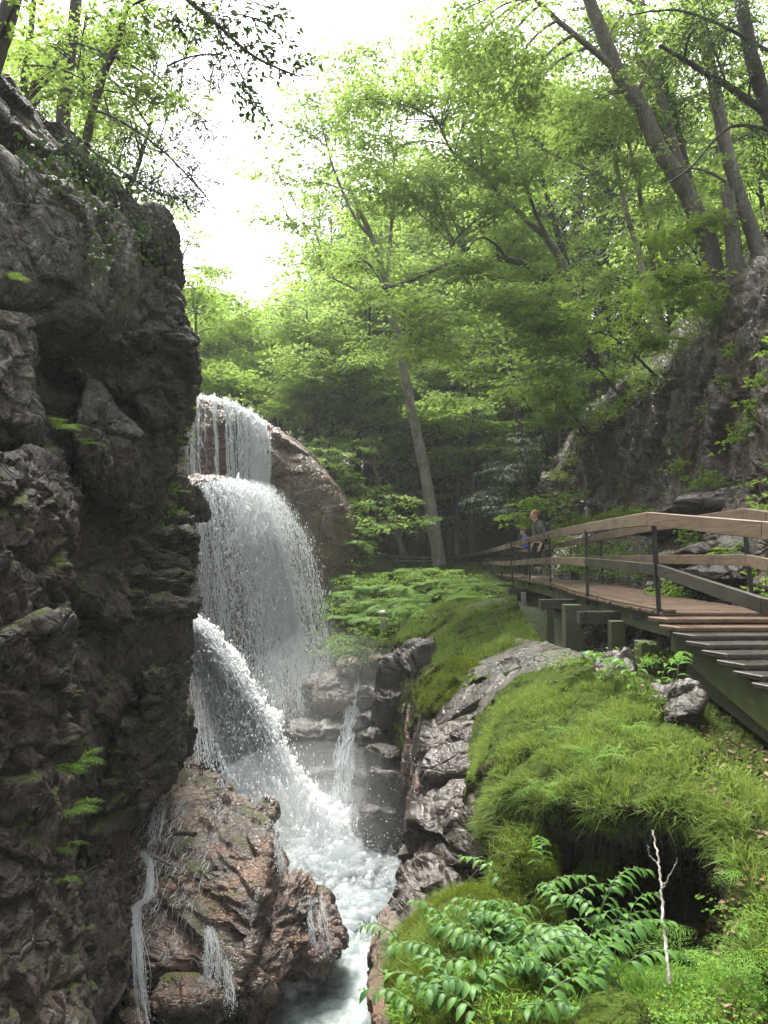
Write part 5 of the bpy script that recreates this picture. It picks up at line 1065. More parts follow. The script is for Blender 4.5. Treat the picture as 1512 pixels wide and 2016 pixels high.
def tree(label, trunk, r, limbs=(), clumps=(), leaf='leaf', bark='bark', size=.11, L=.9, nleaf=30, name='tree', cat='tree', group=None, seed=0, kind='broad', wid=.62, px=True, twig=.5, k=9, dead=0, center=None):
    rg = np.random.default_rng(seed + 100)
    cv = (lambda c: P(*c)) if px else (lambda c: np.array(c, float))
    tr_ = np.array([cv(c) for c in trunk]); base = tr_[0].copy()
    tp_ = cr(tr_, max(8, 7 * len(tr_))); tp_ += np.cumsum(rg.normal(0, r[0] * .05, tp_.shape), 0) * .5
    ra = np.linspace(r[0], r[1], len(tp_)) * (1 + .10 * rg.random(len(tp_))); ra[0] *= 1.35
    parts = [tube(tp_, ra, k)]; nodes = [tp_[len(tp_) // 4:]]; nr = [ra[len(tp_) // 4:]]
    for lm in limbs:
        p = cr(np.array([cv(c) for c in lm[0]]), 7 * len(lm[0])); rr_ = np.linspace(lm[1], lm[2], len(p)); p[3:] += np.cumsum(rg.normal(0, lm[1] * .10, p[3:].shape), 0) * .5
        parts.append(tube(p, rr_, 7)); nodes.append(p[len(p) // 4:]); nr.append(rr_[len(p) // 4:])
    ND = np.concatenate(nodes); NR = np.concatenate(nr); ax = tr_.mean(0) if center is None else np.array(center)
    LV, LF, LT, o = [], [], [], 0
    for c in clumps:
        cc = cv(c[:3]); Rh, Rv, ns = c[3], c[4], (max(3, int(c[5] * .72)) if kind == 'broad' and c[5] > 12 else c[5]); lf = c[6] if len(c) > 6 else None
        i = np.argmin(np.linalg.norm((ND - cc) * [1, 1, 1.3] + [0, 0, .3 * np.linalg.norm(ND[0] - cc)], axis=1) if len(ND) else 0)
        i = np.argmin(np.linalg.norm(ND + np.array([0, 0, .25 * min(3, np.linalg.norm(cc - ND[-1]))]) - cc, axis=1))
        L_ = np.linalg.norm(cc - ND[i])
        if L_ > .3:
            pb = bend(ND[i], cc, 9, .10, rg); r0 = min(NR[i] * .7, .02 + .012 * L_); parts.append(tube(pb, np.linspace(r0, .010, 9), 5))
        else: pb = np.array([ND[i], cc])
        u = norm(rg.normal(0, 1, (ns, 3))) * rg.random((ns, 1)) ** .45 * [Rh, Rh, Rv]
        C = cc + u; dd = norm(u * [1, 1, .25] + (cc - ax) * [1, 1, 0] * .25 / (np.linalg.norm(cc - ax) + .1) * Rh + rg.normal(0, .35, (ns, 3)) * Rh * [1, 1, .2])
        for q in range(int(ns * twig)):
            s_ = pb[min(len(pb) - 1, rg.integers(len(pb) // 2, len(pb)))]
            parts.append(tube(np.concatenate([bend(s_, C[q], 5, .08, rg), [C[q] + dd[q] * L * .7 - [0, 0, .06 * L]]]), np.linspace(.012, .003, 6) * (1.3 if L > .8 else .7), 3))
        V, F, T = sprays(C - dd * L * .3, dd, nleaf, L, size, rg, kind, wid); LV.append(V); LF.append(F + o); LT.append(T); o += len(V)
    root = empty(name, base); tag(root, label, cat, group)
    V, F = merge(parts); link('trunk', mesh_from('trunk', V - base, F), M[bark], root)
    if LV: link('crown', mesh_from('crown', np.concatenate(LV) - base, np.concatenate(LF), False, {'tint': np.concatenate(LT)}), M[leaf], root)
    return root
ell = lambda x0, y0, x1, y1, d, n, ns, R=1.3, Rv=.5, sd=0, dj=1.5: [(a, b_, d + c_, R, Rv, ns) for a, b_, c_ in zip(*(lambda g: (g.uniform(x0, x1, n), g.uniform(y0, y1, n), g.uniform(-dj, dj, n)))(np.random.default_rng(sd)))]

# the pale trunk in front of the woods and its high airy crown
tree('tall pale maple trunk rising in front of the dark woods, bare to half its height', [(866, 1122, 30), (850, 1010, 30), (838, 940, 30), (815, 830, 29.5), (797, 740, 29), (781, 652, 28.5), (760, 560, 28), (735, 470, 27.5), (690, 370, 27)], (.27, .07),
     limbs=[([(760, 560, 28), (770, 460, 27.5), (778, 360, 27), (770, 250, 27)], .10, .04), ([(735, 470, 27.5), (700, 430, 27), (655, 330, 26.5), (630, 230, 26)], .08, .03), ([(770, 600, 28.2), (700, 570, 27), (640, 540, 26)], .06, .02)], bark='bark_pale',
     clumps=[(560, 250, 25, 1.1, .5, 22), (610, 190, 26, 1.2, .6, 34), (670, 130, 26.5, 1.3, .6, 40), (720, 110, 27, 1.0, .5, 24), (640, 270, 26, 1.2, .5, 36), (710, 230, 27, 1.3, .6, 40), (770, 190, 27, 1.3, .6, 40), (540, 330, 24.5, 1.0, .3, 16), (600, 360, 25.5, 1.2, .4, 30), (690, 330, 26.5, 1.3, .5, 36), (770, 320, 27, 1.3, .6, 36),
             (560, 425, 25, 1.0, .3, 12), (620, 450, 26, 1.2, .35, 22), (700, 420, 27, 1.2, .4, 24), (770, 420, 27, 1.2, .5, 30), (580, 520, 26, 1.0, .3, 14), (650, 540, 26.5, 1.2, .4, 26), (720, 520, 27, 1.3, .5, 34), (800, 110, 27, 1.2, .5, 26)], seed=1, size=.15, L=1.0)
tree('leaning grey tree with arched limbs over the boardwalk, right of the centre', [(1185, 720, 21), (1150, 640, 21), (1128, 560, 21), (1100, 500, 21), (1078, 468, 21)], (.17, .10), limbs=[([(1078, 468, 21), (1040, 440, 20.8), (1005, 405, 20.6), (985, 390, 20.5), (960, 350, 20.2), (930, 330, 20), (890, 300, 19.8), (860, 240, 19.5)], .09, .03), ([(1078, 468, 21), (1055, 420, 20.5), (1035, 360, 20), (1020, 310, 20), (1000, 200, 20)], .07, .03), ([(1010, 405, 20.5), (960, 420, 20), (900, 470, 19.5), (880, 520, 19)], .04, .02)],
     clumps=ell(800, 110, 1100, 430, 19.5, 20, 34, 1.0, .4, 3) + ell(640, 180, 860, 420, 20.5, 11, 26, .9, .4, 33), seed=2, size=.125, L=.8)
tree('tree whose long thin bough arches out level over the ferns', [(1180, 720, 19), (1145, 650, 19), (1110, 600, 19), (1065, 540, 18.8), (1020, 515, 18.6), (980, 508, 18.4), (940, 510, 18.2), (900, 516, 18), (850, 530, 17.8), (806, 550, 17.6), (755, 566, 17.4)], (.12, .025), limbs=[([(1000, 512, 18.5), (975, 480, 18.2), (940, 470, 18), (900, 520, 17.6)], .04, .015), ([(806, 550, 17.6), (800, 590, 17.5), (790, 650, 17.5)], .02, .01)],
     clumps=ell(680, 480, 1090, 700, 17.6, 20, 30, .85, .3, 4), seed=3, size=.115, L=.7, bark='bark_dark')
tree('big rough-barked tree leaning left from the top of the wet cliff', [(1432, 640, 14.5), (1410, 560, 14.5), (1390, 470, 14.4), (1362, 405, 14.3), (1325, 340, 14.2), (1290, 285, 14.1), (1255, 210, 14), (1212, 140, 13.8), (1180, 60, 13.6), (1150, -20, 13.4), (1120, -140, 13.2)], (.19, .10),
     limbs=[([(1365, 410, 14.4), (1340, 330, 14.6), (1312, 230, 14.8), (1290, 150, 15), (1270, 60, 15.2), (1260, -40, 15.4)], .11, .07), ([(1212, 140, 13.8), (1160, 90, 13.6), (1090, 30, 13.4), (1050, -10, 13.2)], .07, .04)],
     clumps=ell(900, -60, 1180, 230, 14.6, 13, 34, .8, .35, 5) + ell(1180, 60, 1300, 330, 16.0, 5, 30, .8, .35, 56) + ell(1180, -60, 1420, 60, 14.5, 4, 30, .9, .4, 55), seed=4, size=.10, L=.65, k=12)
tree('slim dark hemlock stem behind the big leaning tree', [(1400, 560, 16.5), (1368, 400, 16.5), (1318, 200, 16.4), (1270, 60, 16.2), (1240, -60, 16)], (.10, .07), clumps=[(1260, 120, 16, 1.2, .4, 30), (1320, 200, 16, 1.1, .4, 30), (1230, 230, 15.5, 1.0, .4, 26), (1190, 40, 15.5, 1.0, .4, 22), (1340, 60, 16, 1.2, .4, 28)], leaf='needle', bark='bark_dark', seed=5, size=.15, wid=.22, nleaf=46, L=.9, kind='n')
tree('straight pale-barked tree near the right edge rising beside the broken snag', [(1505, 600, 14), (1492, 500, 14), (1475, 440, 14), (1447, 360, 14), (1425, 290, 14), (1408, 200, 14), (1390, 120, 14), (1355, 30, 14), (1320, -60, 14)], (.14, .09), clumps=ell(1340, -40, 1500, 130, 14, 4, 24, .9, .35, 6) + [(1330, 330, 14, .8, .3, 18), (1400, 420, 13.5, .7, .25, 14)], seed=6, size=.10, L=.65, k=10)
tree('dark tree entering from the top right corner with crooked bare boughs', [(1620, 420, 11), (1540, 290, 11), (1500, 190, 11), (1470, 80, 11), (1450, -40, 11)], (.13, .09), limbs=[([(1530, 240, 11), (1470, 195, 11), (1400, 150, 11), (1340, 110, 11), (1300, 85, 11)], .07, .025), ([(1430, 165, 11), (1400, 80, 11), (1380, 0, 11)], .02, .01), ([(1530, 260, 10.8), (1440, 250, 10.6), (1360, 330, 10.6), (1300, 370, 10.6)], .03, .008), ([(1512, 100, 11), (1420, 50, 10.8), (1330, 20, 10.6), (1240, 30, 10.5)], .03, .01)],
     clumps=[(1440, 40, 10.8, .9, .3, 26), (1480, 140, 10.8, .8, .3, 20), (1360, 60, 10.6, .8, .3, 18), (1500, 270, 10.6, .6, .25, 12), (1400, 200, 10.6, .5, .2, 8)], leaf='needle', bark='bark_dark', seed=7, size=.10, wid=.2, nleaf=50, L=.7, kind='n')
tree('left birch of the pair, mottled white trunk, above the bright rim plants', [(1302, 668, 17.5), (1275, 585, 17.5), (1256, 500, 17.5), (1238, 440, 17.4), (1220, 360, 17.2), (1200, 280, 17)], (.085, .045), limbs=[([(1238, 440, 17.4), (1190, 500, 17), (1130, 510, 16.8)], .02, .008), ([(1220, 365, 17.2), (1150, 330, 16.8), (1080, 300, 16.5), (1020, 250, 16.2)], .03, .01)], clumps=ell(1080, 200, 1260, 430, 16.6, 8, 26, .7, .3, 8), bark='bark_birch', seed=8, size=.10, L=.6)
tree('right birch of the pair, darker and straighter', [(1304, 664, 18.2), (1292, 560, 18.2), (1275, 460, 18.2), (1258, 380, 18), (1240, 290, 18), (1225, 200, 18)], (.075, .04), clumps=ell(1150, 230, 1330, 460, 17.8, 7, 24, .8, .3, 9), bark='bark', seed=9, size=.10, L=.65)
# broken snag
def snag():
    pts = cr([P(1452, 570, 14), P(1444, 480, 14), P(1438, 430, 14), P(1433, 372, 14)], 14); V, F = tube(pts, np.linspace(.16, .12, 14), 16)
    rgs = np.random.default_rng(4); V = V.reshape(14, 16, 3); V[-1, :, 2] += rgs.uniform(-.25, .15, 16); V[-2, :, 2] += rgs.uniform(-.1, .05, 16); V = V.reshape(-1, 3)
    b0 = pts[0]; r = empty('dead_stump', b0); tag(r, 'broken pale snag with a jagged top beside the straight tree', 'stump'); link('trunk', mesh_from('trunk', V - b0, F), M['bark'], r)
snag()
# understorey saplings on the slope above the wet cliff
for k, (lab, tr_, cl_, lf) in enumerate([
    ('leafy maple sapling below the birch pair', [(1230, 790, 19), (1180, 730, 18.5), (1130, 690, 18)], ell(1040, 620, 1220, 740, 17.8, 8, 22, .7, .2, 12), 'leaf'),
    ('big-leaved maple sapling left of the bright rim plants', [(1290, 740, 17), (1240, 690, 16.8), (1200, 660, 16.5)], ell(1150, 570, 1300, 680, 16.5, 7, 20, .65, .2, 13), 'leaf_yellow'),
    ('sapling spreading flat sprays above the darkest rock corner', [(1150, 860, 22), (1110, 790, 21.5), (1060, 740, 21)], ell(960, 660, 1150, 800, 21, 9, 24, .9, .25, 14), 'leaf'),
    ('slender sapling with drooping sprays under the arched bough', [(1090, 900, 24), (1040, 800, 23.5), (970, 700, 23), (930, 620, 22.5)], ell(860, 640, 1060, 800, 22.8, 10, 24, .9, .25, 15), 'leaf'),
    ('bright sapling at the foot of the big leaning tree', [(1420, 620, 14.2), (1390, 560, 14), (1370, 500, 13.8)], ell(1310, 430, 1430, 600, 13.8, 8, 18, .5, .18, 16), 'leaf_yellow'),
    ('low maple sapling leaning over the rock face behind the woman', [(1180, 880, 22), (1140, 830, 21.5), (1110, 800, 21)], ell(1060, 760, 1180, 860, 21, 6, 20, .7, .2, 17), 'leaf'),
    ('small hemlock with dark drooping boughs left of the rock corner', [(1060, 1060, 27), (1040, 960, 27), (1020, 860, 27)], [(1010, 930, 26.5, 1.2, .7, 36), (1030, 1000, 26, 1.1, .4, 30), (960, 980, 26.5, .9, .4, 22), (1040, 880, 26.5, 1.0, .5, 26)], 'needle'),
    ('pale-leaved shrub standing right behind the two visitors', [(1070, 1080, 20.5), (1050, 1020, 20.3), (1030, 990, 20)], [(1010, 1015, 20, .45, .2, 9), (1040, 990, 20.2, .5, .25, 12), (1080, 1000, 20.4, .5, .25, 10), (1110, 975, 20.6, .4, .15, 7), (1100, 1030, 20.3, .45, .2, 9), (1040, 1035, 20.2, .4, .2, 8)], 'leaf_yellow')]):
    tree(lab, tr_, (.035, .012), clumps=cl_, leaf=lf, bark='bark_dark', seed=20 + k, size=.12 if lf != 'needle' else .16, L=.6, nleaf=24 if lf != 'needle' else 44, wid=.7 if lf != 'needle' else .22, kind='broad' if lf != 'needle' else 'n', name='sapling' if k != 7 else 'shrub', cat='sapling' if k != 7 else 'shrub')
# middle distance broadleaves left of the pale trunk, layered sprays over the dark woods
for k, (lab, bx_, by_, d, x0, y0, x1, y1, n_, ns, lf, bk_) in enumerate([
    ('forked tree with layered sprays rising behind the rock dome', 795, 1095, 33, 580, 640, 780, 900, 20, 30, 'leaf', 'bark'),
    ('rounded yellow-green tree above the shoulder of the rock dome', 640, 1000, 34, 520, 600, 690, 800, 15, 30, 'leaf_far', 'bark_dark'),
    ('broad tree between the pale trunk and the arched bough', 900, 1090, 34, 800, 560, 1000, 780, 14, 30, 'leaf', 'bark'),
    ('low-branched tree whose sprays hang right of the pale trunk', 930, 1090, 32, 850, 760, 1010, 900, 12, 26, 'leaf', 'bark_dark'),
    ('tree filling the gap beneath the airy maple crown', 720, 1060, 36, 600, 480, 860, 650, 16, 30, 'leaf_far', 'bark_dark'),
    ('slim tree with a high thin crown above the arched bough', 1040, 1000, 28, 860, 380, 1080, 560, 13, 28, 'leaf', 'bark_dark'),
    ('tree with mid green crown showing between birches and leaning tree', 1260, 700, 24, 1140, 380, 1380, 600, 13, 28, 'leaf', 'bark_dark'),
    ('tall tree whose crown closes the canopy above the arched limbs', 1160, 700, 26, 880, 60, 1150, 300, 16, 32, 'leaf', 'bark_dark'),
    ('hazy tree seen through the trunks on the right slope', 1420, 500, 26, 1330, 180, 1560, 420, 14, 28, 'leaf_far', 'bark_dark'),
    ('sunlit tree at the right edge behind the snag', 1520, 480, 18, 1420, 300, 1560, 460, 7, 22, 'leaf', 'bark_dark'),
    ('small tree hanging sprays over the fern bank by the dome', 745, 1050, 28, 710, 960, 770, 1070, 4, 14, 'leaf', 'bark_dark'),
    ('small bright tree clinging behind the dome rock crest', 640, 930, 30, 600, 850, 700, 930, 5, 20, 'leaf_far', 'bark_dark')]):
    yt = (y0 + y1) / 2; xm = (x0 + x1) / 2
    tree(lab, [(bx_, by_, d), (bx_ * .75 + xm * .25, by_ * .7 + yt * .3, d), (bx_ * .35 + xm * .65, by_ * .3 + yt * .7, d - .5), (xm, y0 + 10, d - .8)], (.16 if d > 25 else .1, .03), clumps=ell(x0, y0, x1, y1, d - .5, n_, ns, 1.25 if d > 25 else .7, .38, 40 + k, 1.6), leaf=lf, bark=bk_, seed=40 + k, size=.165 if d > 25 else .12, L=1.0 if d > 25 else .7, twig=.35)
# bright trees beyond the lip of the falls
for k, (lab, bx_, by_, d, x0, y0, x1, y1, n_) in enumerate([
    ('bright hazy tree directly above the waterfall lip', 430, 790, 40, 370, 600, 500, 760, 12),
    ('bright hazy tree at the edge of the grey cliff above the falls', 380, 780, 36, 345, 560, 430, 760, 10),
    ('yellow-green tree right of the waterfall lip in the mist', 540, 840, 38, 470, 640, 600, 800, 14),
    ('low shrubby tree growing just behind the waterfall lip', 480, 830, 33, 400, 720, 520, 800, 8),
    ('pale misty tree topping the ridge left of the sky gap', 400, 760, 50, 345, 530, 430, 640, 9),
    ('pale misty tree topping the ridge below the sky gap', 520, 760, 52, 450, 600, 600, 700, 12)]):
    xm = (x0 + x1) / 2
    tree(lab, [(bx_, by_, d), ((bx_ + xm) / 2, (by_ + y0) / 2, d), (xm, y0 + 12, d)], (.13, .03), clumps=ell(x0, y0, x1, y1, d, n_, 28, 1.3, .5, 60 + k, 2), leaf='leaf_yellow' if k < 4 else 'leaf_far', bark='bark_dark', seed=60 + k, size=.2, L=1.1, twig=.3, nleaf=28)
# left side, above the grey cliff
tree('thin dark crooked tree on top of the grey cliff', [(168, 285, 11), (182, 215, 11), (205, 140, 11), (222, 100, 11), (238, 50, 11), (250, -10, 11), (262, -90, 11)], (.065, .035), limbs=[([(222, 110, 11), (290, 135, 10.6), (330, 170, 10.4)], .02, .008), ([(190, 190, 11), (150, 130, 10.8), (100, 90, 10.6)], .02, .008), ([(212, 150, 11), (260, 200, 10.4), (300, 260, 10), (350, 330, 9.8)], .02, .006)],
     clumps=[(110, 90, 10.8, .6, .25, 16), (170, 30, 10.8, .6, .25, 16), (60, 130, 10.4, .6, .25, 14), (300, 100, 10.5, .5, .2, 12), (250, 170, 10.4, .5, .2, 12), (150, 190, 10.6, .5, .2, 11), (310, 190, 10.3, .5, .2, 12), (330, 40, 10.5, .5, .2, 12), (240, 20, 10.8, .5, .2, 10)], leaf='leaf', bark='bark_dark', seed=80, size=.085, L=.5, twig=.8)
tree('hemlock with dark drooping boughs reaching right from the cliff top', [(120, 300, 12.5), (130, 180, 12.5), (150, 0, 12.5), (160, -150, 12.5)], (.12, .08), limbs=[([(128, 200, 12.4), (220, 230, 12), (310, 290, 11.6), (390, 370, 11.3), (425, 420, 11.2)], .03, .006), ([(140, 80, 12.4), (260, 130, 12), (350, 200, 11.6), (440, 260, 11.3)], .03, .006), ([(125, 260, 12.3), (200, 310, 11.9), (290, 370, 11.6), (370, 400, 11.4)], .025, .005)],
     clumps=[(250, 270, 11.8, .7, .2, 17), (320, 300, 11.6, .7, .2, 17), (375, 345, 11.4, .6, .18, 16), (400, 390, 11.3, .3, .12, 9), (340, 200, 11.6, .5, .15, 14), (400, 240, 11.4, .45, .15, 12), (300, 360, 11.6, .45, .14, 14), (350, 390, 11.4, .35, .12, 9), (240, 350, 11.8, .4, .12, 12), (210, 60, 12, .6, .2, 14), (300, 70, 11.8, .6, .2, 16), (380, 60, 11.4, .6, .2, 16), (330, 130, 11.6, .5, .2, 13), (180, 120, 12, .6, .2, 12), (420, 130, 11.3, .45, .15, 12)], leaf='needle', bark='bark_dark', seed=81, size=.10, L=.5, nleaf=44, wid=.2, kind='n', twig=1.0)
tree('hemlock thicket draped over the top of the grey cliff at the left edge', [(-60, 420, 8.5), (-20, 300, 8.5), (10, 200, 8.5)], (.08, .03), clumps=[(20, 250, 8.3, .4, .15, 18), (80, 270, 8.5, .4, .15, 16), (50, 320, 8.2, .35, .12, 14), (130, 310, 8.8, .35, .12, 14), (10, 190, 8.4, .4, .12, 12), (160, 350, 9, .35, .1, 10), (-20, 300, 8.0, .4, .15, 12), (210, 350, 9.4, .3, .1, 10)], leaf='needle', bark='bark_dark', seed=82, size=.06, L=.38, nleaf=60, wid=.22, kind='n', twig=1.0)
tree('dark leaning trunk cut by the top left corner', [(-90, 380, 7), (-30, 160, 7), (10, 40, 7), (40, -120, 7)], (.10, .08), clumps=[(30, 10, 6.6, .3, .1, 6)], leaf='leaf_yellow', bark='bark_dark', seed=83, size=.07, L=.3, nleaf=20)
tree('bright beech behind the thin crooked tree', [(20, 330, 17), (40, 200, 17), (60, 60, 17), (70, -60, 17)], (.1, .05), clumps=ell(-30, 20, 260, 220, 16.5, 10, 22, .9, .3, 84), leaf='leaf_yellow', bark='bark_dark', seed=84, size=.11, L=.7)
tree('bright tree filling the gap between cliff top and sky', [(230, 420, 18), (270, 330, 18), (300, 230, 18)], (.08, .03), clumps=ell(180, 200, 330, 400, 17.5, 9, 20, .8, .3, 85), leaf='leaf_far', bark='bark_dark', seed=85, size=.11, L=.7)
tree('overhanging branch of broad dark leaves against the sky at the top', [(120, -420, 6.5), (250, -150, 6.4), (330, -40, 6.3), (420, 40, 6.2), (500, 110, 6.1), (590, 150, 6.0)], (.035, .006), limbs=[([(420, 40, 6.2), (460, 120, 6.2), (500, 200, 6.2)], .01, .004), ([(330, -40, 6.3), (430, -20, 6.2), (540, 20, 6.1)], .012, .004)],
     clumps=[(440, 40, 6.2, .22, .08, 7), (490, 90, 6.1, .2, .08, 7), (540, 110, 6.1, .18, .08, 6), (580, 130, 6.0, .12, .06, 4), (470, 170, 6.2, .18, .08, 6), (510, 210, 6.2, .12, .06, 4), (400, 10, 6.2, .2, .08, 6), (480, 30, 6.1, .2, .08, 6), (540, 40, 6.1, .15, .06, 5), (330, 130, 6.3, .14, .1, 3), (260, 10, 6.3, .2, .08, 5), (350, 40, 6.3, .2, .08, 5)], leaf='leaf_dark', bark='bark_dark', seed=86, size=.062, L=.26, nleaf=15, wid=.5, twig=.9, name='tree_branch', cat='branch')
tree('bright shrub behind the boulder nose at the right end of the cliff top', [(320, 560, 14), (350, 520, 14), (370, 480, 14)], (.03, .01), clumps=[(370, 480, 14, .35, .25, 8), (390, 530, 14, .3, .2, 6), (360, 430, 14, .4, .25, 8), (385, 570, 14, .25, .12, 5)], leaf='leaf_far', bark='bark_dark', seed=87, size=.08, L=.35, nleaf=20, name='shrub', cat='shrub')
tree('spruce twig poking out beside the strata buttress', [(355, 625, 12), (380, 612, 11.9), (408, 602, 11.8)], (.01, .004), clumps=[(385, 612, 11.9, .10, .05, 5)], leaf='needle', bark='bark_dark', seed=88, size=.05, L=.2, nleaf=40, wid=.15, kind='n', name='tree_branch', cat='branch')
tree('yellow-green sprig hanging beside the top of the falls', [(340, 850, 12.6), (360, 815, 12.5), (375, 800, 12.4)], (.008, .004), clumps=[(372, 800, 12.4, .15, .10, 6), (362, 838, 12.4, .12, .06, 4)], leaf='leaf_yellow', bark='bark_dark', seed=89, size=.055, L=.2, nleaf=14, name='sapling', cat='sapling')

# dim trunks in the dark woods behind the fence
rg = np.random.default_rng(90)
for k, (x, d, w, lean) in enumerate([(780, 35, .20, -20), (745, 42, .14, 5), (700, 44, .12, -6), (820, 40, .10, 8), (895, 42, .13, -12), (925, 38, .09, 10), (960, 44, .14, -8), (985, 40, .08, 15), (1010, 46, .12, -5), (1045, 36, .10, -28), (1080, 42, .10, 6), (860, 46, .14, -4), (720, 52, .16, 4), (665, 46, .12, -8), (940, 52, .16, 3), (1060, 50, .13, -6), (1110, 34, .10, -20), (760, 50, .11, 10), (800, 54, .15, -5), (1000, 54, .14, 5)]):
    if k == 0: continue
    b0 = P(x, 1080, d); b0[2] = float(ground_z(b0[0], b0[1])) - .1
    r = empty('tree', b0); tag(r, 'thin dim trunk in the dark woods behind the low fence', 'tree', 'dim trunks in the dark woods')
    hgt = rg.uniform(8, 19); ln = lean / FOC * d * 2.2
    p = bend(np.zeros(3), np.array([ln, rg.uniform(-.5, .5), hgt]), 12, 0, rg, .04); V, F = tube(p, np.linspace(w, w * .5, 12), 8)
    pts_ = [(V, F)]; LV, LF, LT, o_ = [], [], [], 0
    link('trunk', mesh_from('trunk', V, F), M['bark'] if k % 3 else M['bark_birch'], r)
    C = np.stack([rg.uniform(-1.6, 1.6, 24), rg.uniform(-1.6, 1.6, 24), rg.uniform(.35 * hgt, hgt, 24)], -1); D = norm(C * [1, 1, 0] + rg.normal(0, .4, (24, 3)) * [1, 1, .2])
    V, F, T = sprays(C, D, 34, 1.2, .16, rg, 'n', .3); link('crown', mesh_from('crown', V, F, False, {'tint': T}), M['needle'] if k % 4 else M['leaf'], r)

# far forest: templates copied over the hillsides
def template(kind, sd, H):
    rg = np.random.default_rng(sd); r = empty('tree', (0, 0, 0))
    p = bend(np.zeros(3), np.array([rg.uniform(-.6, .6), 0, H * .92]), 10, 0, rg, .05); parts = [tube(p, np.linspace(.018 * H, .004 * H, 10), 7)]
    ns = 300; z = rg.uniform(.22, 1, ns)
    if kind == 'b': R = .30 * H * np.sqrt(np.clip(1 - ((z - .58) / .45) ** 2, .02, 1)) * (.75 + .4 * rg.random(ns))
    else: R = .22 * H * (1.05 - z)
    an = rg.uniform(0, 6.28, ns); rr_ = R * rg.random(ns) ** .35
    C = np.stack([np.cos(an) * rr_, np.sin(an) * rr_, z * H], -1) + np.array([np.interp(z, [0, 1], [0, p[-1, 0]]), 0 * z, 0 * z]).T
    for q in range(0, ns, 5): parts.append(tube(bend(np.array([0, 0, max(.1, C[q, 2] - .5 * rr_[q])]), C[q], 5, .05, rg), np.linspace(.02, .006, 5), 3))
    V, F = merge(parts); link('trunk', mesh_from('trunk', V, F), M['bark_dark'], r)
    D = np.stack([np.cos(an), np.sin(an), -.1 + 0 * an], -1)
    V, F, T = sprays(C, D, 26, .115 * H, .021 * H if kind == 'b' else .02 * H, rg, 'broad' if kind == 'b' else 'n', .65 if kind == 'b' else .28)
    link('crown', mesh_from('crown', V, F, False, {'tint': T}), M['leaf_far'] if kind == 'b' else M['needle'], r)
    return r
TPL = [template('b', 1, 10), template('b', 2, 10), template('c', 3, 10), template('b', 4, 10)]
used = [False] * 4; rg = np.random.default_rng(7)
spots = []
def addspot(px, d, ytop, kind=None): spots.append((px, d, ytop, kind))
for px, yt in [(360, 575), (395, 590), (430, 600), (470, 615), (505, 622), (545, 618), (585, 600), (620, 560), (655, 540)]: addspot(px, 56 + rg.uniform(-3, 3), yt, None)
for px, yt in [(345, 600), (410, 640), (455, 650), (500, 655), (550, 640), (600, 610), (650, 560), (700, 500), (740, 450), (790, 430), (840, 400), (890, 380), (940, 330), (990, 300), (1040, 260), (1090, 240), (1150, 220), (1210, 200)]: addspot(px, 45 + rg.uniform(-3, 3), yt, None)
for px in range(660, 1200, 45): addspot(px, 38 + rg.uniform(-2, 3), rg.uniform(560, 760), None)
for px in range(700, 1150, 50): addspot(px, 58 + rg.uniform(-4, 4), rg.uniform(300, 420), 2 if rg.random() < .5 else None)
for px in range(1180, 1700, 85): addspot(px, 33 + rg.uniform(-4, 4), rg.uniform(150, 380), None)
for px in range(1420, 1900, 130): addspot(px, 24 + rg.uniform(-3, 3), rg.uniform(-50, 200), None)
for px in range(-350, 130, 75): addspot(px, 27 + rg.uniform(-3, 5), rg.uniform(-60, 120) if px < 200 else 330, None)
for (px, d, yt, kd) in spots:
    x = (px - 756) / FOC * d; z = float(ground_z(x, d)); top = float(P(px, yt, d)[2]); H = np.clip(top - z, 3.5, 24)
    t = kd if kd is not None else int(rg.choice([0, 1, 3, 0, 1, 3, 2]))
    if not used[t]: o = TPL[t]; used[t] = True; o.location = (x, d, z - .2); o.scale = (H / 10,) * 3
    else: o = copy_tree(TPL[t], (x, d, z - .2), rg.uniform(0, 6.28), H / 10)
    side = 'right hillside above the wet cliff' if px > 1170 and d < 40 else ('left hillside above the grey cliff' if px < 330 and d < 40 else 'misty slope behind the falls and woods')
    kn = 'conical hemlock' if t == 2 else 'round-crowned broadleaf tree'
    tag(o, f'{kn} among many on the {side}', 'tree', f'forest trees on the {side}')
for t in range(4):
    if not used[t]:
        for c in list(TPL[t].children): bpy.data.objects.remove(c)
        bpy.data.objects.remove(TPL[t])
# ------------------------------------------------------------------ ground plants
def gridpts(G, n, mask=None, rg=rng):
    """random points with normals on a sheet grid, area weighted"""
    nr, nc = G.shape[:2]; A = np.linalg.norm(np.cross(G[1:, :-1] - G[:-1, :-1], G[:-1, 1:] - G[:-1, :-1]), axis=2)
    N = grid_normals(G); N = N * np.sign((-(G * N)).sum(-1, keepdims=True))
    w = A.copy()
    if mask is not None: w = w * mask[:-1, :-1]
    w = w.ravel() / w.sum(); k = rg.choice(len(w), n, p=w); i, j = k // (nc - 1), k % (nc - 1)
    a, b_ = rg.random((n, 1)), rg.random((n, 1))
    p = G[i, j] * (1 - a) * (1 - b_) + G[i + 1, j] * a * (1 - b_) + G[i, j + 1] * (1 - a) * b_ + G[i + 1, j + 1] * a * b_
    return p, N[i, j], i / (nr - 1), j / (nc - 1)
def pix(G):
    """photo pixel of each grid point"""
    x, y, z = G[..., 0], G[..., 1], G[..., 2]; f = y * cp + z * sp_; v = (-y * sp_ + z * cp) / f
    return 756 + FOC * x / f, 1008 - FOC * v
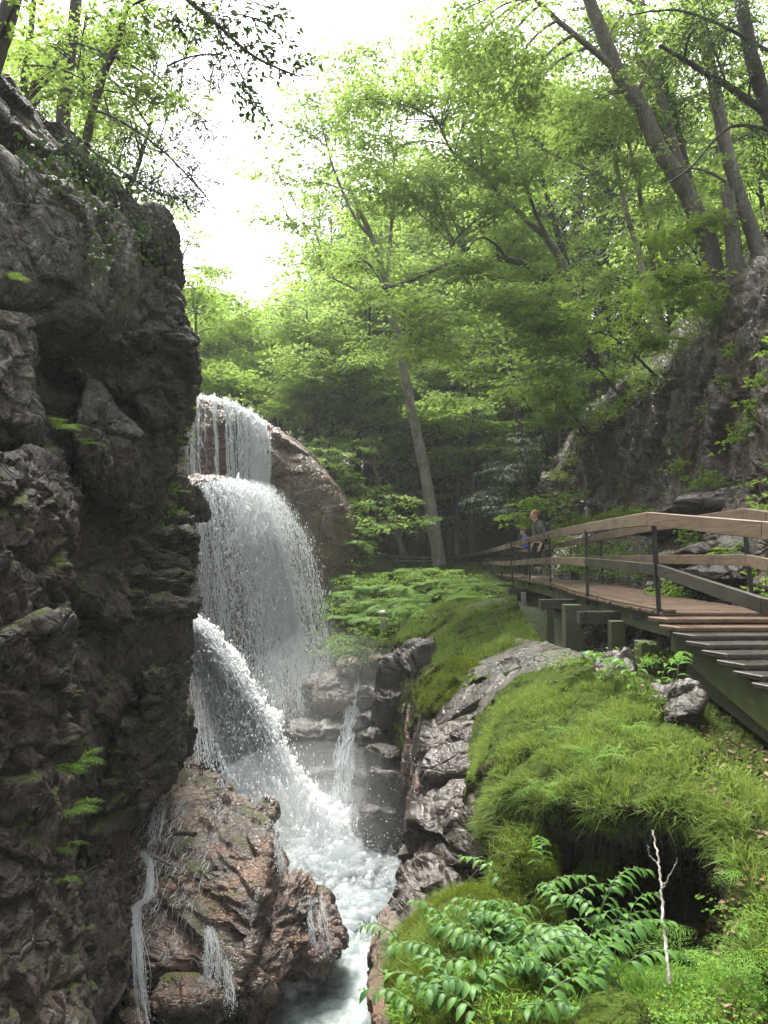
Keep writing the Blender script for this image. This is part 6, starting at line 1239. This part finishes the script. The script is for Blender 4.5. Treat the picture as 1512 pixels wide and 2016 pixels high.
def inpoly(px, py, poly):
    r = np.zeros(px.shape, bool); n = len(poly)
    for k in range(n):
        x1, y1 = poly[k]; x2, y2 = poly[(k + 1) % n]
        c = ((y1 > py) != (y2 > py)) & (px < (x2 - x1) * (py - y1) / (y2 - y1 + 1e-9) + x1); r ^= c
    return r
def blades(Pt, Nn, h, w, rg, lean=.35, droop=.35, segs=2):
    n = len(Pt); up = norm(Nn * .45 + np.array([0, 0, 1.0]) + rg.normal(0, lean, (n, 3))); s = norm(np.cross(up, rg.normal(0, 1, (n, 3))))
    out = norm(rg.normal(0, 1, (n, 3)) * [1, 1, .1] + Nn * .8); H = h * rg.uniform(.45, 1.25, (n, 1)); Wd = w * rg.uniform(.6, 1.3, (n, 1))
    a0 = Pt - Nn * .01; a1 = Pt + up * H * .6 + out * H * .12 * droop; a2 = Pt + up * H * .9 + out * H * droop * .8 - np.array([0, 0, 1.0]) * H * droop * .35
    V = np.stack([a0 - s * Wd / 2, a0 + s * Wd / 2, a1 + s * Wd * .4, a1 - s * Wd * .4, a2 + s * Wd * .06, a2 - s * Wd * .06], 1).reshape(-1, 3)
    F = np.array([[0, 1, 2, 3], [3, 2, 4, 5]])[None] + (np.arange(n) * 6)[:, None, None]
    return V, F.reshape(-1, 4)
def patchy(p, sc, lo, hi, s): return np.clip((fbm(p * sc, 3, s) - lo) / (hi - lo), 0, 1)
def grass(name, G, mask, n, h, w, m, rg, lean=.35, droop=.5, sc=1.5, sd=1, bare=-.35, parent=None):
    p, nn_, _, _ = gridpts(G, n, mask, rg); t = fbm(p * sc, 3, sd); ok = rg.random(n) < np.clip((t - bare) / .3, 0, 1); p, nn_, t = p[ok], nn_[ok], t[ok]
    V, F = blades(p, nn_, h * (1 + .8 * t[:, None]), w, rg, lean, droop); T = np.clip(.45 + t * .6 + rg.normal(0, .2, len(p)), 0, 1)
    o = link(name, mesh_from(name, V, F, False, {'tint': np.repeat(T, 6)}), m); tag(o, kind='stuff'); return o
def label_stuff(o, l, c): o['label'] = l; o['category'] = c
rg = np.random.default_rng(500)
px_, py_ = pix(NEARG); rr = np.arange(340)[:, None] / 339. * 10 + 0 * px_
top_poly = [(925, 1480), (950, 1440), (990, 1380), (1060, 1350), (1190, 1330), (1250, 1340), (1290, 1420), (1350, 1450), (1420, 1480), (1470, 1560), (1470, 1650), (1400, 1690), (1330, 1670), (1240, 1650), (1180, 1640), (1060, 1650), (980, 1680), (940, 1660), (925, 1560)]
mk = inpoly(px_, py_, top_poly) & (rr < 5.0)
label_stuff(grass('grass', NEARG, mk.astype(float), 80000, .062, .0062, M['grass'], rg, .55, .7, 2.6, 3, -.15), 'long wet grass covering the rounded mound above the dark hollow', 'grass')
mk = ((rr > 3.4) & (rr < 4.35) & (px_ > 930) & (px_ < 1470)).astype(float)
label_stuff(grass('grass', NEARG, mk, 8500, .105, .006, M['grass'], rg, .5, 1.1, 2.5, 5), 'grass fringe hanging over the lip of the dark hollow', 'grass')
mk = ((rr > 2.5) & (rr < 9) & (px_ > 1430)).astype(float)
label_stuff(grass('grass', NEARG, mk, 6000, .11, .005, M['grass'], rg, .4, .9, 2.5, 6, .05), 'thin straggly grass among leaf litter at the right edge', 'grass')
mk = ((rr < 3) & (px_ > 1200)).astype(float)
label_stuff(grass('ground_cover', NEARG, mk, 9000, .06, .014, M['grass'], rg, .8, .8, 2.5, 7, -.05), 'low leafy cover under the steps', 'ground cover')
label_stuff(grass('ground_cover', NEARG, ((rr > 7.2) & (px_ > 1000)).astype(float), 26000, .05, .012, M['fern'], rg, .8, .9, 3.5, 12, -.3), 'low mixed weeds and ferns covering the floor below the hollow', 'ground cover')
px_, py_ = pix(FRONTG); rr = np.arange(220)[:, None] / 219. * 5 + 0 * px_
label_stuff(grass('ground_cover', FRONTG, (py_ > 1900).astype(float), 9000, .05, .012, M['fern'], rg, .8, .9, 3.5, 13, -.1), 'low leafy weeds under the arching plants at the bottom edge', 'ground cover')
label_stuff(grass('moss', FRONTG, ((px_ < 1130)).astype(float), 60000, .034, .0045, M['moss'], rg, .3, .3, 2.5, 8, -.6), 'bright yellow-green haircap moss covering the foreground mound', 'moss')
label_stuff(grass('grass', FRONTG, ((px_ < 1010) & (py_ < 1930)).astype(float), 11000, .085, .004, M['grass'], rg, .35, .6, 2.0, 9, -.15), 'short grass on the gorge side of the foreground moss mound', 'grass')
px_, py_ = pix(BANKFAR)
poly = [(700, 1240), (800, 1200), (900, 1180), (990, 1190), (1075, 1265), (1070, 1300), (990, 1320), (930, 1350), (880, 1400), (835, 1400), (830, 1360), (860, 1310), (790, 1265), (720, 1275)]
mk = inpoly(px_, py_, poly).astype(float)
label_stuff(grass('grass', BANKFAR, mk, 46000, .11, .014, M['grass'], rg, .5, .5, 1.6, 10, -.2), 'bright green grass on the far shoulder of the bank below the boardwalk', 'grass')
# moss cushion rolling over the far bank's edge
cush = rock_blob([(828, 1370, 12.9), (850, 1330, 13), (900, 1310, 12.8), (950, 1320, 12.2), (940, 1350, 11.8), (905, 1385, 11.6), (870, 1412, 11.6), (840, 1405, 12)], T=.35, Tb=.8, e=.7, amp=.10, scale=.4, s=600, nth=120, nph=70, fwd=(-.2, -.8, .5), crack=.1)
CG = cush[0].reshape(70, 120, 3)[:38]
o = link('moss_cushion', mesh_from('moss_cushion', *cush), M['soil']); tag(o, 'bright yellow-green moss cushion bulging over the edge beside the wet slab', 'moss')
o2 = grass('moss', CG, None, 26000, .05, .010, M['moss'], rg, .5, .3, 3, 11, -.9); label_stuff(o2, 'tiny moss shoots on the cushion beside the wet slab', 'moss')

o2 = grass('moss', BUTG, None, 16000, .05, .006, M['moss'], rg, .5, .8, 3, 14, -.3); label_stuff(o2, 'hanging moss and fine grass on the mossy block left of the hollow', 'moss')
o2 = grass('grass', BUTG, None, 2600, .10, .005, M['grass'], rg, .5, 1.2, 3, 15, -.1); label_stuff(o2, 'loose grass tufts on the mossy block left of the hollow', 'grass')
def leaf_cloud(name, centers, sizes, n, ls, m, rg, kind='stuff', L=.3, nl=14):
    C = np.concatenate([P(*c) + norm(rg.normal(0, 1, (n, 3))) * rg.random((n, 1)) ** .5 * np.array(s) for c, s in zip(centers, sizes)])
    D = rg.normal(0, 1, C.shape) * [1, 1, .3] + [0, -.4, .1]
    V, F, T = sprays(C, D, nl, L, ls, rg); return link(name, mesh_from(name, V, F, False, {'tint': T}), m)
def lab(o, l, c, k='stuff'): o['label'] = l; o['category'] = c; o['kind'] = k
lab(leaf_cloud('undergrowth', [(1270, 740, 18.2), (1300, 715, 17.4), (1340, 690, 16.4), (1370, 665, 15.4), (1400, 640, 14.4), (1245, 770, 18.8), (1225, 790, 19.5), (1200, 815, 20.4), (1300, 740, 17), (1350, 650, 15.8), (1180, 835, 21.5), (1150, 865, 22.5), (1125, 900, 23.5), (1105, 935, 24.5), (1090, 975, 25.5), (1430, 615, 13.4)], [(.5, .5, .25)] * 16, 26, .06, M['leaf_yellow'], rg, L=.28), 'bright yellow-green low plants along the sloping rim of the wet cliff', 'undergrowth')
lab(leaf_cloud('undergrowth', [(1240, 1008, 18.2), (1200, 1016, 19), (1160, 1025, 19.5), (1270, 1006, 17.4), (1130, 1040, 19.5), (1100, 1060, 19)], [(.7, .5, .12)] * 6, 46, .06, M['leaf_yellow'], rg, L=.25), 'bright low plants heaped at the foot of the cliff behind the boardwalk', 'undergrowth')
lab(leaf_cloud('undergrowth', [(1130, 1085, 17.5), (1180, 1085, 16), (1230, 1080, 15), (1100, 1110, 18), (1150, 1120, 16), (1210, 1120, 14.6), (1260, 1125, 13.4), (1320, 1160, 11.2), (1350, 1170, 10.8)], [(.5, .4, .2)] * 9, 22, .07, M['fern'], rg, L=.3), 'green weeds at the foot of the cliff seen through the railings', 'undergrowth')
lab(leaf_cloud('undergrowth', [(700, 1150, 24), (740, 1145, 24), (800, 1140, 24), (860, 1135, 24), (920, 1145, 22), (690, 1200, 21.5), (740, 1190, 21.5), (800, 1180, 21.5), (700, 1250, 19.6), (760, 1240, 19), (680, 1270, 19.4), (720, 1280, 18.8), (820, 1215, 18), (880, 1170, 20.5), (930, 1170, 19)], [(1.0, .8, .28)] * 15, 26, .10, M['fern'], rg, L=.5), 'tangled green undergrowth between the rock dome and the boardwalk', 'undergrowth')
lab(leaf_cloud('undergrowth', [(700, 1000, 27), (690, 940, 28), (715, 1050, 26.5), (665, 960, 28), (720, 1090, 26.5), (705, 1120, 25.5), (660, 1210, 23.5)], [(.45, .5, .5)] * 7, 16, .10, M['fern'], rg, L=.45), 'leafy plants clinging to the right side of the rock dome', 'undergrowth')
lab(leaf_cloud('undergrowth', [(1290, 1290, 8.2), (1230, 1290, 8.4), (1150, 1310, 8.8), (1110, 1310, 9.2), (1180, 1300, 8.6)], [(.35, .3, .10)] * 5, 16, .05, M['fern'], rg, L=.2), 'leafy tufts on the rocks below the boardwalk posts', 'undergrowth')
lab(leaf_cloud('undergrowth', [(1300, 1945, 4.2), (1380, 1935, 4.1), (1240, 1960, 4.1), (1330, 1990, 3.9), (1270, 2000, 3.6), (1200, 1995, 3.7), (1390, 2000, 3.6), (1430, 1970, 3.8), (1470, 1900, 3.8), (1490, 1800, 4.0), (1180, 1990, 3.8), (1060, 1990, 3.7)], [(.22, .2, .05)] * 12, 30, .022, M['fern'], rg, L=.12), 'fine ferny ground plants in the bottom right corner', 'undergrowth')
lab(leaf_cloud('undergrowth', [(310, 985, 12.6), (330, 1010, 12.8), (300, 1020, 12.2), (340, 960, 13), (325, 890, 12.2), (345, 865, 12.2)], [(.22, .2, .14)] * 6, 14, .055, M['fern'], rg, L=.22), 'green plants growing in the cleft of the grey cliff by the falls', 'undergrowth')
lab(leaf_cloud('undergrowth', [(470, 1150, 22)], [(.01, .01, .01)], 1, .01, M['fern'], rg), 'tiny sprig', 'undergrowth') if False else None
def hang(n, box_, d0, d1, m, rg, h):
    p = P(rg.uniform(box_[0], box_[2], n), rg.uniform(box_[1], box_[3], n), rg.uniform(d0, d1, n)); return blades(p, np.tile([.2, -.9, .2], (n, 1)), h, .006, rg, .5, 1.0)
# dark dead leaves hanging on the cliff crown
rg2 = np.random.default_rng(77)
C = np.concatenate([P(rg2.normal(x, 22, 90), rg2.normal(y, 26, 90), d + rg2.uniform(-.35, 0, 90)) for x, y, d in [(40, 330, 7.2), (110, 350, 7.7), (160, 400, 8.0), (210, 430, 8.6), (250, 470, 9.2), (280, 440, 9.8), (60, 300, 7.6), (140, 300, 8.4), (200, 350, 9), (190, 500, 8.0), (240, 530, 8.9), (300, 500, 10)]])
V, F = leaves(C, norm(rg2.normal(0, .5, C.shape) + [0, -.3, -.9]), norm(rg2.normal(0, .7, C.shape) + [0, -1, .2]), rg2.uniform(.04, .09, len(C)), .7, .15)
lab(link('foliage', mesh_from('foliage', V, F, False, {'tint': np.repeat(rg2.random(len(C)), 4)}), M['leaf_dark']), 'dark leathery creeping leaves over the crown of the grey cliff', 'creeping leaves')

# roots and dead grass hanging under the lip, leaf litter on the right
px_, py_ = pix(NEARG); rr = np.arange(340)[:, None] / 339. * 10 + 0 * px_
p, nn_, _, _ = gridpts(NEARG, 420, ((rr > 4.0) & (rr < 4.7) & (px_ > 960) & (px_ < 1440)).astype(float), rg)
rts = [tube(bend_ := np.stack([q + nv * .03 + np.array([.03 * math.sin(3 * t_ + 9 * q[0]), .02 * math.cos(5 * t_ + 7 * q[0]), -l_ * t_]) for t_ in np.linspace(0, 1, 6)]), np.linspace(.003, .001, 6), 3) for q, nv, l_ in zip(p, nn_, rg.uniform(.08, .34, len(p)))]
V, F = merge(rts); o = link('roots', mesh_from('roots', V, F), M['bark_dark']); lab(o, 'thin roots and dead stalks hanging from the lip into the hollow', 'roots')
M['litter'] = leaf_mat('dead_leaf', (.05, .028, .015), (.20, .12, .07), trans=.1, tcol=(.2, .12, .05))
p, nn_, _, _ = gridpts(NEARG, 2600, ((rr > 1.0) & (rr < 9.3) & (px_ > 1380)).astype(float) + .06 * ((rr < 9) & (px_ > 1100)), rg)
V, F = leaves(p + nn_ * .008, norm(rg.normal(0, 1, p.shape) * [1, 1, .3]), norm(nn_ + rg.normal(0, .35, p.shape)), rg.uniform(.025, .06, len(p)), .7, .08)
lab(link('leaf_litter', mesh_from('leaf_litter', V, F, False, {'tint': np.repeat(rg.random(len(p)), 4)}), M['litter']), 'brown dead leaves lying on the slope at the right edge', 'leaf litter')
# ferns -------------------------------------------------------------------
def frond(L, np_, wid, rg, arch=.55, fine=True, up=.6):
    """one frond along +X rising then drooping"""
    t = np.linspace(.12, 1, np_); x = L * t * .88; z = L * (up * t - arch * t * t)
    pos = np.stack([x, 0 * x, z], -1); tan = norm(np.gradient(pos, axis=0)); w = wid * np.sin(np.pi * np.clip(t * .93 + .05, 0, 1)) ** .8
    Vs, Fs, o = [], [], 0
    for s in (-1, 1):
        d = norm(np.array([0, s, 0]) + tan * .45 + [0, 0, -.12] + rg.normal(0, .05, tan.shape)); n = norm(np.cross(tan, np.array([0, 1.0, 0])) * -1); n = norm(n * np.sign(n[:, 2:3] + 1e-9) + rg.normal(0, .2, n.shape))
        if fine:
            for k in range(8):
                f = (k + .5) / 8; c = pos + d * (w * f)[:, None] + rg.normal(0, .0025, pos.shape); lw = w * .14 * (1 - f * .7)
                for s2 in (-1, 1):
                    dd = norm(tan * s2 + d * .5); V, F = leaves(c, dd, n, lw, .55, .03); Vs.append(V); Fs.append(F + o); o += len(V)
        else:
            V, F = leaves(pos, d, n, w, .13, .02); Vs.append(V); Fs.append(F + o); o += len(V)
    V, F = np.concatenate(Vs), np.concatenate(Fs)
    tb = tube(np.concatenate([[[0, 0, 0]], pos]), np.linspace(.004, .001, len(pos) + 1) * (L / .5), 3)
    return V, F, tb
def fern(label, loc, L, nf, rg, wid=.16, fine=True, np_=20, spread=(0, 6.28), tilt=.0, group=None, up=.75, m='fern'):
    r = empty('fern', loc); tag(r, label, 'fern', group)
    for k in range(nf):
        a = spread[0] + (spread[1] - spread[0]) * (k + rg.uniform(-.3, .3)) / nf; l = L * rg.uniform(.7, 1.1)
        V, F, tb = frond(l, np_, wid * l / .5, rg, rg.uniform(.4, .75), fine, rg.uniform(.55, 1.0) * up)
        R = rotm(0, 0, a); V2, F2 = merge([(V, F), tb])
        V2 = V2 @ R.T
        link('frond', mesh_from('frond', V2, F2, False, {'tint': np.repeat(np.clip(rg.uniform(.25, .75), 0, 1), len(V2))}), M[m], r)
    return r
rg = np.random.default_rng(321)
for k, (x, y, d, L, nf, sp, lb) in enumerate([
    (1170, 1500, 5.75, .42, 7, (0, 6.28), 'largest fern growing out of the grass mound'),
    (1240, 1440, 6.2, .34, 6, (0, 6.28), 'fern on the upper right of the grass mound'),
    (1060, 1560, 5.6, .26, 5, (0, 6.28), 'small fern low on the left of the grass mound'),
    (1120, 1450, 6.4, .26, 5, (0, 6.28), 'small fern at the top of the grass mound'),
    (150, 1500, 6.1, .34, 6, (-1.6, 1.2), 'upper fern tuft sprouting from the edge of the left cliff pillar'),
    (140, 1590, 5.9, .34, 6, (-1.6, 1.2), 'wide fern tuft hanging beside the pale stone on the left cliff pillar'),
    (130, 1660, 5.8, .24, 4, (-1.6, 1.0), 'small fern below the wide tuft on the left cliff pillar'),
    (130, 1370, 6.3, .22, 4, (-1.4, 1.0), 'highest small fern on the edge of the left cliff pillar'),
    (135, 1720, 5.7, .18, 4, (-1.4, 1.0), 'lowest little fern above the mossy toe of the left pillar'),
    (120, 850, 7.0, .34, 6, (-1.2, .9), 'drooping ferns on the grey ledge under the rock overhang'),
    (170, 880, 8.0, .30, 5, (-1.2, .9), 'right-hand drooping fern on the lit nose of rock under the overhang'),
    (30, 560, 6.2, .22, 4, (-1.0, 1.0), 'fern sprig at the left edge of the picture on the cliff'),
    (310, 1000, 12.3, .36, 6, (-2.2, 1.2), 'fern in the cleft by the falls'),
    (1340, 1890, 4.3, .34, 6, (0, 6.28), 'fern at the mouth of the dark hollow'),
    (1420, 1930, 4.0, .34, 6, (0, 6.28), 'fern right of the thin dead stem in the foreground'),
    (1270, 1960, 4.0, .30, 6, (0, 6.28), 'low fern left of the thin dead stem in the foreground'),
    (1480, 1880, 3.9, .30, 5, (0, 6.28), 'fern at the right edge below the overhanging grass'),
    (1330, 2010, 3.7, .26, 6, (0, 6.28), 'feathery fern at the bottom edge beneath the dead stem'),
    (1460, 1720, 4.4, .26, 5, (1.5, 4.6), 'fern hanging beside the right wall of the hollow')]):
    p = P(x, y, d) + ([.0, -.1, 0] if x < 400 else [0, 0, .02]); fern(lb, p, L, nf, rg, .17, True, 13, sp)
fp = fern('arching pale green fern in the far bank of ferns', P(700, 1175, 23), 1.0, 10, rg, .15, False, 34, group='ferns on the far bank between dome and boardwalk')
fspots = [(730, 1165, 23), (765, 1160, 23), (800, 1165, 22.5), (835, 1155, 22.5), (870, 1150, 22.5), (905, 1150, 22), (935, 1160, 20.5), (715, 1200, 21.5), (760, 1195, 21), (810, 1190, 20.5), (855, 1178, 20.5), (895, 1175, 20), (930, 1185, 18.5), (690, 1225, 21), (735, 1225, 20), (780, 1210, 20), (700, 1140, 25), (750, 1135, 25.5), (820, 1130, 25.5), (880, 1130, 25), (705, 1075, 26), (715, 1045, 26.5), (840, 1205, 19), (680, 1180, 23)]
for k, (x, y, d) in enumerate(fspots): copy_tree(fp, P(x, y, d), rg.uniform(0, 6.28), rg.uniform(.7, 1.15))

# arching plants with drooping oval leaves ----------------------------------
def big_leaf(p, d, n, L, W):
    """leaf of 4 cross rows with midrib fold and drooping tip"""
    s = norm(np.cross(d, n)); n = norm(np.cross(s, d)); rows_ = []
    for f, w, dz in ((0, .04, 0), (.25, .75, .05), (.55, 1, .02), (.82, .55, -.10), (1, .02, -.24)):
        c = p + d * L * f + n * L * dz; rows_ += [c - s * W * w * .5 + n * W * w * .16, c - n * W * .02, c + s * W * w * .5 + n * W * w * .16]
    return np.array(rows_), grid_faces(5, 3)
def arching_plant(label, loc, yaw, Ls, nl, rg, group=None, lean=.9, LL=.10, H=.30, me_share=None):
    r = empty('leafy_plant', loc, yaw); tag(r, label, 'plant', group)
    t = np.linspace(0, 1, 16); st_ = np.stack([Ls * (.15 * t + lean * t ** 1.7), 0 * t, H * np.sin(t * 1.9) ** 1.0], -1)
    V, F = tube(st_, np.linspace(.0035, .0015, 16), 5); link('stem', mesh_from('stem', V, F), M['stem'], r)
    parts = []
    for k in range(nl):
        f = .32 + .68 * k / (nl - 1); p = np.array([np.interp(f, t, st_[:, i]) for i in range(3)]); q = np.array([np.interp(min(1, f + .05), t, st_[:, i]) for i in range(3)]); tn = norm(q - p + 1e-6)
        s = (-1) ** k; d = norm(np.array([tn[0] * .55, s * .62, tn[2] * .4 - .38]) + rg.normal(0, .10, 3)); ll = LL * (1 - .45 * (f - .3)) * rg.uniform(.85, 1.12)
        V, F = big_leaf(p, d, norm(np.array([.15, s * .25, 1.0]) + rg.normal(0, .12, 3)), ll, ll * .46)
        o = link('leaf', mesh_from('leaf', V, F, True, {'tint': np.full(len(V), rg.uniform(.05, .95))}), M['plant'], r)
    return r
M['stem'] = simple_mat('green_stem', (.05, .09, .02), .5)
rg = np.random.default_rng(808)
APL = [
 (1165, 1880, 4.5, .25, .55, 'topmost plant arching over the hollow on the upper part of the slope'), (1070, 1740, 5.2, 1.2, .34, 'upright plant just under the grassy lip'), (1000, 1760, 5.0, 2.6, .40, 'plant under the black rock at the top of the moss mound'),
 (1040, 1790, 4.9, .1, .5, 'plant bridging the moss mound and the hollow'), (1090, 1830, 4.7, .2, .50, 'second plant arching right over the hollow'), (1180, 1800, 4.7, .35, .42, 'farthest right arching plant with its tip against the black hollow'),
 (1000, 1850, 4.5, 2.8, .38, 'plant arching left across the middle of the moss mound'), (1060, 1870, 4.4, .0, .45, 'plant in the middle of the mound arching right'), (1120, 1900, 4.2, .3, .48, 'plant right of centre on the mound above the ferns'), (1170, 1900, 4.1, -.2, .5, 'plant with pale tips next to the dead stem'),
 (960, 1900, 4.2, 3.0, .42, 'plant arching left with its broad leaves over the moss'), (1020, 1930, 4.1, .2, .45, 'lower plant in the centre of the foreground'), (905, 1960, 4.0, 2.9, .42, 'plant beside the pale twig'), (985, 1970, 3.9, 3.2, .45, 'large-leaved plant at the lower left of the clump'),
 (1050, 1980, 3.8, .1, .45, 'plant with drooping leaves near the bottom centre'), (1110, 1970, 3.9, .5, .42, 'plant below the dead stem on its left'), (900, 2020, 3.7, 2.7, .42, 'broad-leaved plant at the bottom edge left of the twig'), (960, 2030, 3.6, 3.3, .42, 'bottom edge plant with overlapping leaves'),
 (1040, 2040, 3.5, .2, .42, 'bottom edge plant under the big clump'), (800, 1900, 4.9, 2.9, .36, 'plant by the smooth dark rock over the gorge'), (860, 1905, 4.7, .2, .34, 'plant on the moss edge next to the dark rock'), (830, 2010, 4.0, 3.4, .36, 'plant in the shade at the foot of the dark rock'), (1140, 2000, 3.7, .6, .38, 'plant near the mossy stone at the bottom'), (1210, 1930, 4.0, .1, .45, 'right-most plant of the big clump'),
 (1085, 1940, 4.0, 2.6, .40, 'plant half hidden inside the big clump'), (930, 1990, 3.8, .3, .42, 'plant between the twig and the big clump')]
side_words = ['beside the pale twig', 'among the lowest fronds', 'under the tallest arching stems', 'next to the dead stem', 'above the mossy stone', 'on the edge of the moss']
for k in range(34):
    x = rg.uniform(880, 1230); y = rg.uniform(1830, 2040); d = np.interp(y, [1780, 1850, 1920, 1980, 2040], [5.0, 4.6, 4.15, 3.85, 3.6]); APL.append((x, y, d, rg.choice([.2, 2.9]) + rg.normal(0, .5), rg.uniform(.3, .45), None))
for k, (x, y, d, a, Ls, lb) in enumerate(APL):
    arching_plant(lb or 'one of the arching plants crowded together in the middle of the foreground clump', P(x, y, d) - [0, 0, .02], a + rg.uniform(-.3, .3), Ls * .78, rg.integers(11, 16), rg, LL=rg.uniform(.085, .12), H=rg.uniform(.16, .30), group=None if lb else 'arching plants crowded in the foreground clump')
for k, (x, y, d, a, lb) in enumerate([(1180, 1385, 7.3, .4, 'plant on the left of the group below the boardwalk corner'), (1240, 1420, 6.6, .5, 'tall plant in front of the steps, left of its pair'), (1290, 1420, 6.4, .3, 'tall plant in front of the steps whose tip reaches the stringer'), (1260, 1390, 6.8, 2.4, 'plant leaning left over the wet stone below the boardwalk'),
        (1330, 1420, 6.1, .9, 'right-hand tall plant in front of the steps'), (1215, 1370, 7.2, 2.8, 'short plant at the back of the group below the boardwalk corner')]):
    arching_plant(lb, P(x, y, d), a, .42, 12, rg, LL=.12, H=.42 + .12 * (k in (1, 2, 4)), lean=.6)

# small leafy plants rooted in the wet cliff
for k, (x, y, d, s) in enumerate([(1365, 935, 14.0, .45), (1330, 930, 14.6, .3), (1400, 945, 13.2, .35), (1430, 870, 12.2, .28), (1470, 800, 11.0, .25), (1475, 760, 11.0, .22), (1390, 820, 13.8, .22), (1380, 950, 13.6, .3), (1500, 940, 10.0, .35), (1440, 700, 12.3, .2), (1420, 755, 12.6, .18), (1505, 1000, 9.6, .3), (1320, 880, 15.8, .2), (1510, 700, 10.2, .25), (1475, 845, 11, .22), (1480, 1130, 9, .3), (1500, 1180, 8.6, .25), (1420, 1090, 10.6, .22), (1340, 1060, 12.6, .25)]):
    p = P(x, y, d); r = empty('cliff_plant', p - [0, .0, .1]); tag(r, 'small bright leafy plant rooted in a crack of the wet cliff', 'plant', 'small plants rooted in the wet cliff')
    n = 9; C = rg.normal(0, s * .35, (n, 3)) * [1, .4, .8] + [0, -.15, .12]; D = rg.normal(0, .6, (n, 3)) * [1, .6, .4] + [0, -.5, .1]
    V, F, T = sprays(C, D, 14, s * .9, .085, rg); link('foliage', mesh_from('foliage', V, F, False, {'tint': T}), M['leaf_yellow'] if k % 2 else M['fern'], r)

# dead stem, twigs, fallen branch
def stick(label, paths, m, name='twig', cat='twig'):
    V, F = merge([tube(cr(np.array([P(*c) for c in p]), 8 * len(p)) + rg.normal(0, .003, (8 * len(p), 3)), np.linspace(r0, r1, 8 * len(p)), 6) for p, r0, r1 in paths]); b0 = V.min(0); b0 = np.array([V[0, 0], V[0, 1], V[:, 2].min()])
    o = link(name, mesh_from(name, V - b0, F), m); o.location = tuple(float(q) for q in b0); tag(o, label, cat)
stick('thin pale dead stem with two side branches standing in front of the hollow', [([(1318, 1935, 3.9), (1312, 1880, 4), (1306, 1820, 4.1), (1303, 1760, 4.2), (1296, 1690, 4.3), (1284, 1635, 4.4)], .011, .005), ([(1303, 1752, 4.2), (1318, 1725, 4.15), (1334, 1690, 4.1)], .005, .002), ([(1296, 1700, 4.3), (1280, 1685, 4.25), (1274, 1665, 4.2)], .004, .002)], M['bark_birch'], 'bare_sapling', 'sapling')
stick('pale fallen twig lying among the ferns at the bottom edge', [([(1178, 1965, 3.8), (1230, 1985, 3.7), (1300, 2005, 3.6)], .007, .004)], M['bark_birch'])
stick('upright bare twig at the left of the moss mound', [([(858, 1965, 4.0), (866, 1925, 4.0), (872, 1890, 4.0)], .005, .003)], M['bark_birch'])
stick('dark stick leaning on the ledge rocks beside the mound', [([(915, 1745, 6.6), (940, 1715, 6.5), (968, 1690, 6.4)], .012, .006)], M['bark_dark'])
stick('brown broken branch lying across the top of the huge wet boulder', [([(325, 1648, 11.3), (355, 1640, 11.2), (385, 1642, 11.1)], .03, .04)], M['bark_dark'], 'broken_branch', 'branch')
stick('brown branch wedged where the long trickle starts', [([(272, 1712, 10.3), (288, 1680, 10.6), (310, 1690, 10.4), (338, 1704, 10.2)], .04, .015)], M['bark'], 'broken_branch', 'branch')
stick('bare grey twigs sprouting from the left edge of the cliff', [([(-10, 420, 6), (20, 400, 6.1), (75, 405, 6.2)], .006, .002), ([(-5, 330, 6), (20, 400, 6.1), (10, 450, 6.2)], .006, .002), ([(20, 400, 6.1), (35, 440, 6.15), (50, 470, 6.2)], .004, .002)], M['bark'])

# ------------------------------------------------------------------ mist and haze
def vol(name, V, F, dens, col=(.93, .96, .97), kind='stuff', loc=None):
    m, n = mat(name); b = NB(n); v = b.add('ShaderNodeVolumePrincipled'); v.inputs['Color'].default_value = col + (1,); v.inputs['Density'].default_value = dens; v.inputs['Anisotropy'].default_value = .1
    o_ = b.add('ShaderNodeOutputMaterial'); b.l(v.outputs[0], o_.inputs['Volume'])
    o = link(name, mesh_from(name, V, F), m); o['kind'] = kind; return o
V, F = box((0, 60, 12), (78, 76, 23)); vol('haze', V, F, HAZE)
for (x, y, d, r, dn) in [(620, 1600, 15.4, (2.4, 1.6, 1.4), .11), (620, 1630, 15.0, (1.6, 1.2, .9), .14), (520, 1150, 20.8, (1.5, 1.2, 2.8), .03), (520, 1030, 21.2, (.9, .8, 1.1), .10), (470, 965, 22.4, (1.2, .6, .35), .25), (650, 1420, 17.6, (2.2, 1.6, 2.2), .05)]:
    V, F = rock_xyz(P(x, y, d), r, amp=0, n=32, e=1); vol('mist', V, F, dn)
